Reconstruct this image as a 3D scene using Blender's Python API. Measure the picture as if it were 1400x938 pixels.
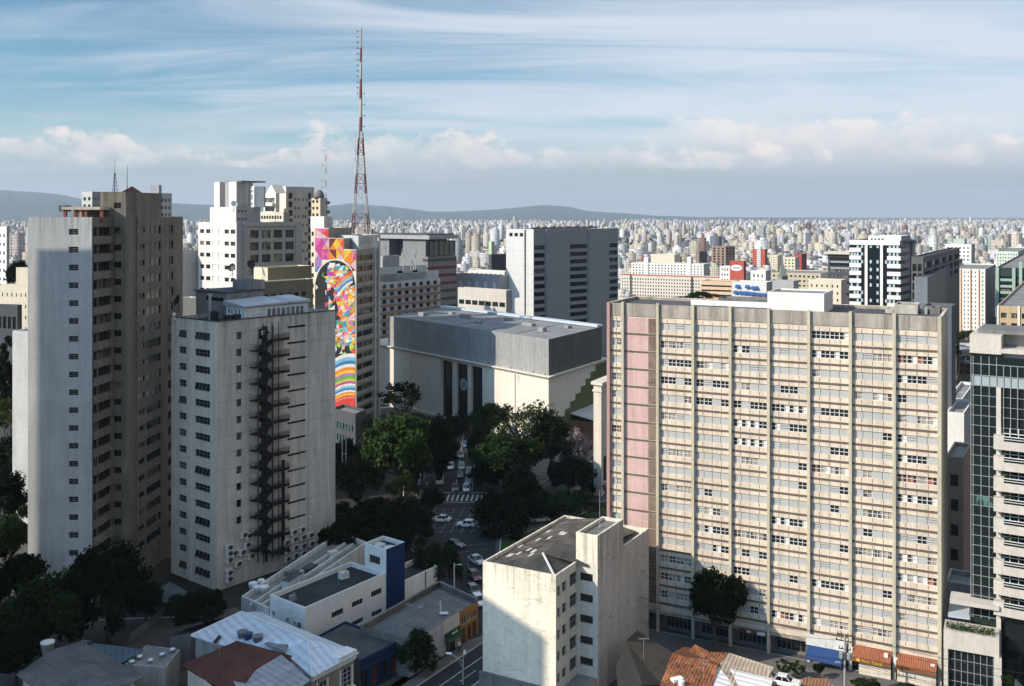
import bpy, math, random
import numpy as np
from math import radians, sin, cos, pi, atan2, sqrt
for _o in list(bpy.data.objects):
    bpy.data.objects.remove(_o)
SC = bpy.context.scene
COL = SC.collection
RND = random.Random(7)
# ---------------------------------------------------------------- camera
F, CX, YH, H = 1361.0, 700.0, 292.0, 66.0        # focal length and horizon in photo pixels, eye height in metres
cam = bpy.data.cameras.new('camera'); camo = bpy.data.objects.new('camera', cam); COL.objects.link(camo)
camo.location = (0, 0, H); camo.rotation_euler = (radians(90), 0, 0)
cam.sensor_width = 36.0; cam.lens = 36.0 * F / 1400.0
cam.shift_y = -(469.0 - YH) / 1400.0
cam.clip_start = 1.0; cam.clip_end = 60000.0
SC.camera = camo
# ---------------------------------------------------------------- light
SUN_EL = radians(32.0)
SX, SY = -0.925, -0.38                            # horizontal direction towards the sun
_l = sqrt(SX * SX + SY * SY); SX /= _l; SY /= _l
sun = bpy.data.lights.new('sun', 'SUN'); suno = bpy.data.objects.new('sun', sun); COL.objects.link(suno)
sun.energy = 4.75; sun.angle = radians(0.5); sun.color = (1.0, 0.885, 0.735)
from mathutils import Vector
suno.rotation_euler = Vector((-SX * cos(SUN_EL), -SY * cos(SUN_EL), -sin(SUN_EL))).to_track_quat('-Z', 'Y').to_euler()
W = bpy.data.worlds.new('World'); SC.world = W; W.use_nodes = True
SC.view_settings.view_transform = 'Standard'; SC.view_settings.look = 'None'
SC.view_settings.exposure = 0.38; SC.view_settings.gamma = 1.0; SC.view_settings.use_curve_mapping = False
SC.render.engine = 'CYCLES'
SC.cycles.use_denoising = True
SC.cycles.max_bounces = 6; SC.cycles.diffuse_bounces = 3; SC.cycles.glossy_bounces = 3
SC.cycles.transmission_bounces = 3; SC.cycles.transparent_max_bounces = 6; SC.cycles.volume_bounces = 0
SC.cycles.sample_clamp_indirect = 6.0

class NT:
    """small node-tree writer"""
    def __init__(s, tree): s.t = tree; s.n = tree.nodes; s.l = tree.links
    def new(s, typ, **kw):
        n = s.n.new(typ)
        for k, v in kw.items():
            setattr(n, k, v)
        return n
    def put(s, sock, v):
        if isinstance(v, bpy.types.NodeSocket): s.l.new(v, sock)
        elif v is not None:
            try: sock.default_value = v
            except Exception: sock.default_value = tuple(v) + (1.0,)
    def math(s, op, a, b=None, c=None, clamp=False):
        n = s.new('ShaderNodeMath', operation=op); n.use_clamp = clamp
        s.put(n.inputs[0], a)
        if b is not None: s.put(n.inputs[1], b)
        if c is not None: s.put(n.inputs[2], c)
        return n.outputs[0]
    def vmath(s, op, a, b=None):
        n = s.new('ShaderNodeVectorMath', operation=op)
        s.put(n.inputs[0], a)
        if b is not None: s.put(n.inputs[1], b)
        return n.outputs['Value' if op == 'DOT_PRODUCT' else 'Vector']
    def noise(s, vec, scale, detail=4, rough=0.55, dist=0.0):
        n = s.new('ShaderNodeTexNoise'); s.put(n.inputs['Vector'], vec)
        n.inputs['Scale'].default_value = scale; n.inputs['Detail'].default_value = detail
        n.inputs['Roughness'].default_value = rough; n.inputs['Distortion'].default_value = dist
        return n.outputs['Fac']
    def comb(s, x, y, z):
        n = s.new('ShaderNodeCombineXYZ'); s.put(n.inputs[0], x); s.put(n.inputs[1], y); s.put(n.inputs[2], z)
        return n.outputs[0]
    def sep(s, v):
        n = s.new('ShaderNodeSeparateXYZ'); s.put(n.inputs[0], v); return n.outputs
    def mix(s, fac, a, b, blend='MIX'):
        n = s.new('ShaderNodeMix'); n.data_type = 'RGBA'; n.blend_type = blend
        s.put(n.inputs[0], fac); s.put(n.inputs[6], a); s.put(n.inputs[7], b)
        return n.outputs[2]
    def rng(s, v, a, b, c=0.0, d=1.0, smooth=False):
        n = s.new('ShaderNodeMapRange'); n.clamp = True
        if smooth: n.interpolation_type = 'SMOOTHSTEP'
        s.put(n.inputs[0], v); s.put(n.inputs[1], a); s.put(n.inputs[2], b); s.put(n.inputs[3], c); s.put(n.inputs[4], d)
        return n.outputs[0]

def build_sky():
    t = NT(W.node_tree); t.n.clear()
    out = t.new('ShaderNodeOutputWorld'); bg = t.new('ShaderNodeBackground')
    t.l.new(bg.outputs[0], out.inputs[0]); bg.inputs[1].default_value = SKY_STRENGTH
    sky = t.new('ShaderNodeTexSky', sky_type='NISHITA'); sky.sun_disc = False
    sky.sun_elevation = SUN_EL; sky.sun_rotation = atan2(SX, SY) % (2 * pi)
    sky.altitude = 800; sky.air_density = 1.0; sky.dust_density = 0.7; sky.ozone_density = 2.0
    v = t.new('ShaderNodeTexCoord').outputs['Generated']
    x, y, z = t.sep(v)
    hl = t.math('SQRT', t.math('ADD', t.math('MULTIPLY', x, x), t.math('MULTIPLY', y, y)))
    e = t.math('DIVIDE', z, t.math('MAXIMUM', hl, 0.02))             # tangent of the elevation
    az = t.math('ARCTAN2', x, y)
    # high thin streaks, laid on a plane far above
    dn = t.math('ADD', t.math('MAXIMUM', z, 0.0), 0.10)
    pu = t.math('DIVIDE', x, dn); pv = t.math('DIVIDE', y, dn)
    wv = t.comb(t.math('MULTIPLY', pu, 0.34), t.math('MULTIPLY', pv, 1.15), 3.7)
    c1 = t.noise(wv, 1.25, 9, 0.60, 0.7)
    wv2 = t.comb(t.math('MULTIPLY', pu, 0.16), t.math('MULTIPLY', pv, 0.5), 9.1)
    c2 = t.noise(wv2, 1.0, 3, 0.5, 0.2)
    lean = t.math('MULTIPLY', az, 0.11)
    cm = t.math('ADD', t.math('ADD', t.math('MULTIPLY', c1, 0.62), t.math('MULTIPLY', c2, 0.42)), lean)
    cir = t.rng(cm, 0.43, 0.66, 0.0, 0.90, True)
    # heaped clouds standing on a flat base just above the skyline
    q = t.comb(t.math('MULTIPLY', az, 1.0), t.math('MULTIPLY', e, 1.5), 0.0)
    n1 = t.noise(q, 11.0, 2, 0.5)
    n2 = t.noise(q, 34.0, 6, 0.60, 0.25)
    n3 = t.noise(t.comb(az, 5.0, 0.0), 4.2, 2, 0.5)
    base = t.math('ADD', 0.0455, t.math('MULTIPLY', t.math('SUBTRACT', n1, 0.5), 0.010))
    top = t.math('ADD', 0.052, t.math('ADD', t.math('MULTIPLY', t.rng(n3, 0.40, 0.62), 0.042), t.math('MULTIPLY', t.math('SUBTRACT', n1, 0.5), 0.066)))
    hgt = t.math('DIVIDE', t.math('SUBTRACT', e, base), t.math('MAXIMUM', t.math('SUBTRACT', top, base), 0.006))
    body = t.rng(t.math('SUBTRACT', t.math('ADD', n2, 0.10), t.math('MULTIPLY', hgt, 0.30)), 0.30, 0.46, 0.0, 1.0, True)
    lo = t.rng(t.math('ADD', hgt, t.math('MULTIPLY', t.math('SUBTRACT', n2, 0.5), 0.9)), -0.20, 0.34, 0.0, 1.0, True)
    hi = t.rng(hgt, 0.75, 1.5, 1.0, 0.0, True)
    cum = t.math('MULTIPLY', t.math('MULTIPLY', t.math('MULTIPLY', body, lo), hi), t.rng(t.noise(t.comb(az, 9.0, 0.0), 7.0, 2, 0.5), 0.34, 0.50, 0.22, 0.82))
    cumcol = t.mix(t.rng(t.math('ADD', t.math('MULTIPLY', hgt, 0.35), n2), 0.45, 0.95), (6.2, 6.3, 6.7), (10.2, 9.2, 8.6))
    # a veil of distant cloud above and behind the heaps
    veil = t.math('MULTIPLY', t.rng(e, 0.030, 0.055, 0.0, 1.0, True), t.rng(e, 0.06, 0.125, 1.0, 0.0, True))
    veil = t.math('MULTIPLY', veil, t.math('MAXIMUM', t.rng(t.noise(t.comb(az, t.math('MULTIPLY', e, 7.0), 2.0), 5.0, 4, 0.55), 0.30, 0.66, 0.05, 0.62), t.math('MULTIPLY', t.math('MULTIPLY', t.rng(az, 0.08, 0.26, 0.0, 0.85, True), t.rng(az, 0.30, 0.52, 1.0, 0.35, True)), t.rng(n2, 0.30, 0.55, 0.55, 1.0))))
    # the grey air below the cloud base
    low = t.rng(e, 0.018, 0.080, 1.0, 0.0, True)
    lowc = t.mix(t.rng(az, -0.45, 0.5), (4.5, 4.8, 5.3), (3.5, 3.55, 3.95))
    col = t.mix(1.0, sky.outputs[0], (0.80, 1.07, 1.12, 1.0), 'MULTIPLY')
    col = t.mix(cir, col, (7.3, 7.95, 8.9, 1.0))
    col = t.mix(veil, col, (7.9, 7.8, 8.2, 1.0))
    col = t.mix(t.math('MULTIPLY', low, 0.92), col, lowc)
    edge = t.math('ADD', t.math('MULTIPLY', t.math('SUBTRACT', n2, 0.5), 0.040), t.math('MULTIPLY', t.math('SUBTRACT', n1, 0.5), 0.030))
    up = t.math('SUBTRACT', t.math('ADD', 0.090, edge), e)
    bank = t.math('MULTIPLY', t.math('MULTIPLY', t.rng(up, -0.002, 0.006, 0.0, 1.0, True), t.rng(e, 0.045, 0.068, 0.0, 1.0, True)), t.math('MULTIPLY', t.rng(az, 0.10, 0.22, 0.0, 1.0, True), t.rng(az, 0.33, 0.50, 1.0, 0.0, True)))
    col = t.mix(t.math('MULTIPLY', bank, 0.62), col, t.mix(t.rng(t.math('ADD', e, t.math('MULTIPLY', edge, 0.9)), 0.055, 0.088), (6.2, 6.1, 6.5, 1.0), (10.4, 9.5, 8.9, 1.0)))
    col = t.mix(cum, col, cumcol)
    # sky brightened overhead as fill for the shade, dulled to the east and south
    k = t.math('MULTIPLY', t.rng(e, 0.27, 0.75, 1.0, 1.75, True), t.rng(t.vmath('DOT_PRODUCT', v, (0.86, -0.50, 0.0)), 0.0, 0.55, 1.0, 0.40, True))
    k = t.math('MULTIPLY', k, t.rng(t.vmath('DOT_PRODUCT', v, (-0.78, -0.60, 0.15)), 0.12, 0.85, 1.0, 2.3, True))   # the bright side round the sun
    col = t.mix(1.0, col, t.comb(k, k, k), 'MULTIPLY')
    t.l.new(col, bg.inputs[0])
SKY_STRENGTH = 0.076
build_sky()
HAZE = 3.7e-5
SHADE_TOWERS = [(-120.6, 136, 20.4, 20, 94.5, 0.0, 'unseen tall cream tower placed outside the left edge to shade the pale tower'),
                (-118, 104, 40, 18, 81.5, 1.96, 'unseen broad cream tower placed outside the lower left corner to shade the low roofs')]
# ---------------------------------------------------------------- geometry helpers
def P(x, d): return ((x - CX) / F * d, d)                       # photo column + depth -> ground point
def Zy(y, d): return H - (y - YH) / F * d                       # photo row + depth -> height
def Gd(y, z=0.0): return (H - z) * F / (y - YH)                 # depth of a point of height z seen at row y
def GP(x, y, z=0.0): return P(x, Gd(y, z))

ORIG = {}
def thing(name, label, cat, loc, group=None, rz=0.0):
    o = bpy.data.objects.new(name, None); COL.objects.link(o)
    o.empty_display_size = 0.5
    o.location = loc; o.rotation_euler = (0, 0, rz)
    o['label'] = label; o['category'] = cat
    if group: o['group'] = group
    ORIG[o] = (loc[0], loc[1], loc[2])
    return o
def tag(o, label=None, cat=None, group=None, kind=None):
    if label: o['label'] = label
    if cat: o['category'] = cat
    if group: o['group'] = group
    if kind: o['kind'] = kind
    return o
def copy_thing(root, loc, rz=None, label=None, group=None):
    r = root.copy(); COL.objects.link(r); r.location = loc
    if rz is not None: r.rotation_euler = (0, 0, rz)
    if label: r['label'] = label
    if group: r['group'] = group
    for ch in list(root.children):
        c = ch.copy(); COL.objects.link(c); c.parent = r
        for g in ch.children:
            k = g.copy(); COL.objects.link(k); k.parent = c
    return r

class MB:
    """collects faces, links them as one mesh object"""
    def __init__(s): s.v = []; s.f = []; s.m = []
    def quad(s, a, b, c, d, m=0):
        i = len(s.v); s.v += [a, b, c, d]; s.f.append((i, i + 1, i + 2, i + 3)); s.m.append(m)
    def poly(s, pts, m=0):
        i = len(s.v); s.v += list(pts); s.f.append(tuple(range(i, i + len(pts)))); s.m.append(m)
    def hexa(s, b, t, m=0, mt=None, bottom=True):                # four bottom, four top corners (ccw from above)
        n = len(b)
        for k in range(n):
            j = (k + 1) % n
            s.quad(b[k], b[j], t[j], t[k], m)
        s.poly(t, m if mt is None else mt)
        if bottom: s.poly(list(b)[::-1], m)
    def prism(s, poly, z0, z1, m=0, mt=None, bottom=True):
        s.hexa([(p[0], p[1], z0) for p in poly], [(p[0], p[1], z1) for p in poly], m, mt, bottom)
    def box(s, c, size, rz=0.0, m=0, mt=None):                   # c = centre of the base
        ca, sa = cos(rz), sin(rz); hx, hy = size[0] / 2, size[1] / 2
        pts = [(c[0] + ca * a - sa * b, c[1] + sa * a + ca * b) for a, b in ((-hx, -hy), (hx, -hy), (hx, hy), (-hx, hy))]
        s.prism(pts, c[2], c[2] + size[2], m, mt)
    def tube(s, p, q, r0, r1=None, n=6, m=0, cap=True):
        r1 = r0 if r1 is None else r1
        p = Vector(p); q = Vector(q); d = (q - p)
        if d.length < 1e-6: return
        d.normalize()
        a = d.orthogonal().normalized(); b = d.cross(a)
        i = len(s.v)
        for (o, r) in ((p, r0), (q, r1)):
            for k in range(n):
                t = 2 * pi * k / n
                w = o + a * (r * cos(t)) + b * (r * sin(t)); s.v.append((w.x, w.y, w.z))
        for k in range(n):
            j = (k + 1) % n
            s.f.append((i + k, i + j, i + n + j, i + n + k)); s.m.append(m)
        if cap:
            s.f.append(tuple(i + n + k for k in range(n))); s.m.append(m)
            s.f.append(tuple(i + k for k in reversed(range(n)))); s.m.append(m)
    def lathe(s, c, prof, n=12, m=0):                            # prof: (r, z) from the bottom up
        i = len(s.v)
        for r, z in prof:
            for k in range(n):
                t = 2 * pi * k / n; s.v.append((c[0] + r * cos(t), c[1] + r * sin(t), c[2] + z))
        for a in range(len(prof) - 1):
            for k in range(n):
                j = (k + 1) % n
                s.f.append((i + a * n + k, i + a * n + j, i + (a + 1) * n + j, i + (a + 1) * n + k)); s.m.append(m)
        s.f.append(tuple(i + (len(prof) - 1) * n + k for k in range(n))); s.m.append(m)
        s.f.append(tuple(i + k for k in reversed(range(n)))); s.m.append(m)
    def mesh(s, name, mats, org=(0, 0, 0)):
        me = bpy.data.meshes.new(name)
        vs = [(v[0] - org[0], v[1] - org[1], v[2] - org[2]) for v in s.v]
        me.from_pydata(vs, [], s.f)
        for m in mats: me.materials.append(m)
        if len(mats) > 1: me.polygons.foreach_set('material_index', s.m)
        me.update()
        return me
    def build(s, name, mats, parent=None, smooth=False):
        if not isinstance(mats, (list, tuple)): mats = [mats]
        if parent is not None:
            org = ORIG[parent]; me = s.mesh(name, mats, org)
            o = bpy.data.objects.new(name, me); COL.objects.link(o); o.parent = parent; ORIG[o] = org
        else:
            a = np.array(s.v); org = tuple(float(t) for t in ((a[:, 0].min() + a[:, 0].max()) / 2, (a[:, 1].min() + a[:, 1].max()) / 2, a[:, 2].min()))
            me = s.mesh(name, mats, org)
            o = bpy.data.objects.new(name, me); COL.objects.link(o); o.location = org; ORIG[o] = org
        if smooth: me.polygons.foreach_set('use_smooth', [True] * len(me.polygons))
        return o

def structure(name, mb, mats, kind='structure'):
    o = mb.build(name, mats); o['kind'] = kind; return o

class Face:
    """a vertical wall plane from A (left in the photo) to B (right); normal points to the viewer"""
    def __init__(s, A, B):
        s.A = A; s.B = B; dx, dy = B[0] - A[0], B[1] - A[1]
        s.L = sqrt(dx * dx + dy * dy); s.u = (dx / s.L, dy / s.L); s.n = (s.u[1], -s.u[0]); s.rz = atan2(s.u[1], s.u[0])
    def pt(s, a, z, off=0.0): return (s.A[0] + s.u[0] * a + s.n[0] * off, s.A[1] + s.u[1] * a + s.n[1] * off, z)
    def s(s, px):
        k = (px - CX) / F; dx, dy = s.B[0] - s.A[0], s.B[1] - s.A[1]
        return s.L * (k * s.A[1] - s.A[0]) / (dx - k * dy)
    def d(s, px): a = s.s(px); return s.A[1] + s.u[1] * a
    def z(s, px, y): return Zy(y, s.d(px))
    def box(s, mb, s0, s1, z0, z1, o0, o1, m=0, mt=None):       # box standing between offsets o0 (back) and o1 (front)
        b = [s.pt(s0, 0, o1)[:2], s.pt(s1, 0, o1)[:2], s.pt(s1, 0, o0)[:2], s.pt(s0, 0, o0)[:2]]
        mb.prism(b, z0, z1, m, mt)
    def quad(s, mb, s0, s1, z0, z1, off, m=0):
        mb.quad(s.pt(s0, z0, off), s.pt(s1, z0, off), s.pt(s1, z1, off), s.pt(s0, z1, off), m)

def wall(mb, f, z0, z1, rects=(), rec=0.2, m=0, mr=None):
    """wall sheet with real openings and their reveals; rects are (s0, s1, za, zb)"""
    mr = m if mr is None else mr
    rects = [(max(0.02, a), min(f.L - 0.02, b), max(z0 + 0.02, c), min(z1 - 0.02, d)) for a, b, c, d in rects]
    ss = sorted({0.0, f.L} | {round(r[0], 3) for r in rects} | {round(r[1], 3) for r in rects})
    zs = sorted({z0, z1} | {round(r[2], 3) for r in rects} | {round(r[3], 3) for r in rects})
    for i in range(len(ss) - 1):
        sc = (ss[i] + ss[i + 1]) / 2; col = [r for r in rects if r[0] < sc < r[1]]
        j = 0
        while j < len(zs) - 1:
            zc = (zs[j] + zs[j + 1]) / 2
            if any(r[2] < zc < r[3] for r in col): j += 1; continue
            k = j + 1
            while k < len(zs) - 1 and not any(r[2] < (zs[k] + zs[k + 1]) / 2 < r[3] for r in col): k += 1
            f.quad(mb, ss[i], ss[i + 1], zs[j], zs[k], 0, m); j = k
    for a, b, c, d in rects:
        mb.quad(f.pt(a, c), f.pt(a, c, -rec), f.pt(a, d, -rec), f.pt(a, d), mr)
        mb.quad(f.pt(b, c, -rec), f.pt(b, c), f.pt(b, d), f.pt(b, d, -rec), mr)
        mb.quad(f.pt(a, c), f.pt(b, c), f.pt(b, c, -rec), f.pt(a, c, -rec), mr)
        mb.quad(f.pt(a, d, -rec), f.pt(b, d, -rec), f.pt(b, d), f.pt(a, d), mr)

def inset(poly, t):
    n = len(poly); res = []
    for i in range(n):
        p0, p1, p2 = poly[i - 1], poly[i], poly[(i + 1) % n]
        def nrm(a, b):
            dx, dy = b[0] - a[0], b[1] - a[1]; l = sqrt(dx * dx + dy * dy); return (-dy / l, dx / l)
        n1, n2 = nrm(p0, p1), nrm(p1, p2)
        k = 1.0 + n1[0] * n2[0] + n1[1] * n2[1]
        k = max(k, 0.25)
        res.append((p1[0] + (n1[0] + n2[0]) / k * t, p1[1] + (n1[1] + n2[1]) / k * t))
    return res

def shell(mb, poly, z0, z1, rects=None, rec=0.2, par=0.8, t=0.2, m=0, mroof=1, mr=None, faces=None):
    """outer walls with openings, parapet and a roof behind it; poly counter-clockwise"""
    n = len(poly); rects = rects or {}
    for i in range(n):
        wall(mb, Face(poly[i], poly[(i + 1) % n]), z0, z1, rects.get(i, ()), rec, m if faces is None else faces.get(i, m), mr)
    q = inset(poly, t)
    for i in range(n):
        j = (i + 1) % n
        mb.quad((*poly[i], z1), (*poly[j], z1), (*q[j], z1), (*q[i], z1), m)
        if par > 0: mb.quad((*q[i], z1), (*q[j], z1), (*q[j], z1 - par), (*q[i], z1 - par), m)
    mb.poly([(*p, z1 - par) for p in q], mroof)

def plan(x0, d0, xl, vl, xr, vr):
    """footprint L, C, R, K from the near corner's column and depth, the end columns and the two vanishing columns"""
    dl = d0 * (x0 - vl) / (xl - vl); dr = d0 * (vr - x0) / (vr - xr)
    C = P(x0, d0); L = P(xl, dl); R = P(xr, dr)
    return [L, C, R, (L[0] + R[0] - C[0], L[1] + R[1] - C[1])]
def base_of(poly, z=0.0): return (sum(p[0] for p in poly) / len(poly), sum(p[1] for p in poly) / len(poly), z)

# ---------------------------------------------------------------- materials
MATS = {}
def new_mat(name):
    m = bpy.data.materials.new(name); m.use_nodes = True
    t = NT(m.node_tree); t.n.clear()
    out = t.new('ShaderNodeOutputMaterial'); b = t.new('ShaderNodeBsdfPrincipled'); t.l.new(b.outputs[0], out.inputs[0])
    return m, t, b, out
def plaster(name, col, var=0.16, streak=0.28, rough=0.9, fine=1.6, spots=0.0, joints=None, bump=0.15, ztop=None):
    """painted render or concrete: cloudy tone, rain streaks, fine grain"""
    if name in MATS: return MATS[name]
    m, t, b, out = new_mat(name)
    pos = t.new('ShaderNodeNewGeometry').outputs['Position']
    n1 = t.noise(pos, 0.16, 4, 0.6)
    st = t.noise(t.vmath('MULTIPLY', pos, (1.0, 1.0, 0.07)), 0.9, 5, 0.65)
    n2 = t.noise(pos, fine, 5, 0.7)
    k = t.math('ADD', t.rng(n1, 0.3, 0.7, 1.0 - var, 1.0 + var * 0.35), t.rng(n2, 0.28, 0.72, -0.11, 0.10))
    k = t.math('MULTIPLY', k, t.rng(st, 0.42, 0.72, 1.0, 1.0 - streak))
    s2 = t.noise(t.vmath('MULTIPLY', pos, (1.0, 1.0, 0.03)), 3.2, 3, 0.7); k = t.math('MULTIPLY', k, t.rng(s2, 0.52, 0.70, 1.0, 1.0 - streak * .6))
    if var > .085: k = t.math('MULTIPLY', k, t.rng(t.noise(t.vmath('MULTIPLY', pos, (.30, .30, .22)), 1.0, 2, .4, .6), .54, .56, 1.0, 1.0 + var * .5))
    if spots:
        sp = t.noise(t.vmath('MULTIPLY', pos, (0.45, 0.45, 1.3)), 0.9, 9, 0.70, 1.0)
        k = t.math('MULTIPLY', k, t.rng(sp, 0.57, 0.62, 1.0, 1.0 - spots))
    if ztop:
        zz = t.sep(pos)[2]; dr = t.noise(t.vmath('MULTIPLY', pos, (1.0, 1.0, 0.045)), 1.7, 4, 0.65)
        k = t.math('MULTIPLY', k, t.math('SUBTRACT', 1.0, t.math('MULTIPLY', t.rng(zz, ztop - 7.0, ztop, 0.0, 0.42), t.rng(dr, 0.47, 0.66))))
    if joints:
        x, y, z = t.sep(pos)
        fz = t.math('FRACT', t.math('DIVIDE', z, joints))
        k = t.math('MULTIPLY', k, t.rng(fz, 0.0, 0.06, 0.72, 1.0))
    c = t.mix(1.0, (*col, 1.0), t.comb(k, k, t.math('MULTIPLY', k, 0.985)), 'MULTIPLY')
    t.l.new(c, b.inputs['Base Color']); b.inputs['Roughness'].default_value = rough
    b.inputs['Specular IOR Level'].default_value = 0.25
    if bump:
        bp = t.new('ShaderNodeBump'); bp.inputs['Strength'].default_value = bump; bp.inputs['Distance'].default_value = 0.05
        t.l.new(n2, bp.inputs['Height']); t.l.new(bp.outputs[0], b.inputs['Normal'])
    MATS[name] = m; return m
def plain(name, col, rough=0.6, metal=0.0, spec=0.4, var=0.12, scale=3.0):
    if name in MATS: return MATS[name]
    m, t, b, out = new_mat(name)
    pos = t.new('ShaderNodeNewGeometry').outputs['Position']
    k = t.rng(t.noise(pos, scale, 4, 0.6), 0.3, 0.7, 1.0 - var, 1.0 + var * 0.5)
    t.l.new(t.mix(1.0, (*col, 1.0), t.comb(k, k, k), 'MULTIPLY'), b.inputs['Base Color'])
    b.inputs['Roughness'].default_value = rough; b.inputs['Metallic'].default_value = metal
    b.inputs['Specular IOR Level'].default_value = spec
    MATS[name] = m; return m
def glass(name, dark=(0.012, 0.016, 0.02), light=(0.14, 0.135, 0.12), share=0.22, rough=0.08, tint=0.5):
    """window pane: dark room behind, some with drawn curtains"""
    if name in MATS: return MATS[name]
    m, t, b, out = new_mat(name)
    r = t.new('ShaderNodeObjectInfo').outputs['Random']
    pos = t.new('ShaderNodeNewGeometry').outputs['Position']
    n = t.noise(t.vmath('MULTIPLY', pos, (1.0, 1.0, 0.35)), 1.1, 2, 0.5)
    f = t.math('MULTIPLY', t.rng(r, 1.0 - share, 1.0 - share + 0.02), t.rng(n, 0.42, 0.50, 0.15, 1.0))
    t.l.new(t.mix(f, (*dark, 1.0), (*light, 1.0)), b.inputs['Base Color'])
    b.inputs['Roughness'].default_value = rough; b.inputs['Specular IOR Level'].default_value = tint
    MATS[name] = m; return m
def corrugated(name, col, ang=0.0, pitch=0.35, var=0.3, rough=0.6, rows=2.4, metal=0.0, spec=0.3, tile=False):
    """ribbed sheet or clay tile roof: the ribs run down the slope at the given plan angle"""
    if name in MATS: return MATS[name]
    m, t, b, out = new_mat(name)
    pos = t.new('ShaderNodeNewGeometry').outputs['Position']
    x, y, z = t.sep(pos); ca, sa = cos(ang), sin(ang)
    u = t.math('ADD', t.math('MULTIPLY', x, ca), t.math('MULTIPLY', y, sa))
    w = t.math('ADD', t.math('MULTIPLY', x, -sa), t.math('MULTIPLY', y, ca))
    rib = t.math('SINE', t.math('MULTIPLY', u, 2 * pi / pitch))
    lap = t.math('FRACT', t.math('DIVIDE', w, rows))
    sheet = t.noise(t.comb(t.math('FLOOR', t.math('DIVIDE', u, pitch * (1 if tile else 3))), t.math('FLOOR', t.math('DIVIDE', w, rows)), 0.0), 0.93, 1, 0.5)
    big = t.noise(pos, 0.35, 5, 0.65)
    k = t.math('MULTIPLY', t.rng(sheet, 0.3, 0.7, 1.0 - var, 1.0 + var * 0.4), t.rng(big, 0.3, 0.7, 1.0 - var, 1.0 + var * 0.3))
    k = t.math('MULTIPLY', k, t.rng(lap, 0.0, 0.08, 0.62, 1.0))
    k = t.math('MULTIPLY', k, t.rng(rib, -1.0, 1.0, 0.84, 1.05))
    t.l.new(t.mix(1.0, (*col, 1.0), t.comb(k, k, k), 'MULTIPLY'), b.inputs['Base Color'])
    b.inputs['Roughness'].default_value = rough; b.inputs['Metallic'].default_value = metal; b.inputs['Specular IOR Level'].default_value = spec
    bp = t.new('ShaderNodeBump'); bp.inputs['Strength'].default_value = 0.6; bp.inputs['Distance'].default_value = 0.06
    t.l.new(rib, bp.inputs['Height']); t.l.new(bp.outputs[0], b.inputs['Normal'])
    MATS[name] = m; return m
def leafy(name, c0, c1, trans=0.25):
    if name in MATS: return MATS[name]
    m, t, b, out = new_mat(name)
    g = t.new('ShaderNodeNewGeometry')
    r = g.outputs['Random Per Island']
    oi = t.new('ShaderNodeObjectInfo').outputs['Random']
    n = t.noise(g.outputs['Position'], 0.55, 3, 0.6)
    f = t.math('ADD', t.math('MULTIPLY', r, 0.55), t.math('MULTIPLY', t.rng(n, 0.3, 0.7), 0.45))
    c = t.mix(f, (*c0, 1.0), (*c1, 1.0))
    k = t.rng(oi, 0.0, 1.0, 0.8, 1.15)
    c = t.mix(1.0, c, t.comb(k, k, t.math('MULTIPLY', k, 0.95)), 'MULTIPLY')
    t.l.new(c, b.inputs['Base Color']); b.inputs['Roughness'].default_value = 0.7; b.inputs['Specular IOR Level'].default_value = 0.08
    tr = t.new('ShaderNodeBsdfTranslucent'); t.l.new(t.mix(1.0, c, (1.1, 1.25, 0.5, 1.0), 'MULTIPLY'), tr.inputs[0])
    mx = t.new('ShaderNodeMixShader'); mx.inputs[0].default_value = trans
    t.l.new(b.outputs[0], mx.inputs[1]); t.l.new(tr.outputs[0], mx.inputs[2]); t.l.new(mx.outputs[0], out.inputs[0])
    MATS[name] = m; return m
def city_mat(name='city_facade'):
    """facades of the farther town: the tint is each block's own paint, windows by its own wall metres"""
    if name in MATS: return MATS[name]
    m, t, b, out = new_mat(name)
    uv = t.new('ShaderNodeUVMap'); uv.uv_map = 'wall'
    at = t.new('ShaderNodeAttribute'); at.attribute_name = 'tint'
    u, v, _ = t.sep(uv.outputs[0])
    fx = t.math('FRACT', t.math('DIVIDE', u, 3.1)); fy = t.math('FRACT', t.math('DIVIDE', v, 3.0))
    wx = t.math('LESS_THAN', t.math('ABSOLUTE', t.math('SUBTRACT', fx, 0.5)), 0.27)
    wy = t.math('LESS_THAN', t.math('ABSOLUTE', t.math('SUBTRACT', fy, 0.5)), 0.24)
    band = t.math('GREATER_THAN', at.outputs['Alpha'], 0.5)
    wx = t.math('MAXIMUM', wx, band)
    ok = t.math('GREATER_THAN', v, 0.5)
    cell = t.noise(t.comb(t.math('FLOOR', t.math('DIVIDE', u, 3.1)), t.math('FLOOR', t.math('DIVIDE', v, 3.0)), 0.0), 0.77, 0, 0.5)
    mask = t.math('MULTIPLY', t.math('MULTIPLY', wx, wy), t.math('MULTIPLY', ok, t.rng(cell, 0.30, 0.42, 0.25, 1.0)))
    pos = t.new('ShaderNodeNewGeometry').outputs['Position']
    k = t.rng(t.noise(t.vmath('MULTIPLY', pos, (1, 1, 0.3)), 0.25, 4, 0.6), 0.3, 0.7, 0.82, 1.06)
    c = t.mix(1.0, at.outputs['Color'], t.comb(k, k, k), 'MULTIPLY')
    t.l.new(t.mix(mask, c, (0.03, 0.035, 0.042, 1.0)), b.inputs['Base Color'])
    b.inputs['Roughness'].default_value = 0.8; b.inputs['Specular IOR Level'].default_value = 0.2
    MATS[name] = m; return m

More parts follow.
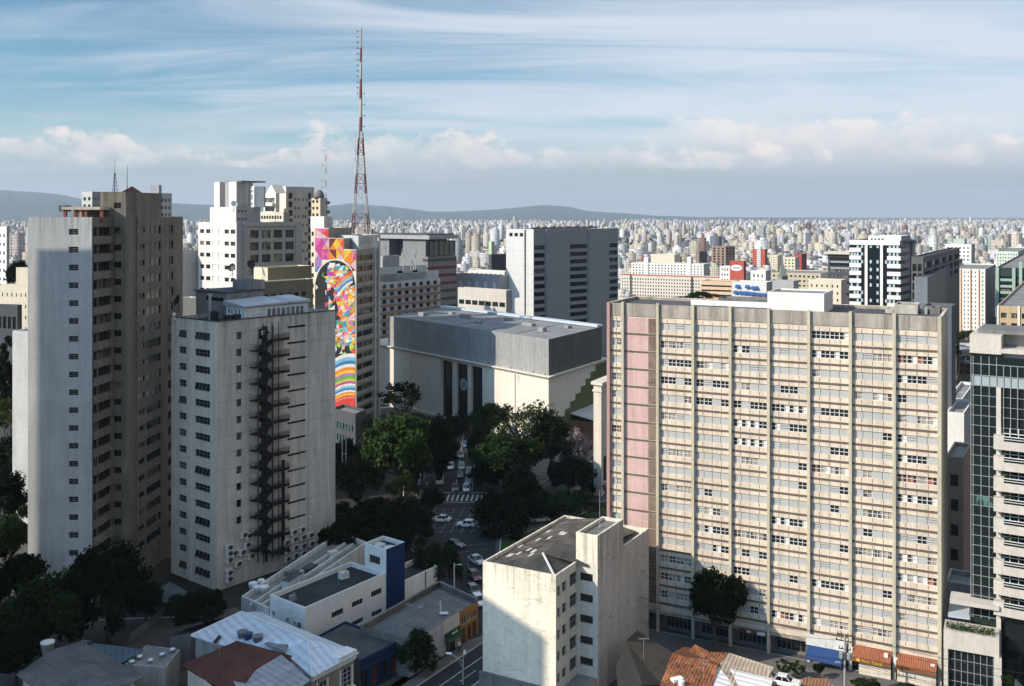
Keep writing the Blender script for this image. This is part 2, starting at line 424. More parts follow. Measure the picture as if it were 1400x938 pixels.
# ---------------------------------------------------------------- windows: pane (the window) with a frame as its child
WIN = {}
def win_mesh(kind, w, h, gm, fm):
    key = (kind, round(w, 2), round(h, 2), gm.name, fm.name)
    if key in WIN: return WIN[key]
    p = MB(); f = MB(); t = 0.05
    if kind.startswith('tilt'):                                   # top-hung panes pushed open
        n = int(kind[4:])
        p.quad((-w / 2, .14, 0), (w / 2, .14, 0), (w / 2, .14, h), (-w / 2, .14, h))
        for k in range(n):
            a = -w / 2 + w * (k + .08) / n; b = -w / 2 + w * (k + .92) / n
            for (z0, z1) in ((0.06, h * .96),):
                y0 = -.34
                p.quad((a, y0, z0), (b, y0, z0), (b, .06, z1), (a, .06, z1))
                f.quad((a, y0 - .02, z0), (a + .06, y0 - .02, z0), (a + .06, .04, z1), (a, .04, z1))
                f.quad((b - .06, y0 - .02, z0), (b, y0 - .02, z0), (b, .04, z1), (b - .06, .04, z1))
                f.box(((a + b) / 2, y0, z0 - .04), (b - a, .05, .06))
        nx, ny = n, 1
    else:
        p.quad((-w / 2, .04, 0), (w / 2, .04, 0), (w / 2, .04, h), (-w / 2, .04, h))
        nx, ny = int(kind[-2]), int(kind[-1])
    for k in range(nx + 1):
        x = -w / 2 + w * k / nx; x = min(max(x, -w / 2 + t / 2), w / 2 - t / 2)
        f.box((x, 0.0, 0), (t, .07, h))
    for k in range(ny + 1):
        z = h * k / ny; z = min(max(z, t / 2), h - t / 2)
        f.box((0, 0.002, z - t / 2), (w - .002, .066, t))
    WIN[key] = (p.mesh('window', [gm]), f.mesh('frame', [fm])); return WIN[key]
def put_window(bld, f, rect, kind, rec, gm, fm, frame=True, extra=None):
    a, b, c, d = rect; pm, fme = win_mesh(kind, b - a, d - c, gm, fm)
    o = bpy.data.objects.new('window', pm); COL.objects.link(o); o.parent = bld
    q = f.pt((a + b) / 2, c, -rec); g = ORIG[bld]
    o.location = (q[0] - g[0], q[1] - g[1], q[2] - g[2]); o.rotation_euler = (0, 0, f.rz)
    if frame:
        k = bpy.data.objects.new('frame', fme); COL.objects.link(k); k.parent = o
    return o
# ---------------------------------------------------------------- shared materials
M_WHITE = plaster('white_paint', (0.72, 0.72, 0.70), 0.10, 0.18)
M_WGREY = plaster('white_render_weathered', (0.60, 0.60, 0.585), 0.14, 0.30)
M_CREAM = plaster('cream_render', (0.62, 0.56, 0.46), 0.14, 0.28)
M_BEIGE = plaster('beige_concrete', (0.44, 0.41, 0.355), 0.16, 0.30)
M_CONC = plaster('grey_concrete', (0.33, 0.32, 0.31), 0.20, 0.38)
M_DCONC = plaster('dark_concrete', (0.17, 0.165, 0.16), 0.22, 0.35)
M_ROOFD = plaster('dark_roofing', (0.075, 0.075, 0.078), 0.35, 0.0, fine=2.5, spots=0.25)
M_ROOFG = plaster('grey_roofing', (0.20, 0.195, 0.19), 0.30, 0.0, fine=2.5, spots=0.2)
M_FRAME = plain('dark_window_frame', (0.06, 0.06, 0.06), 0.5)
M_WFRAME = plain('white_window_frame', (0.62, 0.62, 0.60), 0.5)
M_GFRAME = plain('grey_window_frame', (0.25, 0.25, 0.25), 0.5)
M_GLASS = glass('window_glass')
M_GLASSC = glass('window_glass_curtained', share=0.28)
M_GLASSD = glass('dark_glass', dark=(0.010, 0.014, 0.017), share=0.04, rough=0.05)
M_METAL = plain('black_steel', (0.012, 0.012, 0.013), 0.5, 0.0)
M_GALV = plain('galvanised_metal', (0.42, 0.43, 0.44), 0.42, 0.5)
M_BLACKTRIM = plain('black_coping', (0.035, 0.034, 0.035), 0.7)

def rows(z0, step, n, h): return [(z0 - step * k - h / 2, z0 - step * k + h / 2) for k in range(n)]
def grid(f, cols, zr):
    """openings from photo columns (x0, x1) at the face and a list of height ranges"""
    return [(f.s(a), f.s(b), c, d) for c, d in zr for a, b in cols]

# ================================================================= A: tall pale tower on the left
def tower_left():
    L = P(38, 167); C1 = P(126, 167); C2 = P(153, 174); C3 = P(172, 173.9); R2 = P(221, 188.7); R = P(250, 198.7)
    K = (L[0] + (R[0] - C3[0]) + (C2[0] - C1[0]), R[1] - 0.5)
    poly = [L, C1, C2, C3, R, K]
    zt = 65.4
    b = thing('apartment_tower', 'tall narrow slab tower at far left, pale blank front with one column of small windows', 'apartment tower', base_of(poly))
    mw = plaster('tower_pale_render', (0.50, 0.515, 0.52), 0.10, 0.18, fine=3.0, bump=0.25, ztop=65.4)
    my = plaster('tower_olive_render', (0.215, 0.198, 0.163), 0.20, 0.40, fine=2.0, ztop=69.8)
    fs = [Face(poly[i], poly[(i + 1) % 6]) for i in range(6)]
    z0 = 62.93; st = 2.994
    r0 = grid(fs[0], [(94, 107)], rows(z0, st, 19, 1.0))
    r1 = grid(fs[1], [(127.2, 133.5), (134.5, 151.5)], rows(z0, st, 20, 1.55))
    r2 = grid(fs[2], [(155.5, 166)], rows(z0 + .1, st, 20, 1.1))
    r3 = grid(fs[3], [(189.5, 198)], rows(z0 + .1, st, 20, 1.0)) + grid(fs[3], [(200.5, 220), (230, 237)], rows(z0, st, 20, 1.55))
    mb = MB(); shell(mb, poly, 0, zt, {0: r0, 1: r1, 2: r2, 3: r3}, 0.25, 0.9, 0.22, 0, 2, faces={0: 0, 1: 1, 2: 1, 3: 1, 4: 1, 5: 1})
    for k in range(20):                                        # projecting balcony aprons on the side
        z = z0 - st * k - 0.8
        if z > 1.5: fs[1].box(mb, 0.25, fs[1].L - 0.2, z - 1.25, z - 0.02, 0.003, 0.35, 1)
    fs[0].box(mb, fs[0].L - .35, fs[0].L - .02, 0, zt - .3, 0.003, .10, 0)
    fs[3].box(mb, fs[3].s(186), fs[3].s(188), 0, zt + 0.0, 0.003, .18, 1)
    mb.build('wall', [mw, my, M_ROOFG], b)
    for r in r0: put_window(b, fs[0], r, 'bars23', 0.2, M_GLASSD, M_GFRAME)
    for r in r1: put_window(b, fs[1], r, 'bars21' if r[1] - r[0] < 3 else 'bars41', 0.25, M_GLASS, M_FRAME)
    for r in r2: put_window(b, fs[2], r, 'bars21', 0.2, M_GLASS, M_FRAME)
    for i, r in enumerate(r3):
        if i % 1 == 0: put_window(b, fs[3], r, 'bars31' if r[1] - r[0] > 3 else 'bars21', 0.2, M_GLASS, M_FRAME, frame=i < 70)
    # stair and lift head
    T0 = P(137, 174.1); T2 = R2; T1 = C3
    hp = [T0, T1, T2, (T0[0] + T2[0] - T1[0], T2[1])]
    f0, f1 = Face(T0, T1), Face(T1, T2); mb = MB()
    rr = [(f0.s(156), f0.s(165.5), 66.9, 67.9)]
    shell(mb, hp, zt, 69.8, {0: rr}, .2, .3, .2, 0, 1)
    mb.build('stair_head', [my, M_ROOFG], b)
    put_window(b, f0, rr[0], 'bars23', .15, M_GLASSD, M_FRAME)
    mb = MB(); q = inset(hp, 2.4); c = base_of(q)
    for i in range(4): mb.poly([(*q[i], 69.6), (*q[(i + 1) % 4], 69.6), (c[0], c[1], 71.0)])
    mb.build('tank_roof', [corrugated('red_clay_tile', (0.23, 0.085, 0.05), fs[3].rz, .35, tile=True, rows=.6)], b)
    # roof pergola with red posts
    mb = MB(); mr = plain('red_brown_paint', (0.26, 0.07, 0.06), .8)
    pf = Face((L[0] + 0.5, 169.5), (C1[0] + 1.4, 169.6))
    pf.box(mb, pf.s(84), pf.s(137), 66.65, 67.15, -5.5, 0, 1)
    pf.box(mb, pf.s(79), pf.s(87), 66.35, 67.4, -3.0, -.4, 2)
    for x in (86, 100, 114.5, 136):
        pf.box(mb, pf.s(x), pf.s(x + 3.6), 64.5, 66.65, -.7, -.2, 0)
    pf.box(mb, pf.s(107.5), pf.s(111), 64.5, 66.65, -.7, -.25, 3)
    pf.box(mb, pf.s(85), pf.s(135), 64.5, 66.65, -6, -5.2, 2)
    mb.build('roof_terrace', [mr, M_CREAM, M_DCONC, plain('ochre_paint', (.42, .31, .17), .8)], b)
    # two thin masts on the head
    for x, y, lab in ((157, 217, 'thin dark mast with a lattice foot on the tall left tower roof'), (174, 226, 'thinner plain mast right of the lattice footed one on the left tower roof')):
        d = 178; m = MB(); X, Y = P(x, d); zt2 = Zy(y, d)
        m.tube((X, Y, 69.5), (X, Y, zt2), .07, .03, 5)
        if x == 157:
            for k in range(3): m.tube((X + .5 * cos(k * 2.1), Y + .5 * sin(k * 2.1), 69.5), (X + .12 * cos(k * 2.1), Y + .12 * sin(k * 2.1), 73.2), .05, .05, 4)
            for z in (70.2, 70.9, 71.6, 72.3, 73): m.box((X, Y, z), (.55 - (z - 70) * .1, .55 - (z - 70) * .1, .06))
        tag(m.build('mast', [M_METAL]), lab, 'mast')
tower_left()

# ================================================================= B: white block with the fire escape
B_POLY = plan(297, 173.5, 234, -1007, 458, 1817)
FB_L, FB_R = Face(B_POLY[0], B_POLY[1]), Face(B_POLY[1], B_POLY[2])
def block_fire_escape():
    poly = B_POLY; zt = 47.1; z0, st = 44.3, 2.983
    b = thing('office_block', 'grey white block with a black fire escape zigzagging down its side', 'office block', base_of(poly))
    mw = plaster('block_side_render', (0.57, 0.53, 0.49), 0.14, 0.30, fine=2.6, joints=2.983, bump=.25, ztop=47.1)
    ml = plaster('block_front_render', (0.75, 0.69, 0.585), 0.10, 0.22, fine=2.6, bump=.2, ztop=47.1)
    rl = grid(FB_L, [(244.6, 255), (266.5, 287)], rows(z0, st, 15, 1.3))
    rr = grid(FB_R, [(323.3, 330.3)], rows(z0, st, 12, 1.35)); rs = grid(FB_R, [(393, 418)], rows(z0 + .5, st, 13, .42))
    rg = grid(FB_R, [(423.6, 424.8)], rows(z0 + .2, st, 13, 1.6))
    dr = [(FB_R.s(354), FB_R.s(360), z0 - st * k - 1.1, z0 - st * k + .8) for k in range(13)]
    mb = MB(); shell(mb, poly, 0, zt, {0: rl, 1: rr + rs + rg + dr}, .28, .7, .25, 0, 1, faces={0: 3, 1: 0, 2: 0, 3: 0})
    for s in (FB_L, FB_R): s.box(mb, 0, s.L, zt + .003, zt + .16, -.3, .1, 2)
    FB_R.box(mb, FB_R.s(421.8), FB_R.L - .02, 0, zt - .35, .003, .12, 0)
    FB_L.box(mb, FB_L.s(259.5), FB_L.s(262), 0, zt - .3, .003, .16, 3)
    mb.build('wall', [mw, M_ROOFD, M_BLACKTRIM, ml], b)
    rnd = random.Random(3)
    for i, r in enumerate(rl):
        wide = r[1] - r[0] > 2
        kind = ('tilt4' if wide else 'tilt3') if (i < 2 or i >= 28 or rnd.random() < .18) else ('bars42' if wide else 'bars22')
        put_window(b, FB_L, r, kind, .22, M_GLASS, M_GFRAME)
    for r in rr: put_window(b, FB_R, r, 'bars11', .25, M_GLASSD, M_FRAME)
    for r in rs: put_window(b, FB_R, r, 'slot41', .25, M_GLASSD, M_FRAME)
    for r in dr:
        o = put_window(b, FB_R, r, 'door11', .25, M_GLASSD, M_FRAME); o.name = 'door'
    m = MB()
    for r in rg: FB_R.quad(m, r[0], r[1], r[2], r[3], -.26)
    m.build('joint_slits', [M_BLACKTRIM], b)
    # fire escape: landings either side of a stair shaft, with railings and posts
    fe = MB(); f = FB_R
    sl0, sl1, sr0, sr1 = f.s(340.5), f.s(352), f.s(372.5), f.s(387)
    for x in (352, 363.5, 372.5): f.box(fe, f.s(x) - .06, f.s(x) + .06, 3.0, zt - .8, 1.75, 1.87)
    for x in (352, 372.5): f.box(fe, f.s(x) - .05, f.s(x) + .05, 3.0, zt - 1.6, .12, .22)
    f.box(fe, f.s(357.6), f.s(363), 4, zt - 1.6, .004, .05)
    root = fe.build('fire_escape', [M_METAL], b); ORIG[root] = ORIG[b]
    for k in range(14):
        za = z0 - st * k - 1.35; zb = za - st / 2                 # right landing, left landing
        for (s0, s1, z) in ((f.s(366), sr1, za), (sl0, f.s(355), zb)):
            if z < 3: continue
            m = MB(); f.box(m, s0, s1, z - .16, z, .1, 1.95)
            for h in (.35, .7, 1.05):
                f.box(m, s0, s1, z + h, z + h + .05, 1.84, 1.9)
                e = s1 if s0 > f.s(360) else s0
                f.box(m, e - .03, e + .03, z + h, z + h + .05, .1, 1.84)
            n = 12
            for q in range(n + 1):
                a = s0 + (s1 - s0) * q / n; f.box(m, a - .03, a + .03, z, z + 1.08, 1.85, 1.9)
            f.box(m, s0, s1, z, z + .3, 1.82, 1.848)
            m.build('landing', [M_METAL], root)
        for (sa, zA, sb, zB, off) in ((f.s(366), za, f.s(355), zb, 1.35), (f.s(355), zb, f.s(366), za - st, .55)):
            if zB < 3: continue
            m = MB()
            for o in (off - .38, off + .38):
                m.quad(f.pt(sa, zA - .25, o), f.pt(sb, zB - .25, o), f.pt(sb, zB + .45, o), f.pt(sa, zA + .45, o))
                m.tube(f.pt(sa, zA + 1.0, o), f.pt(sb, zB + 1.0, o), .035, .035, 4)
            for q in range(8):
                t = (q + .5) / 8; a = sa + (sb - sa) * t; z = zA + (zB - zA) * t
                f.box(m, a - .22, a + .22, z - .05, z, off - .38, off + .38)
            m.build('stair_flight', [M_METAL], root)
    # dark riser duct next to the stairs
    m = MB(); f.box(m, f.s(385.2), f.s(387.2), 3, z0 - st * 8, .003, .5); f.box(m, f.s(357.5), f.s(360), 3, zt - 1.5, 1.0, 1.3); m.build('duct', [M_METAL], b)
    # roof house, white shed with folded metal roof
    def on(x, y, z): return GP(x, y, z)
    R0 = zt - .7
    p = plan(309, 184.5, 268, -1007, 360, 1817); zb = 51.3
    m = MB(); ff = Face(p[0], p[1]); fr = Face(p[1], p[2])
    sl = [(ff.s(281), ff.s(306), 49.6, 50.3)]; sr = [(fr.s(330), fr.s(341), 49.6, 50.2)]
    shell(m, p, R0, zb, {0: sl, 1: sr}, .2, .25, .2, 0, 1)
    q = inset(p, -.35); m.prism(q, zb + .004, zb + .16, 2)
    m.build('roof_house', [plaster('roof_house_render', (.30, .295, .29), .2, .4), M_ROOFD, M_BLACKTRIM], b)
    for r, fx in ((sl[0], ff), (sr[0], fr)): put_window(b, fx, r, 'slot31', .18, M_GLASSD, M_FRAME)
    m = MB(); p = plan(341, 190, 318, -1007, 362, 1817); shell(m, p, zb, 53.2, {}, .2, .2, .2); m.build('tank_room', [M_CONC, M_ROOFD], b)
    sh = plan(335, 180.0, 309, -1007, 421, 1817); fl, fr = Face(sh[0], sh[1]), Face(sh[1], sh[2])
    m = MB(); z1 = 49.0
    rsh = [(fl.s(x), fl.s(x + 1.8), 47.6, 48.5) for x in (312, 316, 321, 326)]
    wall(m, fl, R0, z1, rsh, .15, 0); 
    rb = [(fr.s(x), fr.s(x + 4.5), 46.7, 48.4) for x in (366, 372.5, 379, 385.5, 392, 398.5, 405, 411)]
    wall(m, fr, R0, z1 - .1, rb, .15, 0)
    wall(m, Face(sh[2], sh[3]), R0, z1); wall(m, Face(sh[3], sh[0]), R0, z1 + .8)
    m.build('roof_shed', [M_WHITE], b)
    for r in rsh: put_window(b, fl, r, 'slot11', .12, M_GLASSD, M_FRAME, frame=False)
    for r in rb: put_window(b, fr, r, 'bars21', .12, M_GLASS, M_WFRAME)
    mm = corrugated('pale_metal_sheet', (.50, .53, .56), fl.rz, .5, .12, .45, 30, .25)
    m = MB(); q = inset(sh, -.35); mid = lambda a, b_, t: (a[0] + (b_[0] - a[0]) * t, a[1] + (b_[1] - a[1]) * t)
    a0, a1, a2, a3 = q; lo, hi = z1 + .06, z1 + 1.0
    m.hexa([(*a0, lo), (*a1, lo), (*mid(a1, a2, .6), lo), (*mid(a0, a3, .6), lo)], [(*a0, hi), (*a1, lo + .15), (*mid(a1, a2, .6), lo + .45), (*mid(a0, a3, .6), hi + .25)])
    m.hexa([(*mid(a0, a3, .61), lo), (*mid(a1, a2, .61), lo), (*a2, lo), (*a3, lo)], [(*mid(a0, a3, .61), hi), (*mid(a1, a2, .61), lo + .3), (*a2, lo + .5), (*a3, hi + .2)])
    m.build('shed_roof', [mm], b)
    m = MB()                                                   # terrace railing along the right edge
    for q in range(13):
        s = FB_R.s(372) + (FB_R.L - .3 - FB_R.s(372)) * q / 12; m.tube(FB_R.pt(s, zt + .1, -.3), FB_R.pt(s, zt + 1.1, -.3), .03, .03, 4)
    for h in (.6, 1.1): m.tube(FB_R.pt(FB_R.s(372), zt + h, -.3), FB_R.pt(FB_R.L - .3, zt + h, -.3), .025, .025, 4)
    m.build('railing', [M_GALV], b)
block_fire_escape()

# ================================================================= C: grey office block with green glazed grid
def office_glazed():
    p = plan(323.4, 292, 271, -1007, 411, 1817); zt = Zy(304, 292); fl, fr = Face(p[0], p[1]), Face(p[1], p[2])
    b = thing('office_building', 'office building with pinkish front and large square dark green windows on its grey side', 'office building', base_of(p))
    mp = plaster('pinkish_render', (.63, .58, .545), .06, .12); mg = plaster('grey_cladding', (.33, .335, .34), .08, .08, joints=1.6)
    fx = lambda v: 260 + v / 5.52; zr = lambda f, v, y: f.z(v, 230 + y / 5.52)
    cols = [(fx(75), fx(105)), (fx(120), fx(152)), (fx(260), fx(292)), (fx(306), fx(340))]
    zc = [fl.z(300, 230 + y / 5.52) for y in (477, 567, 657, 747, 837)]; step = zc[0] - zc[1]
    zc = [zc[0] - step * k for k in range(12)]
    rl = [(fl.s(a), fl.s(c), z - .6, z + .6) for z in zc for a, c in cols]
    bl = [(fl.s(fx(a)), fl.s(fx(c)), z - .75, z + .75) for z in zc for a, c in ((168, 205), (212, 245))]
    gcols = [(fx(453), fx(518)), (fx(541), fx(607)), (fx(630), fx(695)), (fx(718), fx(783))]
    zg = [fr.z(370, 230 + y / 5.52) for y in (496, 586, 678)]; gs = (zg[0] - zg[2]) / 2
    rg = [(fr.s(a), fr.s(c), zg[0] - gs * k - 1.2, zg[0] - gs * k + 1.2) for k in range(6) for a, c in gcols]
    m = MB(); shell(m, p, 0, zt, {0: rl + bl, 1: rg}, .3, .6, .25, 0, 2, faces={0: 0, 1: 1, 2: 1, 3: 0})
    fr.box(m, fr.s(fx(402)), fr.L, zt - 1.2, zt - .1, .003, .5, 1)
    fr.box(m, fr.s(fx(402)), fr.s(fx(440)), 20, zt - 1.2, .003, .4, 1); fr.box(m, fr.s(fx(795)), fr.L, 20, zt - 1.2, .003, .4, 1)
    m.build('wall', [mp, mg, M_ROOFG], b)
    mgl = glass('green_black_glass', dark=(.010, .026, .022), light=(.16, .27, .16), share=.22, rough=.04)
    for r in rl: put_window(b, fl, r, 'bars21', .2, M_GLASSD, M_FRAME, frame=False)
    for r in bl:
        o = put_window(b, fl, r, 'blank11', .12, M_WHITE, M_WHITE, frame=False); o.name = 'shutter'
    for r in rg: put_window(b, fr, r, 'bars33', .35, mgl, M_FRAME)
    # upper storeys and crowning fins
    d2 = 296.4; q = plan(322.8, d2, 287, -1007, 356, 1817); z2 = Zy(283, d2); fq = Face(q[1], q[2])
    rr = [(fq.s(fx(x)), fq.s(fx(x + 13)), zz, zz + .7) for x in (360, 385, 410) for zz in (zt + .6, zt + 2.9)]
    m = MB(); shell(m, q, zt - .5, z2, {1: rr}, .2, .3, .2, 0, 2, faces={0: 0, 1: 1, 2: 1, 3: 0}); m.build('upper_storey', [mp, mg, M_ROOFG], b)
    for r in rr: put_window(b, fq, r, 'slot11', .15, M_GLASSD, M_FRAME, frame=False)
    d3 = 301.3; q = plan(323.5, d3, 291, -1007, 364, 1817); z3 = Zy(248, d3); fl3, fr3 = Face(q[0], q[1]), Face(q[1], q[2])
    m = MB(); t = fl3.s
    fl3.box(m, t(292.6), t(300.4), z2, z3, -4, 0, 0); fl3.box(m, t(313), t(323.2), z2, z3, -6, 0, 0)
    fl3.box(m, t(300.4), t(313), z2, z3 - 1.2, -6, -3.2, 2); fl3.box(m, t(310.5), t(312.8), z2, z3 - 1, -2, -.6, 3)
    fl3.box(m, t(289), t(292.4), z2, z3 - 2, -6, -1.5, 0)
    fr3.box(m, .05, fr3.s(336), z2, z3 - .1, -6, -.02, 1); fr3.box(m, fr3.s(345), fr3.L, z2, z3 - 1.4, -8, -.4, 1)
    fr3.box(m, fr3.s(327), fr3.s(360), z3 - .15, z3 + .25, -6.5, 1.2, 2)
    m.build('crown', [mp, mg, M_DCONC, M_CREAM], b)
    fw = Face(P(336, 309.2), P(347.5, 300)); m = MB()
    rw = [(fw.s(x), fw.s(x + 1.6), a, c) for x in (336.8, 340.3, 343.8) for a, c in ((z2 + .6, z2 + 1.4), (z2 + 2.2, z2 + 3.8), (z2 + 4.4, z2 + 5.2))]
    wall(m, fw, z2, z3 - 1.5, rw, .2); fw.box(m, 0, fw.L, z2, z3 - 1.52, -3, -.25, 0); m.build('stair_wall', [M_WHITE], b)
    for r in rw: put_window(b, fw, r, 'slot11', .15, M_GLASSD, M_FRAME, frame=False)
office_glazed()

# ================================================================= F: beige residential group behind
def beige_group():
    fx = lambda v: 345 + v / 7.817; fy = lambda v: 230 + v / 7.817
    mb_ = plaster('pale_stone_render', (.52, .475, .42), .10, .2); mw = plaster('warm_white_render', (.68, .62, .54), .08, .15)
    d = 345; p = plan(fx(360), d, fx(275), -1007, fx(660), 1817); zt = Zy(fy(195), d); fl, fr = Face(p[0], p[1]), Face(p[1], p[2])
    b = thing('apartment_building', 'beige apartment tower rising behind the glazed office with dark balcony columns', 'apartment building', base_of(p))
    cols = [fx(v) for v in (450, 485, 535, 560, 580)]
    rr = [(fr.s(x), fr.s(x + 1.8), z, z + 1.0) for k in range(15) for i, x in enumerate(cols) for z in (zt - 5 - 3.0 * k,) if (i + k) % 3 or i < 2]
    rb = [(fr.s(fx(a)), fr.s(fx(c)), zt - 4.2 - 3 * k, zt - 2.2 - 3 * k) for k in range(16) for a, c in ((388, 430), (598, 630))]
    m = MB(); shell(m, p, 0, zt, {1: rr + rb}, .6, .6, .25, 0, 2, faces={0: 1, 1: 0, 2: 0, 3: 1})
    m.build('wall', [mb_, mw, M_ROOFG], b)
    for r in rr: put_window(b, fr, r, 'slot11', .2, M_GLASSD, M_FRAME, frame=False)
    for r in rb:
        o = put_window(b, fr, r, 'slot11', .55, M_GLASSD, M_FRAME, frame=False); o.name = 'balcony'
    # gabled balcony tower, left
    d = 336; p = plan(fx(250), d, fx(120), -700, fx(290), 1817); z1 = Zy(fy(265), d); fl, fr = Face(p[0], p[1]), Face(p[1], p[2])
    b = thing('apartment_building', 'white gabled tower with stacked balconies beside the beige apartment tower', 'apartment building', base_of(p))
    m = MB(); rr = [(fl.s(fx(135)), fl.s(fx(238)), z1 - 3.2 - 3 * k, z1 - 1.6 - 3 * k) for k in range(14)]
    shell(m, p, 0, z1, {0: rr}, .5, .4, .2, 0, 1)
    a, c = fl.pt(0, z1), fl.pt(fl.L, z1); e = fl.pt(fl.L * .62, z1 + 2.6)
    m.hexa([fl.pt(fl.L * .2, z1, 0), fl.pt(fl.L, z1, 0), fl.pt(fl.L, z1, -4), fl.pt(fl.L * .2, z1, -4)], [fl.pt(fl.L * .6, z1 + 2.8, 0), fl.pt(fl.L * .66, z1 + 2.8, 0), fl.pt(fl.L * .66, z1 + 2.8, -4), fl.pt(fl.L * .6, z1 + 2.8, -4)])
    for r in rr: fl.box(m, r[0] - .3, r[1] + .2, r[2] - 1.1, r[2] - .1, .003, 1.1, 0)
    m.build('wall', [mw, M_ROOFG], b)
    for r in rr: put_window(b, fl, r, 'bars31', .4, M_GLASSC, M_FRAME, frame=False)
    # domed turret, right
    d = 322; p = plan(fx(725), d, fx(632), -1007, fx(803), 1817); z1 = Zy(fy(318), d); fl, fr = Face(p[0], p[1]), Face(p[1], p[2])
    b = thing('apartment_building', 'narrow apartment tower with a dark domed turret beside the thin red mast', 'apartment building', base_of(p))
    my = plaster('sunny_yellow_render', (.60, .50, .34), .08, .15)
    rr = [(fl.s(fx(x)), fl.s(fx(x + 24)), z1 - 1.6 - 2.15 * k, z1 - .7 - 2.15 * k) for k in range(9) for x in (640, 682)]
    m = MB(); shell(m, p, 0, z1, {0: rr}, .3, .4, .2, 0, 1, faces={0: 0, 1: 2, 2: 2, 3: 0})
    for k in range(12): fr.box(m, fr.L * .85, fr.L + .6, z1 - 3 * k - 2, z1 - 3 * k - 1, -.5, .5, 3)
    m.build('wall', [my, M_ROOFG, mb_, M_DCONC], b)
    for r in rr: put_window(b, fl, r, 'slot11', .25, M_GLASSD, M_FRAME, frame=False)
    m = MB(); X, Y = P(fx(715), d + 2); R = 55 / 7.817 / F * d
    m.lathe((X, Y, z1 - .2), [(R, 0), (R, .9), (R * .95, 1.3), (R * .75, 2.1), (R * .4, 2.7), (.15, 2.95)], 14); m.build('dome', [M_DCONC], b, True)
    # thin guyed mast
    d = 318; X, Y = P(445.5, d); zb, ze = z1 - .5, Zy(203, d)
    m = MB(); mr, mwh = plain('mast_red', (.34, .075, .05), .6), plain('mast_white', (.62, .60, .58), .6)
    n = 8
    for k in range(n):
        a = zb + (ze - zb) * k / n; c = zb + (ze - zb) * (k + 1) / n
        m.tube((X - .18, Y, a), (X - .18, Y, c), .07, .07, 4, k % 2); m.tube((X + .18, Y, a), (X + .18, Y, c), .07, .07, 4, k % 2)
        for q in range(4): m.tube((X - .18, Y, a + (c - a) * q / 4), (X + .18, Y, a + (c - a) * (q + 1) / 4), .03, .03, 4, k % 2)
    for y in (206, 226, 247, 256):
        z = Zy(y, d); m.tube((X, Y, z), (X - 1.2, Y - .2, z), .06, .06, 4, 0); m.tube((X - 1.2, Y - .2, z - .5), (X - 1.2, Y - .2, z + .5), .05, .05, 4, 0)
    tag(m.build('radio_mast', [mr, mwh]), 'short thin red and white mast with side aerials above the domed turret', 'mast')
    # lit low parapet building in front of the group
    d = 327; p = plan(387.5, d, 355.5, -1007, 396, 1817); z1 = Zy(290, d); fl, fr = Face(p[0], p[1]), Face(p[1], p[2])
    b = thing('office_building', 'cream top floor with a row of dark windows behind the grey office roof', 'office building', base_of(p))
    rr = [(fl.s(357 + 3.6 * k), fl.s(359.6 + 3.6 * k), z1 - 2.3, z1 - 1.2) for k in range(8)]
    m = MB(); shell(m, p, 0, z1, {0: rr}, .25, .5, .2, 0, 1, faces={0: 0, 1: 2}); fl.box(m, fl.L * .95, fl.L, z1, z1 + 1.2, -2, -.2, 0)
    m.build('wall', [M_CREAM, M_ROOFG, M_CONC], b)
    for r in rr: put_window(b, fl, r, 'bars21', .2, M_GLASSD, M_FRAME, frame=False)
beige_group()

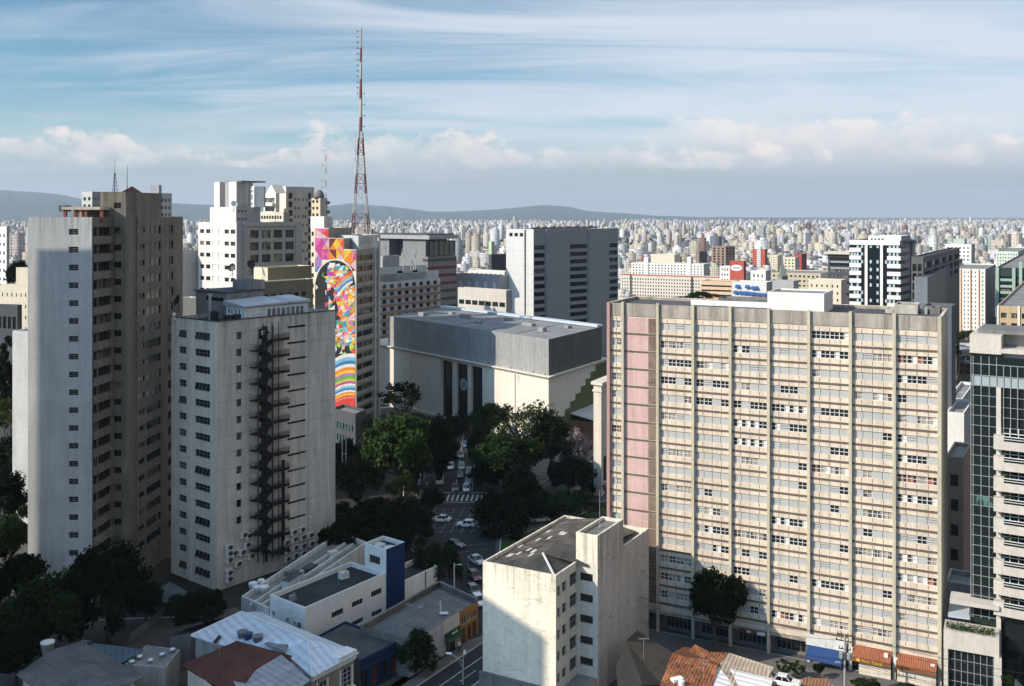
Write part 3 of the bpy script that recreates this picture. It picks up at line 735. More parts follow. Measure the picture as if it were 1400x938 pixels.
# ================================================================= M: the block with the painted gable
def mural_block():
    L, C, R = P(425, 296.6), P(487, 280), P(517, 294.5); K = (L[0] + R[0] - C[0], L[1] + R[1] - C[1])
    fl, fr = Face(L, C), Face(C, R); bk = (R[0] - C[0], R[1] - C[1])
    b = thing('mural_building', 'apartment block whose tall narrow end wall carries a bright geometric mural', 'apartment building', base_of([L, C, R, K]))
    me = plaster('mural_wall_cream', (.60, .53, .40), .08, .2); my = plaster('block_olive_grey', (.34, .32, .275), .15, .3); mg = plaster('block_pale_grey', (.44, .455, .47), .08, .15)
    st = 15.0 * 280 / F; z0 = fr.z(500, 352)
    rows_ = [z0 - st * k for k in range(17)]
    sa, sb, sc = 0.0, fl.s(449.3), fl.s(470)
    tops = ((0, sb, fl.z(437, 311.5)), (sb, sc, fl.z(460, 325.5)), (sc, fl.L, fl.z(480, 341)))
    rl = [(fl.s(426), fl.s(429), tops[0][2] - 2.4 - st * k, tops[0][2] - 1.2 - st * k) for k in range(18)]
    rr = [(fr.s(a), fr.s(c), z - .75, z + .75) for z in rows_ for a, c in ((488.2, 495.5), (496.2, 509))]
    rt = [(fr.s(513.2), fr.s(515.6), z - .8, z + .5) for z in rows_]
    m = MB()
    for s0, s1, z in tops:
        q = [fl.pt(s0, 0)[:2], fl.pt(s1, 0)[:2]]; q = [*q, (q[1][0] + bk[0], q[1][1] + bk[1]), (q[0][0] + bk[0], q[0][1] + bk[1])]
        last = s1 == fl.L
        shell(m, q, 0, z, {0: [(r[0] - s0, r[1] - s0, r[2], r[3]) for r in rl] if s0 == 0 else [], 1: (rr + rt) if last else []}, .3, .4, .15, 0, 2, faces={0: 0, 1: 1, 2: 1, 3: 1})
    for z in rows_: fr.box(m, fr.s(487.6), fr.s(510), z - 1.75, z - .85, .003, .35, 1)
    fr.box(m, fr.s(510.5), fr.s(512.6), 0, tops[2][2], .003, .5, 3); fr.box(m, fr.s(516), fr.L, 0, tops[2][2] + 3, .003, .5, 3)
    m.build('wall', [me, my, M_ROOFG, mg], b)
    for r in rl: put_window(b, fl, r, 'bars22', .2, M_GLASSD, M_FRAME, frame=False)
    for r in rr: put_window(b, fr, r, 'bars31' if r[1] - r[0] > 4 else 'bars21', .25, M_GLASSC, M_FRAME)
    for r in rt: put_window(b, fr, r, 'slot11', .25, M_GLASSD, M_FRAME, frame=False)
    m = MB(); p = plan(490, 286.2, 462, -613, 517, 1100); zz = Zy(322, 286.2)
    shell(m, p, tops[2][2] - .4, zz, {}, .2, .3, .2, 0, 1, faces={0: 0, 1: 2}); m.build('penthouse', [mg, M_ROOFG, M_WGREY], b)
    fp = Face(p[1], p[2]); fq = Face(p[0], p[1])
    for fx_, x0, x1 in ((fp, 494, 500), (fp, 502, 508), (fq, 474.5, 483)):
        put_window(b, fx_, (fx_.s(x0), fx_.s(x1), zz - 2.4, zz - .8), 'bars31', -.02, M_GLASSD, M_FRAME)
    p = plan(443, 293.5, 424.5, -613, 455, 1100); m = MB(); shell(m, p, tops[0][2] - .4, Zy(296, 293.5), {}, .2, .3, .2); m.build('tank_room', [M_WGREY, M_ROOFG], b)
    # ---- the painting: facets above, an arch of patchwork, sweeping bands below (nobody's portrait)
    pal = dict(pink=(.82, .16, .42), mag=(.62, .05, .32), red=(.80, .06, .04), org=(.90, .27, .03), yel=(.93, .60, .04), pale=(.85, .55, .62), lil=(.40, .22, .52), blue=(.04, .22, .52),
               sky=(.22, .55, .75), grn=(.16, .45, .05), lime=(.50, .66, .10), white=(.85, .85, .82), black=(.012, .012, .014), mar=(.18, .02, .03), teal=(.05, .35, .38), sal=(.86, .30, .22))
    names = list(pal); mats = [plaster('mural_' + n, tuple(t * .56 + .012 for t in c), .12, .22, fine=3, bump=.1) for n, c in pal.items()]; ix = {n: i for i, n in enumerate(names)}
    m = MB(); OFF = [0.03]
    def pt(x, y): return fl.pt(fl.s(x), fl.z(x, y), OFF[0])
    def tri(a, bb, c, n): m.poly([pt(*a), pt(*bb), pt(*c)], ix[n])
    zoom = lambda x, y: (420 + x / 6.257, 300 + y / 6.257)
    # facets (columns of about 10 px, rows of about 16 px)
    def facet(x0, y0, x1, y1, cs):
        c = ((x0 + x1) / 2, (y0 + y1) / 2); k = [(x0, y0), (x1, y0), (x1, y1), (x0, y1)]
        for i in range(4): tri(k[i], c, k[(i + 1) % 4], cs[i])
    Zf = lambda *v: zoom(v[0], v[1]) + zoom(v[2], v[3])
    facet(*Zf(66, 78, 184, 160), ('pink', 'red', 'pale', 'pale')); facet(*Zf(66, 160, 125, 255), ('pink', 'mag', 'mag', 'pink')); facet(*Zf(125, 160, 186, 255), ('lil', 'pale', 'sal', 'mag'))
    facet(*Zf(66, 255, 125, 345), ('mag', 'mag', 'lil', 'pale')); facet(*Zf(125, 255, 186, 345), ('mag', 'pink', 'mag', 'pink'))
    facet(*Zf(188, 163, 252, 258), ('mar', 'yel', 'org', 'mar')); facet(*Zf(252, 163, 314, 258), ('org', 'red', 'sal', 'yel'))
    facet(*Zf(186, 258, 250, 345), ('mar', 'mar', 'org', 'org')); facet(*Zf(250, 258, 316, 345), ('org', 'sal', 'pale', 'yel')); facet(*Zf(318, 262, 388, 345), ('yel', 'org', 'org', 'yel'))
    facet(*Zf(388, 262, 418, 345), ('lil', 'mag', 'mag', 'sal')); facet(*Zf(66, 345, 125, 450), ('lil', 'lil', 'blue', 'lil')); facet(*Zf(316, 345, 418, 440), ('org', 'pale', 'mar', 'sal'))
    # arch
    cx, ry = 458.0, 0.0
    ytop, yspr, xl, xr = 354.0, 388.0, 430.6, 486.6
    def arch(x, g=0.0):
        t = (x - (xl + xr) / 2) / ((xr - xl) / 2 - g); t = max(-1, min(1, t)); return yspr - (yspr - ytop - g * 1.2) * sqrt(1 - t * t)
    OFF[0] = .045; N = 24
    for k in range(N):
        a = xl + (xr - xl) * k / N; c = xl + (xr - xl) * (k + 1) / N
        m.quad(pt(a, 420), pt(c, 420), pt(c, arch(c)), pt(a, arch(a)), ix['white'])
    OFF[0] = .06; g = 1.6
    for k in range(N):
        a = xl + .3 + (xr - xl - .9) * k / N; c = xl + .3 + (xr - xl - .9) * (k + 1) / N
        m.quad(pt(a, 556), pt(c, 557), pt(c, max(arch(c, g), ytop + g)), pt(a, max(arch(a, g), ytop + g)), ix['black'])
    # patchwork inside the arch
    OFF[0] = .075; rnd = random.Random(21)
    cell = 4.2; nx = int((xr - xl) / cell); ny = int((505 - ytop) / cell)
    jit = {}
    def jp(i, j):
        if (i, j) not in jit: jit[(i, j)] = (xl + 1.2 + i * (xr - xl - 2.4) / nx + rnd.uniform(-2.2, 2.2) * (0 < i < nx), ytop + 2 + j * cell + rnd.uniform(-2.4, 2.4))
        return jit[(i, j)]
    bright = ['yel', 'org', 'pink', 'white', 'sky', 'lime', 'red', 'white', 'pale', 'blue', 'sal', 'grn', 'yel', 'white', 'mag', 'teal', 'org']
    for j in range(ny):
        for i in range(nx):
            q = [jp(i, j), jp(i + 1, j), jp(i + 1, j + 1), jp(i, j + 1)]
            if any(yy < arch(xx, 2.2) + .5 for xx, yy in q): continue
            u = (i + .5) / nx; v = (j + .5) / ny
            dark = (u < .30 and v < .66) or (abs(u - .42 + .1 * sin(v * 9)) < .07 and .25 < v < .62) or (.55 < u < .95 and .80 < v < .97) or (u < .55 and .86 < v < .98)
            if dark and rnd.random() < .88: continue
            n = rnd.choice(bright); 
            if .30 < v < .5 and u > .5: n = rnd.choice(['pink', 'org', 'yel', 'white', 'sal'])
            if rnd.random() < .6: m.poly([pt(*p_) for p_ in q[::-1]], ix[n])
            else:
                n2 = rnd.choice(bright); tri(q[0], q[3], q[1], n); tri(q[1], q[3], q[2], n2)
    # slanting ribbon across the arch
    OFF[0] = .09
    def band(pts, w, n):
        for (x0, y0), (x1, y1) in zip(pts, pts[1:]): m.poly([pt(x0, y0 + w), pt(x1, y1 + w), pt(x1, y1), pt(x0, y0)], ix[n])
    for i, n in enumerate(('red', 'org', 'sky', 'blue', 'white')):
        band([(459 + i * .8, 388 + i * 3.2), (466 + i * .6, 381 + i * 3.2), (474, 374 + i * 3.6), (482.5, 368 + i * 3.9)], 2.9, n)
    for k in range(5): band([(478 + k * .6, 425 + k * 8), (486, 417 + k * 10)], 2.0, ('grn', 'white', 'grn', 'org', 'yel')[k])
    # sweeping bands at the foot
    OFF[0] = .105
    for i, n in enumerate(('white', 'sky', 'blue', 'white', 'org', 'yel', 'lil', 'grn', 'lime', 'mag', 'white', 'sky', 'blue', 'white', 'org', 'yel', 'red', 'sal', 'red')):
        y = 484 + i * 5.0 - .09 * i * i
        pts = [(xl + .4 + k * (xr - xl - .8) / 10, y + 34 * (1 - k / 10) ** 1.4 - 7 * sin(pi * k / 10)) for k in range(11)]
        pts = [(x, min(y_, 551 + (x - xl) * .1)) for x, y_ in pts]
        for (x0, y0), (x1, y1) in zip(pts, pts[1:]):
            bot0, bot1 = (min(y0 + 5.2, 552 + (x0 - xl) * .1), min(y1 + 5.2, 552 + (x1 - xl) * .1))
            if i == 18: bot0, bot1 = 552 + (x0 - xl) * .1, 552 + (x1 - xl) * .1
            if bot0 - y0 < .05 and bot1 - y1 < .05: continue
            m.poly([pt(x0, bot0), pt(x1, bot1), pt(x1, y1), pt(x0, y0)], ix[n])
        OFF[0] += .002
    m.build('mural', mats, b)
mural_block()

# ================================================================= red and white broadcasting tower
def broadcast_tower():
    d = 312; X, Y = P(493.3, d); zb = Zy(320, d)
    mr, mw = plain('tower_red', (.15, .042, .033), .6), plain('tower_white', (.40, .385, .37), .6)
    b = thing('broadcast_tower', 'tall red and white lattice tower tapering to a needle mast with aerials', 'radio tower', (X, Y, zb))
    hw = lambda z: max(.55, 2.75 - 2.2 * min(1, (z - zb) / (Zy(180, d) - zb)) ** .75)
    lv = [zb + (Zy(180, d) - zb) * (1 - (1 - k / 11) ** 1.12) for k in range(12)]
    for i in range(11):
        m = MB(); c = 0 if (i // 2) % 2 == 0 else 1
        a, e = lv[i], lv[i + 1]; wa, we = hw(a), hw(e)
        ca = [(X + s * wa, Y + t * wa, a) for s, t in ((-1, -1), (1, -1), (1, 1), (-1, 1))]; ce = [(X + s * we, Y + t * we, e) for s, t in ((-1, -1), (1, -1), (1, 1), (-1, 1))]
        for k in range(4):
            j = (k + 1) % 4
            m.tube(ca[k], ce[k], .21, .17, 5); m.tube(ca[k], ce[j], .06, .06, 4); m.tube(ca[j], ce[k], .06, .06, 4); m.tube(ce[k], ce[j], .07, .07, 4)
        m.build('lattice_section', [(mr, mw)[c]], b)
    z0 = lv[-1]; z1 = Zy(38, d); cuts = [z0, Zy(160, d), Zy(135, d), Zy(108, d), Zy(85, d), Zy(65, d), z1]
    for i in range(6):
        m = MB(); r = .56 - .06 * i
        m.tube((X - .1, Y, cuts[i]), (X + .05, Y, cuts[i + 1]), r, r - .05, 6); m.tube((X + .35, Y, cuts[i]), (X + .3, Y, cuts[i + 1]), .09, .09, 4)
        m.build('mast_section', [(mr, mw)[i % 2]], b)
    zz = [Zy(y, d) for y in np.linspace(43, 128, 12)]
    for z in zz:
        m = MB(); m.tube((X, Y, z), (X - 1.1, Y - .3, z), .07, .07, 4); m.tube((X - 1.1, Y - .3, z - .35), (X - 1.1, Y - .3, z + .35), .10, .10, 5); m.build('aerial', [M_METAL], b)
    for y in (128, 143, 158, 173):
        z = Zy(y, d); m = MB(); m.tube((X, Y, z), (X + 1.2, Y - .2, z), .07, .07, 4); m.tube((X + 1.2, Y - .2, z - .3), (X + 1.2, Y - .2, z + .3), .1, .1, 5); m.build('aerial', [M_METAL], b)
    m = MB(); m.tube((X - 1.6, Y, Zy(222, d)), (X - 1.6, Y, Zy(180, d)), .12, .12, 5)
    for y in (183, 194, 206, 218): m.tube((X - 1.6, Y, Zy(y, d)), (X - .4, Y, Zy(y, d)), .06, .06, 4); m.tube((X - 2.0, Y, Zy(y, d) - .4), (X - 2.0, Y, Zy(y, d) + .4), .09, .09, 4)
    m.build('side_array', [mw], b)
    # the plant block it stands on
    p = plan(516, 308, 479, -613, 520, 1817); m = MB(); shell(m, p, 0, zb, {}, .2, .05, .2)
    tb = thing('plant_block', 'grey flat topped block carrying the red and white lattice tower', 'building', base_of(p))
    ORIG[tb] = tuple(tb.location); m.build('wall', [M_WGREY, M_ROOFD], tb)
    m = MB(); m.prism(inset(plan(507, 311, 482, -613, 518, 1817), 1.2), zb + .01, zb + 1.6); m.build('plant_room', [M_CONC], tb)
broadcast_tower()
# ================================================================= the great hall with the clock
def great_hall():
    L, C, R = P(505, 277 * 1160 / 915.0), P(750, 277), P(828, 277 * 700 / 622.0); K = (L[0] + R[0] - C[0], L[1] + R[1] - C[1])
    poly = [L, C, R, K]; fl, fr = Face(L, C), Face(C, R)
    b = thing('great_hall', 'windowless cream hall with a grey box on top and a clock in its front', 'hall', base_of(poly))
    ms = plaster('hall_cream_stone', (.64, .605, .53), .06, .10, joints=1.45, fine=2.0)
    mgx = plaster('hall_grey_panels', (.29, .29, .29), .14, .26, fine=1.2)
    mrf = plaster('hall_roof_sheet', (.20, .205, .21), .25, .0, fine=.8, spots=.12)
    zc = 20.6; zt = 30.9
    s0, s1 = fl.s(602.5), fl.s(659.5); zp = fl.z(630, 497)
    m = MB(); wall(m, fl, 0, zc - .9, [(s0, s1, .3, zp)], 1.2, 0); wall(m, fr, 0, zc - .9); wall(m, Face(R, K), 0, zc - .9); wall(m, Face(K, L), 0, zc - .9)
    q = inset(poly, -.45); q2 = inset(poly, -.95)
    m.hexa([(*p, zc - .9) for p in poly], [(*p, zc - .5) for p in q]); m.hexa([(*p, zc - .5 + .004) for p in q], [(*p, zc - .1) for p in q2]); m.prism(q2, zc - .096, zc + .15)
    for x in (561, 663.5, 596.5, 703): fl.box(m, fl.s(x) - .6, fl.s(x) + .6, 0, zc - .95, .003, .30, 0)
    fl.box(m, .05, fl.L * .99, 1.0, 1.6, .003, .5, 0)
    m.build('wall', [ms], b)
    # glazed portal: three dark bays, slim white piers, ring clock
    mg = glass('portal_glass', dark=(.010, .010, .013), share=0, rough=.06)
    for a, c in ((602.5, 617.5), (622.8, 638.2), (643, 659.5)):
        m = MB(); fl.quad(m, fl.s(a), fl.s(c), .3, zp - .003, -1.1); o = m.build('glazed_bay', [mg], b)
        m = MB(); A, Bq = fl.s(a), fl.s(c)
        for k in range(1, 4): fl.box(m, A + (Bq - A) * k / 4 - .025, A + (Bq - A) * k / 4 + .025, .3, zp, -1.09, -1.05)
        for k in range(1, 9): fl.box(m, A, Bq, .3 + (zp - .3) * k / 9 - .025, .3 + (zp - .3) * k / 9 + .025, -1.085, -1.055)
        g = m.build('mullion_grid', [M_METAL], b); 
    for a, c in ((617.5, 622.8), (638.2, 643)):
        m = MB(); fl.box(m, fl.s(a), fl.s(c), .3, zp - .004, -1.05, -.3); m.build('pier', [ms], b)
    m = MB(); sc, zk, r = fl.s(630.5), fl.z(630, 526), 1.75
    ring = lambda ra, rb, n=28: [m.quad(fl.pt(sc + ra * cos(2 * pi * k / n), zk + ra * sin(2 * pi * k / n), -.95), fl.pt(sc + rb * cos(2 * pi * k / n), zk + rb * sin(2 * pi * k / n), -.95), fl.pt(sc + rb * cos(2 * pi * (k + 1) / n), zk + rb * sin(2 * pi * (k + 1) / n), -.95), fl.pt(sc + ra * cos(2 * pi * (k + 1) / n), zk + ra * sin(2 * pi * (k + 1) / n), -.95)) for k in range(n)]
    ring(1.55, 1.8); ring(.72, .86)
    for k in range(12):
        a = 2 * pi * k / 12; ca, sa = cos(a), sin(a)
        m.quad(fl.pt(sc + .95 * ca - .12 * sa, zk + .95 * sa + .12 * ca, -.94), fl.pt(sc + .95 * ca + .12 * sa, zk + .95 * sa - .12 * ca, -.94), fl.pt(sc + 1.48 * ca + .17 * sa, zk + 1.48 * sa - .17 * ca, -.94), fl.pt(sc + 1.48 * ca - .17 * sa, zk + 1.48 * sa + .17 * ca, -.94))
    for a, l in ((2.3, 1.2), (-.4, .9)): m.tube(fl.pt(sc, zk, -.9), fl.pt(sc + l * cos(a), zk + l * sin(a), -.9), .07, .05, 4)
    m.build('clock', [plain('clock_white', (.55, .56, .58), .6)], b)
    # upper box
    UL, UC, UR = P(531, 277 * 1160 / 941.0), fl.pt(fl.L - .5, 0, -.5)[:2], P(822.5, 308.8); UK = (UL[0] + UR[0] - UC[0], UL[1] + UR[1] - UC[1])
    up = [UL, UC, UR, UK]; ul, ur = Face(UL, UC), Face(UC, UR)
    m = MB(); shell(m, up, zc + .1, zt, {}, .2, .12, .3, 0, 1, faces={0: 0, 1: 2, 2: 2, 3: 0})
    for k in range(1, 7): ul.box(m, ul.L * k / 7 - .03, ul.L * k / 7 + .03, zc + .2, zt - .02, .003, .03, 0)
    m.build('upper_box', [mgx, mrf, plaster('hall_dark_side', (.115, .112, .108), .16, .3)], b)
    m = MB(); back = Face(UR, UK); back.box(m, -.3, back.L + .3, zt + .02, zt + .7, -2.2, .35); m.build('roof_gutter', [plain('pale_blue_flashing', (.46, .52, .56), .4)], b)
    m = MB(); u0 = lambda a, c: tuple(UL[i] + (UC[i] - UL[i]) * a + (UK[i] - UL[i]) * c for i in (0, 1))
    for a, c, w_, h in ((.12, .3, 3, 1.1), (.2, .62, 2, .8), (.34, .5, 4.5, 1.3), (.5, .3, 2, .7), (.55, .7, 3, 1.0), (.72, .55, 5, .9), (.86, .35, 2.4, 1.2), (.9, .7, 1.6, .9)): m.box((*u0(a, c), zt - .1), (w_, 1.6, h), ul.rz)
    for a in (.25, .45, .65, .8): m.hexa([(*u0(a, .05), zt - .1), (*u0(a + .006, .05), zt - .1), (*u0(a + .006, .95), zt - .1), (*u0(a, .95), zt - .1)], [(*u0(a, .05), zt + .02), (*u0(a + .006, .05), zt + .02), (*u0(a + .006, .95), zt + .02), (*u0(a, .95), zt + .02)])
    m.build('roof_plant', [mgx], b)
    m = MB()
    for k in range(16): s = fl.L * (.18 + .8 * k / 15); fl.box(m, s - .05, s + .05, zc + .15, zc + .75, -.4, -.3)
    m.build('cornice_spikes', [M_METAL], b)
    # stepped green field on the side wall
    m = MB(); mg2 = plaster('olive_green_paint', (.11, .13, .06), .12, .2, joints=1.45)
    nst = 7; ztop = zc - 1.0; 
    for k in range(nst):
        z1 = ztop - (ztop - 8) * k / nst; z0 = ztop - (ztop - 8) * (k + 1) / nst; s = fr.L * (.80 - .54 * k / (nst - 1))
        fr.quad(m, s, fr.L - .02, z0, z1, .02)
    fr.quad(m, fr.L * .20, fr.L - .02, 3, 8, .02); m.build('green_field', [mg2], b)
    # lower side aisle with sloping roof and porch
    p0, p1 = fr.pt(fr.L * .35, 0, 9)[:2], fr.pt(fr.L * 1.25, 0, 9)[:2]; p2, p3 = fr.pt(fr.L * 1.25, 0, .01)[:2], fr.pt(fr.L * .35, 0, .01)[:2]
    m = MB(); f = Face(p0, p1); rr = [(f.L * (k + .15) / 9, f.L * (k + .75) / 9, .8, 5.2) for k in range(9)]
    wall(m, f, 0, 6.2, rr, .5, 0); wall(m, Face(p3, p0), 0, 6.2); wall(m, Face(p1, p2), 0, 6.2)
    q = [f.pt(-.5, 0, .8)[:2], f.pt(f.L, 0, .8)[:2], p2, p3]; m.hexa([(*q[0], 6.25), (*q[1], 6.25), (*q[2], 7.8), (*q[3], 7.8)], [(*q[0], 6.45), (*q[1], 6.45), (*q[2], 8.0), (*q[3], 8.0)], 1)
    m.build('side_aisle', [plaster('brown_brick_wall', (.20, .105, .065), .25, .2), plaster('aisle_roof', (.42, .42, .42), .12, 0)], b)
    for r in rr: put_window(b, f, r, 'bars22', .4, M_GLASSD, M_FRAME, frame=False)
great_hall()

def white_pavilion():
    p = plan(822, 232, 811.5, -900, 862, 1386); f = Face(p[0], p[1]); f2 = Face(p[1], p[2]); zt = Zy(527, 232)
    b = thing('pavilion', 'pale classical building with a cornice squeezed between the hall and the big striped block', 'building', base_of(p))
    m = MB(); rr = [(f2.s(x), f2.s(x + 5), 3, 9) for x in (825, 836)]
    shell(m, p, 0, zt, {1: rr}, .4, .3, .3, 0, 1); q = inset(p, -.5); m.prism(q, zt + .003, zt + .7); m.prism(inset(p, -.25), zt - 1.6, zt - 1.2)
    m.build('wall', [plaster('pavilion_stone', (.58, .53, .45), .08, .15), M_ROOFG], b)
    for r in rr: put_window(b, f2, r, 'bars24', .3, M_GLASSD, M_FRAME, frame=False)
white_pavilion()

# ================================================================= E: big grey block with dark window strips
def grey_block():
    p = plan(729.5, 447, 692, -535, 845, 2200); fl, fr = Face(p[0], p[1]), Face(p[1], p[2]); zt = Zy(313.5, 447)
    b = thing('office_tower', 'big grey cladded block with stacked dark ribbon windows, its left side pale in the sun', 'office tower', base_of(p, -8))
    ORIG[b] = tuple(b.location)
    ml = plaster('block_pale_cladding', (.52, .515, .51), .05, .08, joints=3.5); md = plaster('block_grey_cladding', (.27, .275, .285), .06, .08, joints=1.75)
    st = 66.9 / 6.256 * 447 / F; z1 = fr.z(738, 300 + 240 / 6.256)
    zr = [(z1 - st * k - 1.05, z1 - st * k + .95) for k in range(15)]
    rr = [(fr.s(a), fr.s(c), x, y) for x, y in zr for a, c in ((730.2, 745.5), (779.5, 803), (832.8, 844.6))]
    fx = lambda v: 680 + v / 6.256
    rl = [(fl.s(fx(v)), fl.s(fx(v + 28)), zt - 3.4, zt - 1.8) for v in (102, 147, 192)]
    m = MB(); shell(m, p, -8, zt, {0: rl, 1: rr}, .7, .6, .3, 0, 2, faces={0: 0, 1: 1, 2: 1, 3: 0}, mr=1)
    fl.box(m, fl.s(717.5), fl.s(719), -8, zt - .3, .003, .4, 3)
    fr.box(m, fr.s(746), fr.s(746.9), -8, zt - .3, .003, .7, 1)
    for a, c in ((747, 778), (804, 832)): fr.box(m, fr.s(a), fr.s(c), -8, zt - .2, .003, .55, 1)
    m.build('wall', [ml, md, M_ROOFD, M_DCONC], b)
    for r in rr: put_window(b, fr, r, 'slot61', .6, M_GLASSD, M_FRAME, frame=False)
    for r in rl: put_window(b, fl, r, 'slot21', .3, M_GLASSD, M_FRAME, frame=False)
    m = MB(); 
    for k in range(26): s = fr.L * (.06 + .75 * k / 25); fr.box(m, s, s + fr.L * .025, zt + .003, zt + .6 + .25 * ((k * 7) % 3), -6, -5)
    m.build('roof_plant', [M_DCONC], b)
grey_block()

# ================================================================= R: the big striped residential block
R_FACE = Face(P(832, 161.0), P(1288, 138.6))
def striped_block():
    f = R_FACE; d = 13.0
    bk = (P(1386, 1000)[0] / 1000.0, 1.0); l = sqrt(bk[0] ** 2 + 1); bk = (bk[0] / l * d, bk[1] / l * d)
    A, Bq = f.A, f.B; poly = [A, Bq, (Bq[0] + bk[0], Bq[1] + bk[1]), (A[0] + bk[0], A[1] + bk[1])]
    b = thing('apartment_slab', 'wide beige apartment slab with many bands of shuttered windows between vertical ribs and a pink strip', 'apartment block', base_of(poly))
    mc = plaster('peach_panels', (.63, .525, .415), .09, .24, fine=1.8); ms = plaster('brown_ledge', (.13, .107, .088), .12, .2)
    mp = plaster('pilaster_beige', (.48, .43, .33), .08, .22); mpk = plaster('faded_pink_panel', (.54, .36, .335), .09, .22, spots=.06)
    mmz = plaster('brown_mosaic', (.20, .15, .115), .3, .2, fine=7.0, spots=.4); mgp = plaster('parapet_brown_grey', (.35, .31, .27), .16, .5)
    mj = plain('panel_joint', (.13, .10, .08), .9)
    zt = 51.6; z0, st = 48.2, 2.81; NR = 16
    zb = z0 - st * NR + .1                                       # underside of the flats
    pil = [832.0, 852.5, 900.2, 948.4, 999.3, 1051.4, 1106.3, 1163.2, 1223.0, 1288.0]; ps = [f.s(x) for x in pil]
    ps[0] = .15; ps[-1] = f.L - .3
    m = MB()
    bays = [(ps[0], ps[1], 2)] + [(ps[i], ps[i + 1], 4) for i in range(2, 9)]
    strips = []
    for i, (a, c, n) in enumerate(bays):
        for k in range(NR):
            zc = z0 - st * k; strips.append((a + .32, c - .32, zc - .57, zc + .57, n, k))
    rects = [s[:4] for s in strips]
    wall(m, f, zb, zt - 2.0, rects, .22, 0)
    for i in (1, 2, 3): wall(m, Face(poly[i], poly[(i + 1) % 4]), 0, zt, (), .2, 5)
    # ledges per floor
    for (a, c, n) in bays + [(ps[1], ps[2], 0)]:
        for k in range(NR + 1):
            z = z0 - st * k + 1.16
            if k: f.box(m, a + .25, c - .25, z + .08, z + .36, .003, .11 if n else .08, 1)
        for q in range(1, n):                                   # vertical panel joints
            s = a + (c - a) * q / n
            for k in range(NR):
                zc = z0 - st * k
                for u, v in ((.60, 1.14), (-1.2, -.60)): f.quad(m, s - .045, s + .045, zc + u, zc + v, .006, 6)
    # pink bay and mosaic strip
    sp0, sp1 = ps[1] + .3, f.s(886.5)
    for k in range(NR):
        z = z0 - st * k
        f.quad(m, sp0, sp1, z - 1.23, z + 1.15, .02, 3); f.quad(m, sp1 + .02, ps[2] - .25, z - 1.23, z + 1.15, .015, 4)
    # parapet band
    f.box(m, 0, f.L, zt - 2.0, zt, -.3, .12, 2)
    q = inset(poly, .3); m.poly([(*p, zt - .4) for p in q], 7)
    for i in range(4): j = (i + 1) % 4; m.quad((*q[i], zt - .004), (*q[j], zt - .004), (*q[j], zt - .4), (*q[i], zt - .4), 2)
    for i in (1, 2, 3): Face(poly[i], poly[(i + 1) % 4]).box(m, .0, Face(poly[i], poly[(i + 1) % 4]).L, zt + .003, zt + .1, -.35, .03, 0)
    f.box(m, 0, f.L, zb - .5, zb, -1.5, .12, 2)                 # slab over the shops
    m.build('wall', [mc, ms, mgp, mpk, mmz, M_BEIGE, mj, M_ROOFD], b)
    for i, x in enumerate(ps):
        w = .42 if i not in (0, len(ps) - 1) else .5
        mm = MB(); f.box(mm, x - w / 2, x + w / 2, 0, zt + (.25 if 0 < i < 9 else .1), -.1, .55)
        mm.build('pilaster', [plain('edge_pink_brown', (.36, .22, .20), .8) if i == 0 else mp], b)
    # window bands: shutters closed, half open, open
    rnd = random.Random(12); WV = {}
    msh = plaster('roller_shutter', (.40, .395, .385), .05, .05, fine=6, joints=.12); mgl = glass('flat_glass', dark=(.015, .017, .02), light=(.35, .30, .24), share=.3)
    mcurt = [plain('curtain_white', (.6, .58, .54), .9), plain('curtain_rust', (.30, .09, .05), .9), plain('room_dark', (.012, .012, .013), .9)]
    def band_mesh(n, states):
        key = (n, states)
        if key in WV: return WV[key]
        mm = MB(); w = 1.0 / n; h = 1.14
        for i, s in enumerate(states):
            a, c = -.5 + w * i, -.5 + w * (i + 1); g = .012 / n * 4
            if s == 's': mm.box(((a + c) / 2, .02, 0), (w - g, .05, h))
            elif s == 'h':                                     # slats hanging ajar with dark gaps
                for z0_, z1_ in ((0, .36), (.42, .70), (.77, h)): mm.box(((a + c) / 2, .02, z0_), (w - g, .05, z1_ - z0_))
                mm.quad((a, .16, 0), (c, .16, 0), (c, .16, h), (a, .16, h), 3)
            else:
                mm.quad((a, .14, 0), (c, .14, 0), (c, .14, h), (a, .14, h), 1 if s != 'r' else 3)
                mm.box(((a + c) / 2, .04, .54), (w, .05, .07), 0, 2); mm.box(((a + c) / 2, .041, 1.06), (w, .05, .07), 0, 2); mm.box(((a + c) / 2, .041, 0), (w, .05, .06), 0, 2)
                for t in (.02, .5, .98): mm.box((a + w * t, .03, 0), (w * .045, .05, h), 0, 2)
                if s == 'c': mm.quad((a + w * .55, .1, .05), (c, .1, .05), (c, .1, h), (a + w * .55, .1, h), 4)
                if s == 'r': mm.quad((a + w * .1, .1, .05), (c - w * .3, .1, .05), (c - w * .3, .1, h * .7), (a + w * .1, .1, h * .7), 5)
        WV[key] = mm.mesh('window', [msh, mgl, M_WFRAME, mcurt[2], mcurt[0], mcurt[1]]); return WV[key]
    order = sorted(strips, key=lambda s: -s[0]); rest = MB(); made = 0
    hidden = 0
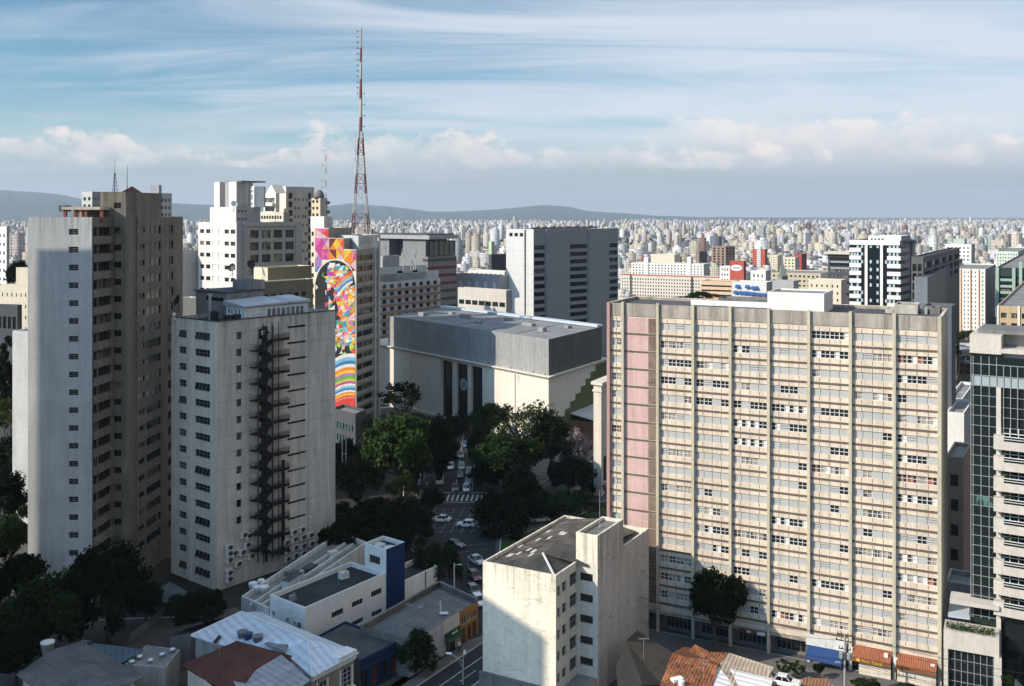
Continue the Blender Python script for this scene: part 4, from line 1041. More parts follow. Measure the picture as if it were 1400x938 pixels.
    for (a, c, z0_, z1_, n, k) in order:
        mode = rnd.random()
        if mode < .18: st_ = ['s'] * n
        elif mode < .54:
            st_ = ['s'] * n
            for _ in range(rnd.choice((1, 1, 2))): st_[rnd.randrange(n)] = rnd.choice('oohh')
        elif mode < .92: st_ = [rnd.choice('soohoc') for _ in range(n)]
        else: st_ = [rnd.choice('occr') for _ in range(n)]
        me = band_mesh(n, ''.join(st_))
        p = f.pt((a + c) / 2, z0_, -.15)
        if made < 100:
            o = bpy.data.objects.new('window', me); COL.objects.link(o); o.parent = b; g = ORIG[b]
            o.location = (p[0] - g[0], p[1] - g[1], p[2] - g[2]); o.rotation_euler = (0, 0, f.rz); o.scale = (c - a, 1, 1); made += 1
        else:
            ca, sa = cos(f.rz), sin(f.rz); i0 = len(rest.v)
            for v in me.vertices:
                x, y = v.co.x * (c - a), v.co.y; rest.v.append((p[0] + ca * x - sa * y, p[1] + sa * x + ca * y, p[2] + v.co.z))
            for pl in me.polygons: rest.f.append(tuple(i0 + t for t in pl.vertices)); rest.m.append(pl.material_index)
    o = rest.build('window', [msh, mgl, M_WFRAME, mcurt[2], mcurt[0], mcurt[1]], b); o['kind'] = 'stuff'
    # set-back ground floor with shop fronts
    m = MB(); g0 = Face(f.pt(0, 0, -1.5)[:2], f.pt(f.L, 0, -1.5)[:2])
    rr = [(ps[i] + .8, ps[i + 1] - .8, .4, 3.0) for i in range(2, 9)]
    wall(m, g0, 0, zb - .45, rr, .3, 0); m.build('ground_floor_wall', [M_DCONC], b)
    for r in rr:
        o = put_window(b, g0, r, 'bars62', .25, M_GLASSD, M_GFRAME); o.name = 'shop_window'
    # roof: white lift house, white parapet wall, small plant boxes, dark rear wing
    def rbox(x0, x1, off, dep, y_top, mat, nm, mroof=M_ROOFG, zbase=zt - .9):
        s0, s1 = f.s(x0), f.s(x1); q = [f.pt(s0, 0, -off)[:2], f.pt(s1, 0, -off)[:2], f.pt(s1, 0, -off - dep)[:2], f.pt(s0, 0, -off - dep)[:2]]
        dd = f.d((x0 + x1) / 2) + off; z1 = Zy(y_top, dd); mm = MB(); shell(mm, q, zbase, z1, {}, .2, .25, .2, 0, 1); return mm.build(nm, [mat, mroof], b)
    rbox(1046, 1124, 1.6, 8, 400, plaster('lift_house_white', (.70, .68, .62), .04, .10), 'lift_house')
    rbox(928, 1045, 6.5, .4, 411.5, M_WHITE, 'parapet_wall'); rbox(962, 1045, 8.5, 4, 408, M_DCONC, 'plant_roof')
    rbox(1216, 1249, 6.5, 5, 416, M_BEIGE, 'plant_box'); rbox(1203, 1215, 6.5, 3, 422, M_BEIGE, 'plant_box'); rbox(1253, 1262, 7.5, 3, 421, M_CONC, 'plant_box'); rbox(1266, 1280, 7.5, 4, 420, M_DCONC, 'plant_box')
    # awnings and signs at the foot, on the right
    mt = corrugated('awning_clay_tile', (.34, .12, .06), f.rz, .3, .2, tile=True, rows=.5)
    for i, (a, c) in enumerate(((ps[7] + .35, ps[8] - .3), (ps[8] + .35, ps[9] - .3))):
        m = MB(); m.hexa([f.pt(a, 2.7, 1.9), f.pt(c, 2.7, 1.9), f.pt(c, 3.6, .02), f.pt(a, 3.6, .02)], [f.pt(a, 2.82, 1.9), f.pt(c, 2.82, 1.9), f.pt(c, 3.75, .02), f.pt(a, 3.75, .02)]); m.build('tile_awning', [mt], b)
        m = MB(); f.box(m, a, c, 2.05, 2.68, 1.6, 1.75); m.build('fascia', [plain('brown_fascia', (.20, .085, .035), .7)], b)
        m = MB(); f.box(m, a + (.9 if i == 0 else .1), c - .1, 0, 1.95, .9, 1.1); m.build('shop_wall', [M_CREAM], b)
    return b
R_BLD = striped_block()
def restaurant_lettering():
    f = R_FACE; m = MB(); z = 2.14                              # too blurred in the photo to read: an emblem and two words of strokes
    c = f.s(1175.5); m.poly([f.pt(c + .30 * cos(2 * pi * k / 16), 2.38 + .27 * sin(2 * pi * k / 16), 1.77) for k in range(16)])
    for x0, x1, hs in ((1181, 1191, (.50, .30, .28, .24, .30, .26)), (1194.5, 1208.5, (.50, .32, .28, .46, .26, .30, .26, .46))):
        a, e = f.s(x0), f.s(x1); w = (e - a) / len(hs)
        for k, h in enumerate(hs):
            f.box(m, a + w * k, a + w * k + w * .42, z, z + h, 1.753, 1.80)
            f.box(m, a + w * k + w * .43, a + w * (k + .9), z + (.0 if k % 2 else h * .6), z + (.09 if k % 2 else h * .6 + .09), 1.753, 1.79)
    m.build('lettering', [plain('sign_yellow', (.62, .36, .03), .6)], R_BLD)
restaurant_lettering()

# ================================================================= W: weathered white block in the foreground
def weathered_block():
    L, C = P(660, 137.4), P(760, 132.0); D = P(790, 137.6); E = P(817, 136.2); R = P(887, 151.7)
    k = P(1450, 1000); n = sqrt(k[0] ** 2 + 1e6); dv = (k[0] / n, 1000 / n); ln = 21.0
    Kl = (L[0] + dv[0] * ln, L[1] + dv[1] * ln); Kr = R
    poly = [L, C, D, E, R, (Kl[0] + .6 * (R[0] - Kl[0]) * .0 + 0, Kl[1])]
    Bk = (Kl[0], Kl[1]); poly = [L, C, D, E, R, (R[0] - (C[0] - L[0]) * 1.0 - (E[0] - D[0]), R[1] - (C[1] - L[1]) - (E[1] - D[1]))]
    zt = 18.0
    b = thing('apartment_house', 'weathered white six storey block with peeling blank walls and a patched corrugated roof', 'apartment house', base_of(poly))
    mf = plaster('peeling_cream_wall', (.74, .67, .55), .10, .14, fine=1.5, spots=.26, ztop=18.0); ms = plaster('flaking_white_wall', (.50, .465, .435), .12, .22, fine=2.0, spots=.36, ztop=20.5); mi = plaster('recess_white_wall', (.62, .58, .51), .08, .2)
    f = [Face(poly[i], poly[(i + 1) % 6]) for i in range(6)]
    # openings: wing side (two columns) and the recess (one column), five storeys
    fx = lambda v: 640 + v / 3.636; fy = lambda v: 680 + v / 3.636
    st = 2.9; z0 = f[2].z(803, fy(398))
    r1 = [(f[1].s(fx(443)), f[1].s(fx(458)), z0 - 1.0 - st * k, z0 + .4 - st * k) for k in range(6)] + [(f[1].s(fx(467)), f[1].s(fx(489)), z0 - .9 - st * k, z0 + .5 - st * k) for k in range(6)] + [(f[1].s(fx(505)), f[1].s(fx(542)), z0 - .95 - st * k, z0 + .85 - st * k) for k in range(6)]
    r2 = [(f[2].s(fx(556)), f[2].s(fx(620)), z0 - .55 - st * k, z0 + .55 - st * k) for k in range(5)]
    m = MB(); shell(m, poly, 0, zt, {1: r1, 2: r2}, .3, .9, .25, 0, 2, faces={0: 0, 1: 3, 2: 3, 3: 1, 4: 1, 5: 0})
    f[0].box(m, -.3, f[0].L + .3, 2.6, 2.9, .003, .5, 2); f[0].box(m, -.3, f[0].L, 0, 2.597, .003, .45, 2)
    m.build('wall', [mf, ms, M_DCONC, mi], b)
    for i, r in enumerate(r1): put_window(b, f[1], r, 'bars22' if r[1] - r[0] < 2.2 else 'bars32', .25, M_GLASS, M_GFRAME)
    mdb = plain('dark_brown_infill', (.035, .022, .016), .8)
    for r in r2: put_window(b, f[2], r, 'bars41', .25, mdb, M_FRAME)
    # tower on the right
    zT = 21.9; T2 = f[3].pt(f[3].s(852), 0)[:2]; dep = sqrt((T2[0] - E[0]) ** 2 + (T2[1] - E[1]) ** 2)
    T0 = f[2].pt(f[2].s(787.5), 0)[:2]; tp = [T0, E, T2, (T0[0] + T2[0] - E[0], T0[1] + T2[1] - E[1])]
    m = MB(); shell(m, tp, zt - .02, zT, {}, .2, .45, .28, 0, 2, faces={0: 0, 1: 1, 2: 1, 3: 0}); m.build('stair_tower', [mf, ms, M_DCONC], b)
    # hipped corrugated roofs
    mr = corrugated('old_asbestos_sheet', (.125, .11, .092), f[0].rz + pi / 2, .28, .55, .95, 1.9); mr2 = corrugated('old_asbestos_sheet_dark', (.075, .07, .066), f[0].rz, .28, .38, .85, 1.9)
    a, c = inset(poly, .3)[0], inset(poly, .3)[1]; w = f[0].L - .6; zl, zh = zt - .55, zt + .75
    bq = lambda u, v, z: (*f[0].pt(.3 + u, 0, -.35 - v)[:2], z)
    m = MB(); LN = sqrt((poly[5][0] - L[0]) ** 2 + (poly[5][1] - L[1]) ** 2) - .8
    m.poly([bq(0, 0, zl), bq(w, 0, zl), bq(w * .62, 4.4, zh)], 1); m.poly([bq(0, 0, zl), bq(w * .62, 4.4, zh), bq(w * .62, LN - 1, zh), bq(0, LN, zl)], 0)
    m.poly([bq(w, 0, zl), bq(w, LN * .28, zl), bq(w * .62, 4.4, zh)], 1)
    m.poly([bq(w * .62, 4.4, zh + .01), bq(w + 2.2, 5.8, zl + .1), bq(w + 2.2, 9.5, zh + .3), bq(w * .62, 8.2, zh + .3)], 1)
    m.poly([bq(w * .62, 8.2, zh + .3), bq(w + 2.2, 9.5, zh + .3), bq(w + 2.2, LN, zl), bq(w * .62, LN - 1, zh)], 0)
    m.build('roof', [mr, mr2], b)
    m = MB(); m.tube(bq(w, .1, zl + .08), bq(w * .62, 4.4, zh + .1), .16, .16, 5); m.build('ridge_flashing', [plain('pale_flashing', (.52, .50, .46), .6)], b)
    rnd = random.Random(4); m = MB()
    for k in range(14):
        u, v = rnd.uniform(.2, w * .5), rnd.uniform(2, LN * .7); h = zl + (zh - zl) * u / (w * .62) + .03
        m.quad(bq(u, v, h), bq(u + .5, v, h + .12), bq(u + .5, v + 1.4, h + .12), bq(u, v + 1.4, h))
    m.build('repair_sheets', [plain('light_repair_sheet', (.50, .475, .43), .7)], b)
    m = MB(); X, Y = P(820, 141); m.tube((X, Y, zT - .4), (X, Y, Zy(670, 141)), .05, .03, 5); m.box((X, Y, zT - .4), (.3, .3, .35)); m.tube((X + 1.6, Y + 1, zT - .4), (X + 1.6, Y + 1, zT + 1.5), .03, .03, 4)
    m.build('aerial_pole', [M_GALV], b)
    # low annex in the recess
    m = MB(); q = [C, f[1].pt(f[1].L * .9, 0, 2.4)[:2], f[2].pt(f[2].L + .5, 0, 2.6)[:2], f[2].pt(f[2].L, 0, .02)[:2], f[2].pt(0, 0, .02)[:2]]
    m.prism([f[1].pt(.2, 0, .02)[:2], f[1].pt(.2, 0, 3.2)[:2], f[2].pt(f[2].L, 0, 2.8)[:2], f[2].pt(f[2].L - .1, 0, .02)[:2], f[2].pt(.02, 0, .02)[:2]], 0, 2.4, 0, 1); m.build('annex', [ms, M_ROOFG], b)
weathered_block()

# ================================================================= G: dark glass tower with balconies at the right edge
def glass_tower():
    L = P(1327, 137.0); Rr = P(1470, 137.0 * 2827 / 2970.0); f = Face(L, Rr)
    k = P(1542, 1000); n = sqrt(k[0] ** 2 + 1e6); bk = (k[0] / n * 16, 16000 / n)
    poly = [L, Rr, (Rr[0] + bk[0], Rr[1] + bk[1]), (L[0] + bk[0], L[1] + bk[1])]
    b = thing('office_tower', 'modern tower at the right edge with dark green glass and stacked beige balconies', 'office tower', base_of(poly))
    mb_ = plaster('tower_beige_stone', (.50, .455, .40), .06, .14); 
    mgd = glass('tower_dark_glass', dark=(.008, .012, .013), share=0, rough=.04); mgg = glass('tower_green_glass', dark=(.007, .016, .014), light=(.08, .16, .14), share=.10, rough=.05)
    ml = plain('pale_mullion', (.22, .24, .24), .4)
    ztop = f.z(1340, 487); zt = f.z(1330, 457); zlow = f.z(1340, 845)
    m = MB(); fi = Face(f.pt(0, 0, -.25)[:2], f.pt(f.L, 0, -.25)[:2])
    fi.quad(m, 0, f.L, 0, ztop, 0, 1)
    for i in (1, 2, 3): wall(m, Face(poly[i], poly[(i + 1) % 4]), 0, ztop)
    m.poly([(*p, ztop - .3) for p in poly], 2); m.build('core', [mb_, mgd, M_ROOFD], b)
    # crown of pale concrete, notched on the right
    m = MB(); s1 = f.s(1369)
    f.box(m, -.1, s1, f.z(1340, 483), zt, -12, .1); f.box(m, s1 + .01, f.L, f.z(1385, 484), f.z(1385, 478), -12, .1); f.box(m, s1 + .01, f.L, f.z(1385, 478) + .003, zt - .3, -12, -4.5)
    f.box(m, .6, f.L, zt + .003, zt + .5, -10, -2, 1); m.build('crown', [mb_, M_DCONC], b)
    m = MB(); f.quad(m, 0, s1, f.z(1340, 499) , f.z(1340, 483), -.1, 0); f.quad(m, s1, f.L, f.z(1385, 500), f.z(1385, 484), -1.2, 1); m.build('attic_glazing', [mgd, mb_], b)
    # curtain wall panes in alternating rows
    hs = 13.62 * 137 / F; xs = [1327.5, 1330.5, 1341.3, 1352.4, 1362.5]; S = [max(0.02, f.s(x)) for x in xs]
    zz = f.z(1340, 527); nr = int((zz - zlow) / hs)
    for k in range(nr + 1):
        z1 = zz - hs * k; z0 = z1 - hs
        green = (k % 2 == 1) and k not in (5,) or k in (8,)
        mm = MB()
        for i in range(4): f.quad(mm, S[i] + .03, S[i + 1] - .03, z0 + .05, z1 - .03, -.04, 1 if (green and i > 0) else 0)
        mm.build('glass_row', [mgd, mgg], b)
    m = MB()
    for s in S: f.box(m, s - .045, s + .045, zlow, ztop, -.05, .06)
    for k in range(nr + 2): f.box(m, 0, S[-1], zz - hs * k - .035, zz - hs * k + .035, -.05, .05)
    xr = [f.s(x) for x in np.arange(1362.5, 1462, 9.6)]
    za, zb_, zc_ = f.z(1340, 497.5), f.z(1340, 513), f.z(1340, 527)
    for s in xr: f.box(m, s - .05, s + .05, f.z(1385, 592), za, -.05, .065)
    for z in (za, zb_, zc_): f.box(m, 0, f.L, z - .05, z + .05, -.05, .07)
    for q in range(1, 6): f.box(m, xr[0], f.L, zc_ - hs * q - .03, zc_ - hs * q + .03, -.05, .055)
    m.build('mullions', [ml], b)
    m = MB(); f.quad(m, 0, f.L, za, ztop, -.04, 0); f.quad(m, 0, f.L, zb_, za, -.045, 0); f.quad(m, 0, f.L, zc_, zb_, -.045, 1); m.build('upper_glass', [mgd, plain('white_spandrel_glass', (.30, .34, .35), .15)], b)
    m = MB(); f.box(m, f.s(1362.5), f.s(1368.8), 0, zc_, -.1, .35); m.build('stone_pier', [mb_], b)
    # balconies
    fl_ = 27.7 * 137 / F; zbal = f.z(1372, 599); mw = plain('white_joinery', (.58, .58, .56), .5); s2 = f.s(1360); s3 = f.s(1374)
    mgreen = leafy('balcony_plants', (.015, .035, .01), (.05, .09, .02))
    for k in range(9):
        z = zbal - fl_ * k
        mm = MB(); f.box(mm, s2, f.L, z - 1.3, z - .15, .36, 1.5); f.box(mm, s2, s3, z - .147, z + .55, .36, 1.5)
        o = mm.build('balcony', [mb_], b); ORIG[o] = ORIG[b]
        mm = MB(); f.box(mm, s3, f.L, z + .45, z + .55, 1.4, 1.5); f.box(mm, s3, f.L, z + .12, z + .2, 1.42, 1.48); mm.build('railing', [mw], o)
        mm = MB(); f.quad(mm, s3, f.L, z - .14, z + .42, 1.44); mm.build('glass_panel', [mgd], o)
        mm = MB()
        for s in np.arange(f.s(1369), f.L, 1.05): f.box(mm, s - .05, s + .05, z - .1, z + fl_ - 1.35, -.03, .08)
        f.box(mm, f.s(1369), f.L, z + .62, z + .72, -.03, .08); mm.build('window_frame', [mw], b)
        if k in (2, 3, 5, 8):
            mm = MB(); r = random.Random(k)
            for q in range(120):
                c = f.pt(s3 + r.uniform(.0, 1.3), z + r.uniform(.2, 1.0), r.uniform(.7, 1.3)); d_ = [r.uniform(-.14, .14) for _ in range(6)]
                mm.poly([c, (c[0] + d_[0], c[1] + d_[1], c[2] + .12), (c[0] + d_[2], c[1] + d_[3], c[2] - .1)])
            mm.build('pot_plant', [mgreen], o)
    # podium: planter deck over a glazed lobby
    gp = Face(P(1290, 134.5), P(1366, 131.5)); m = MB()
    zpl1, zpl0 = gp.z(1330, 868), gp.z(1330, 893)
    gp.box(m, 0, gp.L, zpl0, zpl1, -4.0, 0); gp.box(m, gp.s(1359), gp.L + .3, 0, zpl0 - .01, -.9, .25); gp.box(m, .02, gp.s(1296), 0, zpl0 - .01, -.9, 0)
    gp.box(m, gp.L * .1, gp.L, gp.z(1330, 838), gp.z(1330, 832), -5.5, -2.2); m.build('podium', [mb_], b)
    m = MB(); gp.quad(m, gp.s(1296), gp.s(1359), 0, zpl0, -.6); m.build('lobby_glass', [mgd], b)
    m = MB(); 
    for x in np.linspace(1296.5, 1358, 8): gp.box(m, gp.s(x) - .04, gp.s(x) + .04, 0, zpl0 - .02, -.58, -.5)
    for q in range(1, 5): gp.box(m, gp.s(1296), gp.s(1359), zpl0 * q / 5 - .03, zpl0 * q / 5 + .03, -.575, -.5)
    gp.box(m, gp.s(1321), gp.s(1342), 2.2, 2.4, -.5, .1, 1)
    for x in (1321, 1331, 1341): gp.box(m, gp.s(x) - .06, gp.s(x) + .06, 0, 2.2, -.49, -.3, 1)
    m.build('lobby_frame', [ml, M_WFRAME], b)
    m = MB(); r = random.Random(8)
    for q in range(900):
        c = gp.pt(r.uniform(.3, gp.L - .6), zpl1 + r.uniform(0, .75), -r.uniform(.3, 1.6)); d_ = [r.uniform(-.2, .2) for _ in range(4)]
        m.poly([c, (c[0] + d_[0], c[1] + d_[1], c[2] + .18), (c[0] + d_[2], c[1] + d_[3], c[2] + .05)])
    tag(m.build('planter_hedge', [mgreen]), 'bushy hedge filling the planter above the glass tower lobby', 'hedge')
glass_tower()
# ================================================================= ground levels and middle distance
def gz(d): return float(np.interp(d, [0, 360, 520, 900, 1500, 2500, 4500, 7000, 12000], [0, 0, -14, -42, -55, -56, -40, -26, -22]))
VL, VR = -1500.0, 1930.0
def many_windows(b, items, cap=100):
    """(face, rect, kind, recess, glass); beyond the first hundred they join into one stuff part"""
    items = sorted(items, key=lambda t: t[0].A[1])
    rest = MB()
    for i, (f, r, kind, rec, gm) in enumerate(items):
        if i < cap: put_window(b, f, r, kind, rec, gm, M_FRAME, frame=False)
        else: f.quad(rest, r[0], r[1], r[2], r[3], -rec - .04)
    if rest.f:
        o = rest.build('window', [items[0][4]], b); o['kind'] = 'stuff'
def midblock(name, label, cat, x0, d, xl, xr, ytop, ml, mr_, left=None, right=None, vl=VL, vr=VR, roof=None, top=None, gm=None, yfrom=None, dz=None, rec=.3):
    """left / right: (columns, window share of the bay, window height, storey height, rows, first drop, margin share)"""
    p = plan(x0, d, xl, vl, xr, vr); zt = Zy(ytop, d); z0 = gz(d) - 2; fl, fr = Face(p[0], p[1]), Face(p[1], p[2])
    b = thing(name, label, cat, base_of(p, z0)); ORIG[b] = tuple(b.location)
    gm = gm or M_GLASSD; rects = {}; items = []
    for i, (f, w) in enumerate(((fl, left), (fr, right))):
        if not w: continue
        n, sh, wh, fh, nr, drop, mg = w; bay = f.L * (1 - 2 * mg) / n; rs = []
        for k in range(nr):
            zc = zt - drop - fh * k
            for j in range(n):
                s = f.L * mg + bay * (j + .5); rs.append((s - bay * sh / 2, s + bay * sh / 2, zc - wh / 2, zc + wh / 2))
        rects[i] = rs; items += [(f, r, 'slot11', rec * .7, gm) for r in rs]
    m = MB(); shell(m, p, z0, zt, rects, rec, .7, .3, 0, 2, faces={0: 0, 1: 1, 2: 1, 3: 0}); m.build('wall', [ml, mr_, roof or M_ROOFG], b)
    many_windows(b, items)
    return b, p, zt, fl, fr
def cap_box(b, p, zt, t, h, mats, nm='roof_house'):
    q = inset(p, t); m = MB(); shell(m, q, zt - .7, zt + h, {}, .2, .3, .2); return m.build(nm, mats, b)
PL = lambda n, c: plaster(n, c, .08, .12)
m_bg = PL('mid_beige', (.55, .50, .42)); m_wh = PL('mid_white', (.66, .65, .62)); m_gr = PL('mid_grey', (.34, .34, .345)); m_or = PL('mid_orange', (.55, .30, .16)); m_rd = PL('mid_red', (.42, .085, .055)); m_br = PL('mid_brown', (.26, .19, .15)); m_dk = PL('mid_dark', (.07, .075, .085)); m_ol = PL('mid_olive', (.20, .185, .13)); m_cr = PL('mid_cream', (.62, .55, .43)); m_mr = PL('mid_maroon', (.16, .035, .045)); m_pk = PL('mid_pinkish', (.55, .44, .38))

def middle_distance():
    # behind the mural block: white stepped offices and the dark slab-roofed tower
    b, p, zt, fl, fr = midblock('office_building', 'pale grey stepped building with ledges and small windows behind the mural block', 'office building', 517.5, 372, 514, 602, 387, PL('ledge_white', (.50, .51, .525)), PL('ledge_white', (.50, .51, .525)), None, (8, .5, 1.5, 2.85, 12, 1.6, .03), vl=-1007, vr=1650)
    m = MB()
    for k in range(11): fr.box(m, .05, fr.L, zt - 3.4 - 2.85 * k, zt - 2.6 - 2.85 * k, .003, .8)
    m.build('ledge', [m_br], b)
    for x1, yt, nm in ((583, 366, 'upper_storey'), (599.5, 376, 'middle_storey')):
        q = plan(517.8, 375, 515, -1007, x1, 1650); fq = Face(q[1], q[2]); z2 = Zy(yt, 375); m = MB()
        rr = [(fq.L * t, fq.L * t + 3, z2 - 3.2, z2 - 1.7) for t in ((.38, .7) if nm[0] == 'u' else (.9,))] if nm[0] == 'u' else []
        shell(m, q, zt - 1, z2, {1: rr}, .3, .3, .2); m.build(nm, [PL('ledge_white', (.50, .51, .525)), M_ROOFG], b)
        for r in rr: put_window(b, fq, r, 'bars21', .2, M_GLASSD, M_FRAME, frame=False)
    q = plan(523, 378, 516, -1007, 546, 1650); m = MB(); shell(m, q, zt, Zy(350, 378), {}, .2, .3, .2); m.build('tank_room', [m_gr, M_ROOFG], b)
    for k, (x, y0, y1) in enumerate(((551, 366, 345), (562, 366, 352), (565.5, 366, 343), (568, 366, 338), (525, 350, 333))):
        X, Y = P(x, 377); m = MB(); m.tube((X, Y, Zy(y0, 377) - 1), (X, Y, Zy(y1, 377)), .10, .08, 5); m.box((X - .3, Y - .3, Zy(y1, 377) - 2.2), (.5, .35, 2.0), .2); m.box((X + .4, Y - .2, Zy(y1, 377) - 2.8), (.45, .3, 1.8), .6)
        tag(m.build('cell_antenna', [M_WFRAME]), ('cell antenna pole left of the cluster on the stepped building', 'short cell antenna left of the tallest one on the stepped building', 'cell antenna just left of the tallest one', 'tallest cell antenna on the stepped building roof', 'cell antenna on the tank room near the lattice tower')[k], 'cell antenna', 'cell antennas behind the mural block')
    d = 440; p = plan(585, d, 516, -1007, 624, 1817); fr = Face(p[1], p[2]); fl = Face(p[0], p[1]); zt = Zy(322.5, d)
    b = thing('office_tower', 'dark concrete tower with an overhanging flat roof and maroon striped lower floors', 'office tower', base_of(p, gz(d) - 2)); ORIG[b] = tuple(b.location)
    m = MB(); zs = Zy(351, d); shell(m, p, gz(d) - 2, zs, {}, .2, .3, .2, 0, 1)
    for k in range(7): fr.box(m, .1, fr.L, zs - 2.2 - 3.5 * k, zs - 1.0 - 3.5 * k, .003, .12, 2 if k in (1, 2, 3) else 3)
    for k in range(3): fl.box(m, fl.s(578), fl.L, zs - 2.2 - 3.5 * k, zs - 1.0 - 3.5 * k, .003, .12, 3)
    q0, q1 = fl.s(517), fl.s(582)
    fl.box(m, fl.s(551), q1, zs, zt - 1.5, -14, 0, 0); fl.box(m, q0, fl.s(532), zs, zt - 1.5, -14, 0, 0); fl.box(m, fl.s(532), fl.s(551), zs, zt - 1.6, -14, -5, 3)
    m.build('wall', [PL('tower_dark_grey', (.20, .20, .205)), M_ROOFD, m_mr, m_dk], b)
    m = MB(); fl.box(m, fl.s(505), fl.s(590), zt - 1.5, zt + .2, -18, 1.5, 0); fl.box(m, fl.s(507), fl.s(586), zt + .2, zt + .8, -17, 1.0, 1); m.build('flat_roof', [PL('slab_grey', (.32, .325, .33)), M_ROOFD], b)
    m = MB(); fr.box(m, .3, fr.L - .3, zs + .2, Zy(331, d), -9, -.4, 0); m.build('glass_lantern', [glass('lantern_glass', dark=(.01, .02, .016), light=(.1, .25, .12), share=0, rough=.04)], b)
    m = MB(); fr.box(m, 0, fr.L, Zy(331, d), Zy(330, d), -9.5, .1)
    for k in range(6): fr.box(m, fr.L * (.05 + .18 * k) - .15, fr.L * (.05 + .18 * k) + .15, zs + .2, Zy(331, d), -.38, -.2)
    m.build('lantern_frame', [M_FRAME], b)
    # between that tower and the grey block
    midblock('warehouse', 'long low cream building with a ribbon of dark openings left of the grey block', 'building', 692, 405, 626, 700, 397, PL('warehouse_beige', (.50, .465, .41)), m_gr, (7, .82, 1.9, 3.9, 3, 6.0, .01), vl=-900, vr=2000)
    b, p, zt, fl, fr = midblock('warehouse', 'low building with white vertical shutters and a flat dark roof above the cream one', 'building', 683, 455, 622, 694, 377, m_gr, m_gr, (5, .5, 5.0, 6, 1, 5.5, .03), None, vl=-900, vr=2000, gm=M_WGREY)
    midblock('factory', 'pale rooftop plant building with pipes beyond the white shutters', 'building', 690, 500, 640, 700, 371, PL('mid_pale', (.58, .57, .54)), m_gr, (7, .5, 1.2, 3.5, 2, 2.2, .05), vl=-900, vr=2000)
    midblock('office_building', 'dark navy cube shaped block left of the grey block', 'building', 672, 640, 668, 697, 348, m_dk, PL('navy_wall', (.035, .04, .075)), None, (5, .6, 1.2, 3.3, 6, 3, .05))
    midblock('apartment_tower', 'narrow pale green tower left of the grey block', 'building', 672, 780, 668, 676, 330, PL('pale_green', (.42, .55, .32)), m_gr)
    # left edge: beyond the pale tower
    midblock('apartment_tower', 'white apartment tower cut by the left edge of the photo', 'apartment tower', 9, 330, -30, 13, 310, m_wh, m_gr, (7, .4, 1.1, 2.9, 14, 3, .02), vl=-1007, vr=1817)
    b, p, zt, fl, fr = midblock('apartment_building', 'cream building with few small windows left of the pale tower', 'building', 40, 265, -20, 60, 391, m_cr, m_ol, (9, .25, 1.0, 3.0, 6, 2.5, .03), vl=-3500, vr=1300)
    cap = midblock('house', 'plain cream house gable just left of the pale tower', 'building', 40, 300, 22, 60, 366, m_cr, m_ol, None, vl=-3500, vr=1300)
    midblock('hall', 'dark roofed low hall at the left edge below the cream building', 'building', 24, 248, -30, 30, 417, m_dk, m_dk, (8, .7, 3.0, 4, 1, 4.5, .02), vl=-3500, vr=1300)
    b, p, zt, fl, fr = midblock('apartment_building', 'blank pale gable half in shade right behind the pale tower', 'building', 42, 205, 17, 70, 453, PL('gable_pale', (.56, .56, .55)), m_gr, None, vl=-6000, vr=900)
    # between A and C
    midblock('apartment_building', 'blank blue grey side wall between the pale tower and the glazed office', 'building', 244, 300, 236, 272, 343, m_gr, PL('blue_grey_wall', (.33, .345, .37)), None, vl=-1007, vr=1817)
    b, p, zt, fl, fr = midblock('apartment_building', 'low white block in the gap left of the roof of the fire escape block', 'building', 246, 235, 236, 270, 408, m_wh, m_wh, None, vl=-1007, vr=1817)
    midblock('office_building', 'olive building with a pale plaque just left of the mural', 'building', 366, 232, 347, 426, 366, m_cr, m_ol, None, (7, .35, .8, 3, 1, 4.2, .1), vl=-1007, vr=1817)
    b, p, zt, fl, fr = midblock('office_building', 'olive lower block with cream window bays below the plaque building', 'building', 350, 222, 340, 428, 386, m_cr, m_ol, None, (6, .55, 1.0, 3.2, 2, 3.4, .1), vl=-1007, vr=1817)
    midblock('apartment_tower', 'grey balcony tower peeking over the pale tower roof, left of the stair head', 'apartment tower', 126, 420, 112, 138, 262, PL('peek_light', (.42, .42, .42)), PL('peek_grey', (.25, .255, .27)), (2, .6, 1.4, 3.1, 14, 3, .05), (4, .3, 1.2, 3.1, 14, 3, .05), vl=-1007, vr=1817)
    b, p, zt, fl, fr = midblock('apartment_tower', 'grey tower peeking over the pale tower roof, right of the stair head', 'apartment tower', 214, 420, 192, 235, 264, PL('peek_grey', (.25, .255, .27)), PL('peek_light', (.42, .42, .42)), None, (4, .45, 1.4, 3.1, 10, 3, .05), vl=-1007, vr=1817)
    q = inset(p, 3); m = MB(); m.prism(q, zt - .5, Zy(253, 425)); m.build('roof_house', [PL('peek_grey', (.25, .255, .27))], b)
    midblock('office_building', 'podium building with green glazed upper floor at the foot of the mural', 'building', 486, 258, 455, 500, 566, m_dk, m_dk, (7, .7, 1.6, 3.2, 2, 4.0, .04), vl=-613, vr=1100, gm=glass('podium_green', dark=(.03, .09, .075), share=0))
    # right half, far to near
    b, p, zt, fl, fr = midblock('hospital', 'very long cream institution with a dense grid of small windows', 'hospital', 989, 900, 848, 1000, 380, PL('institution_cream', (.60, .55, .47)), m_bg, (38, .42, 1.5, 3.05, 9, 3.4, .01), vl=-1900, vr=1500)
    m = MB(); fl.box(m, 0, fl.L, zt, zt + .8, -1, .3); fl.box(m, fl.L * .70, fl.L * .714, gz(900), zt, .003, .7, 1); fl.box(m, fl.L * .10, fl.L * .113, gz(900), zt, .003, .7, 1); m.build('coping', [m_rd, m_dk], b)
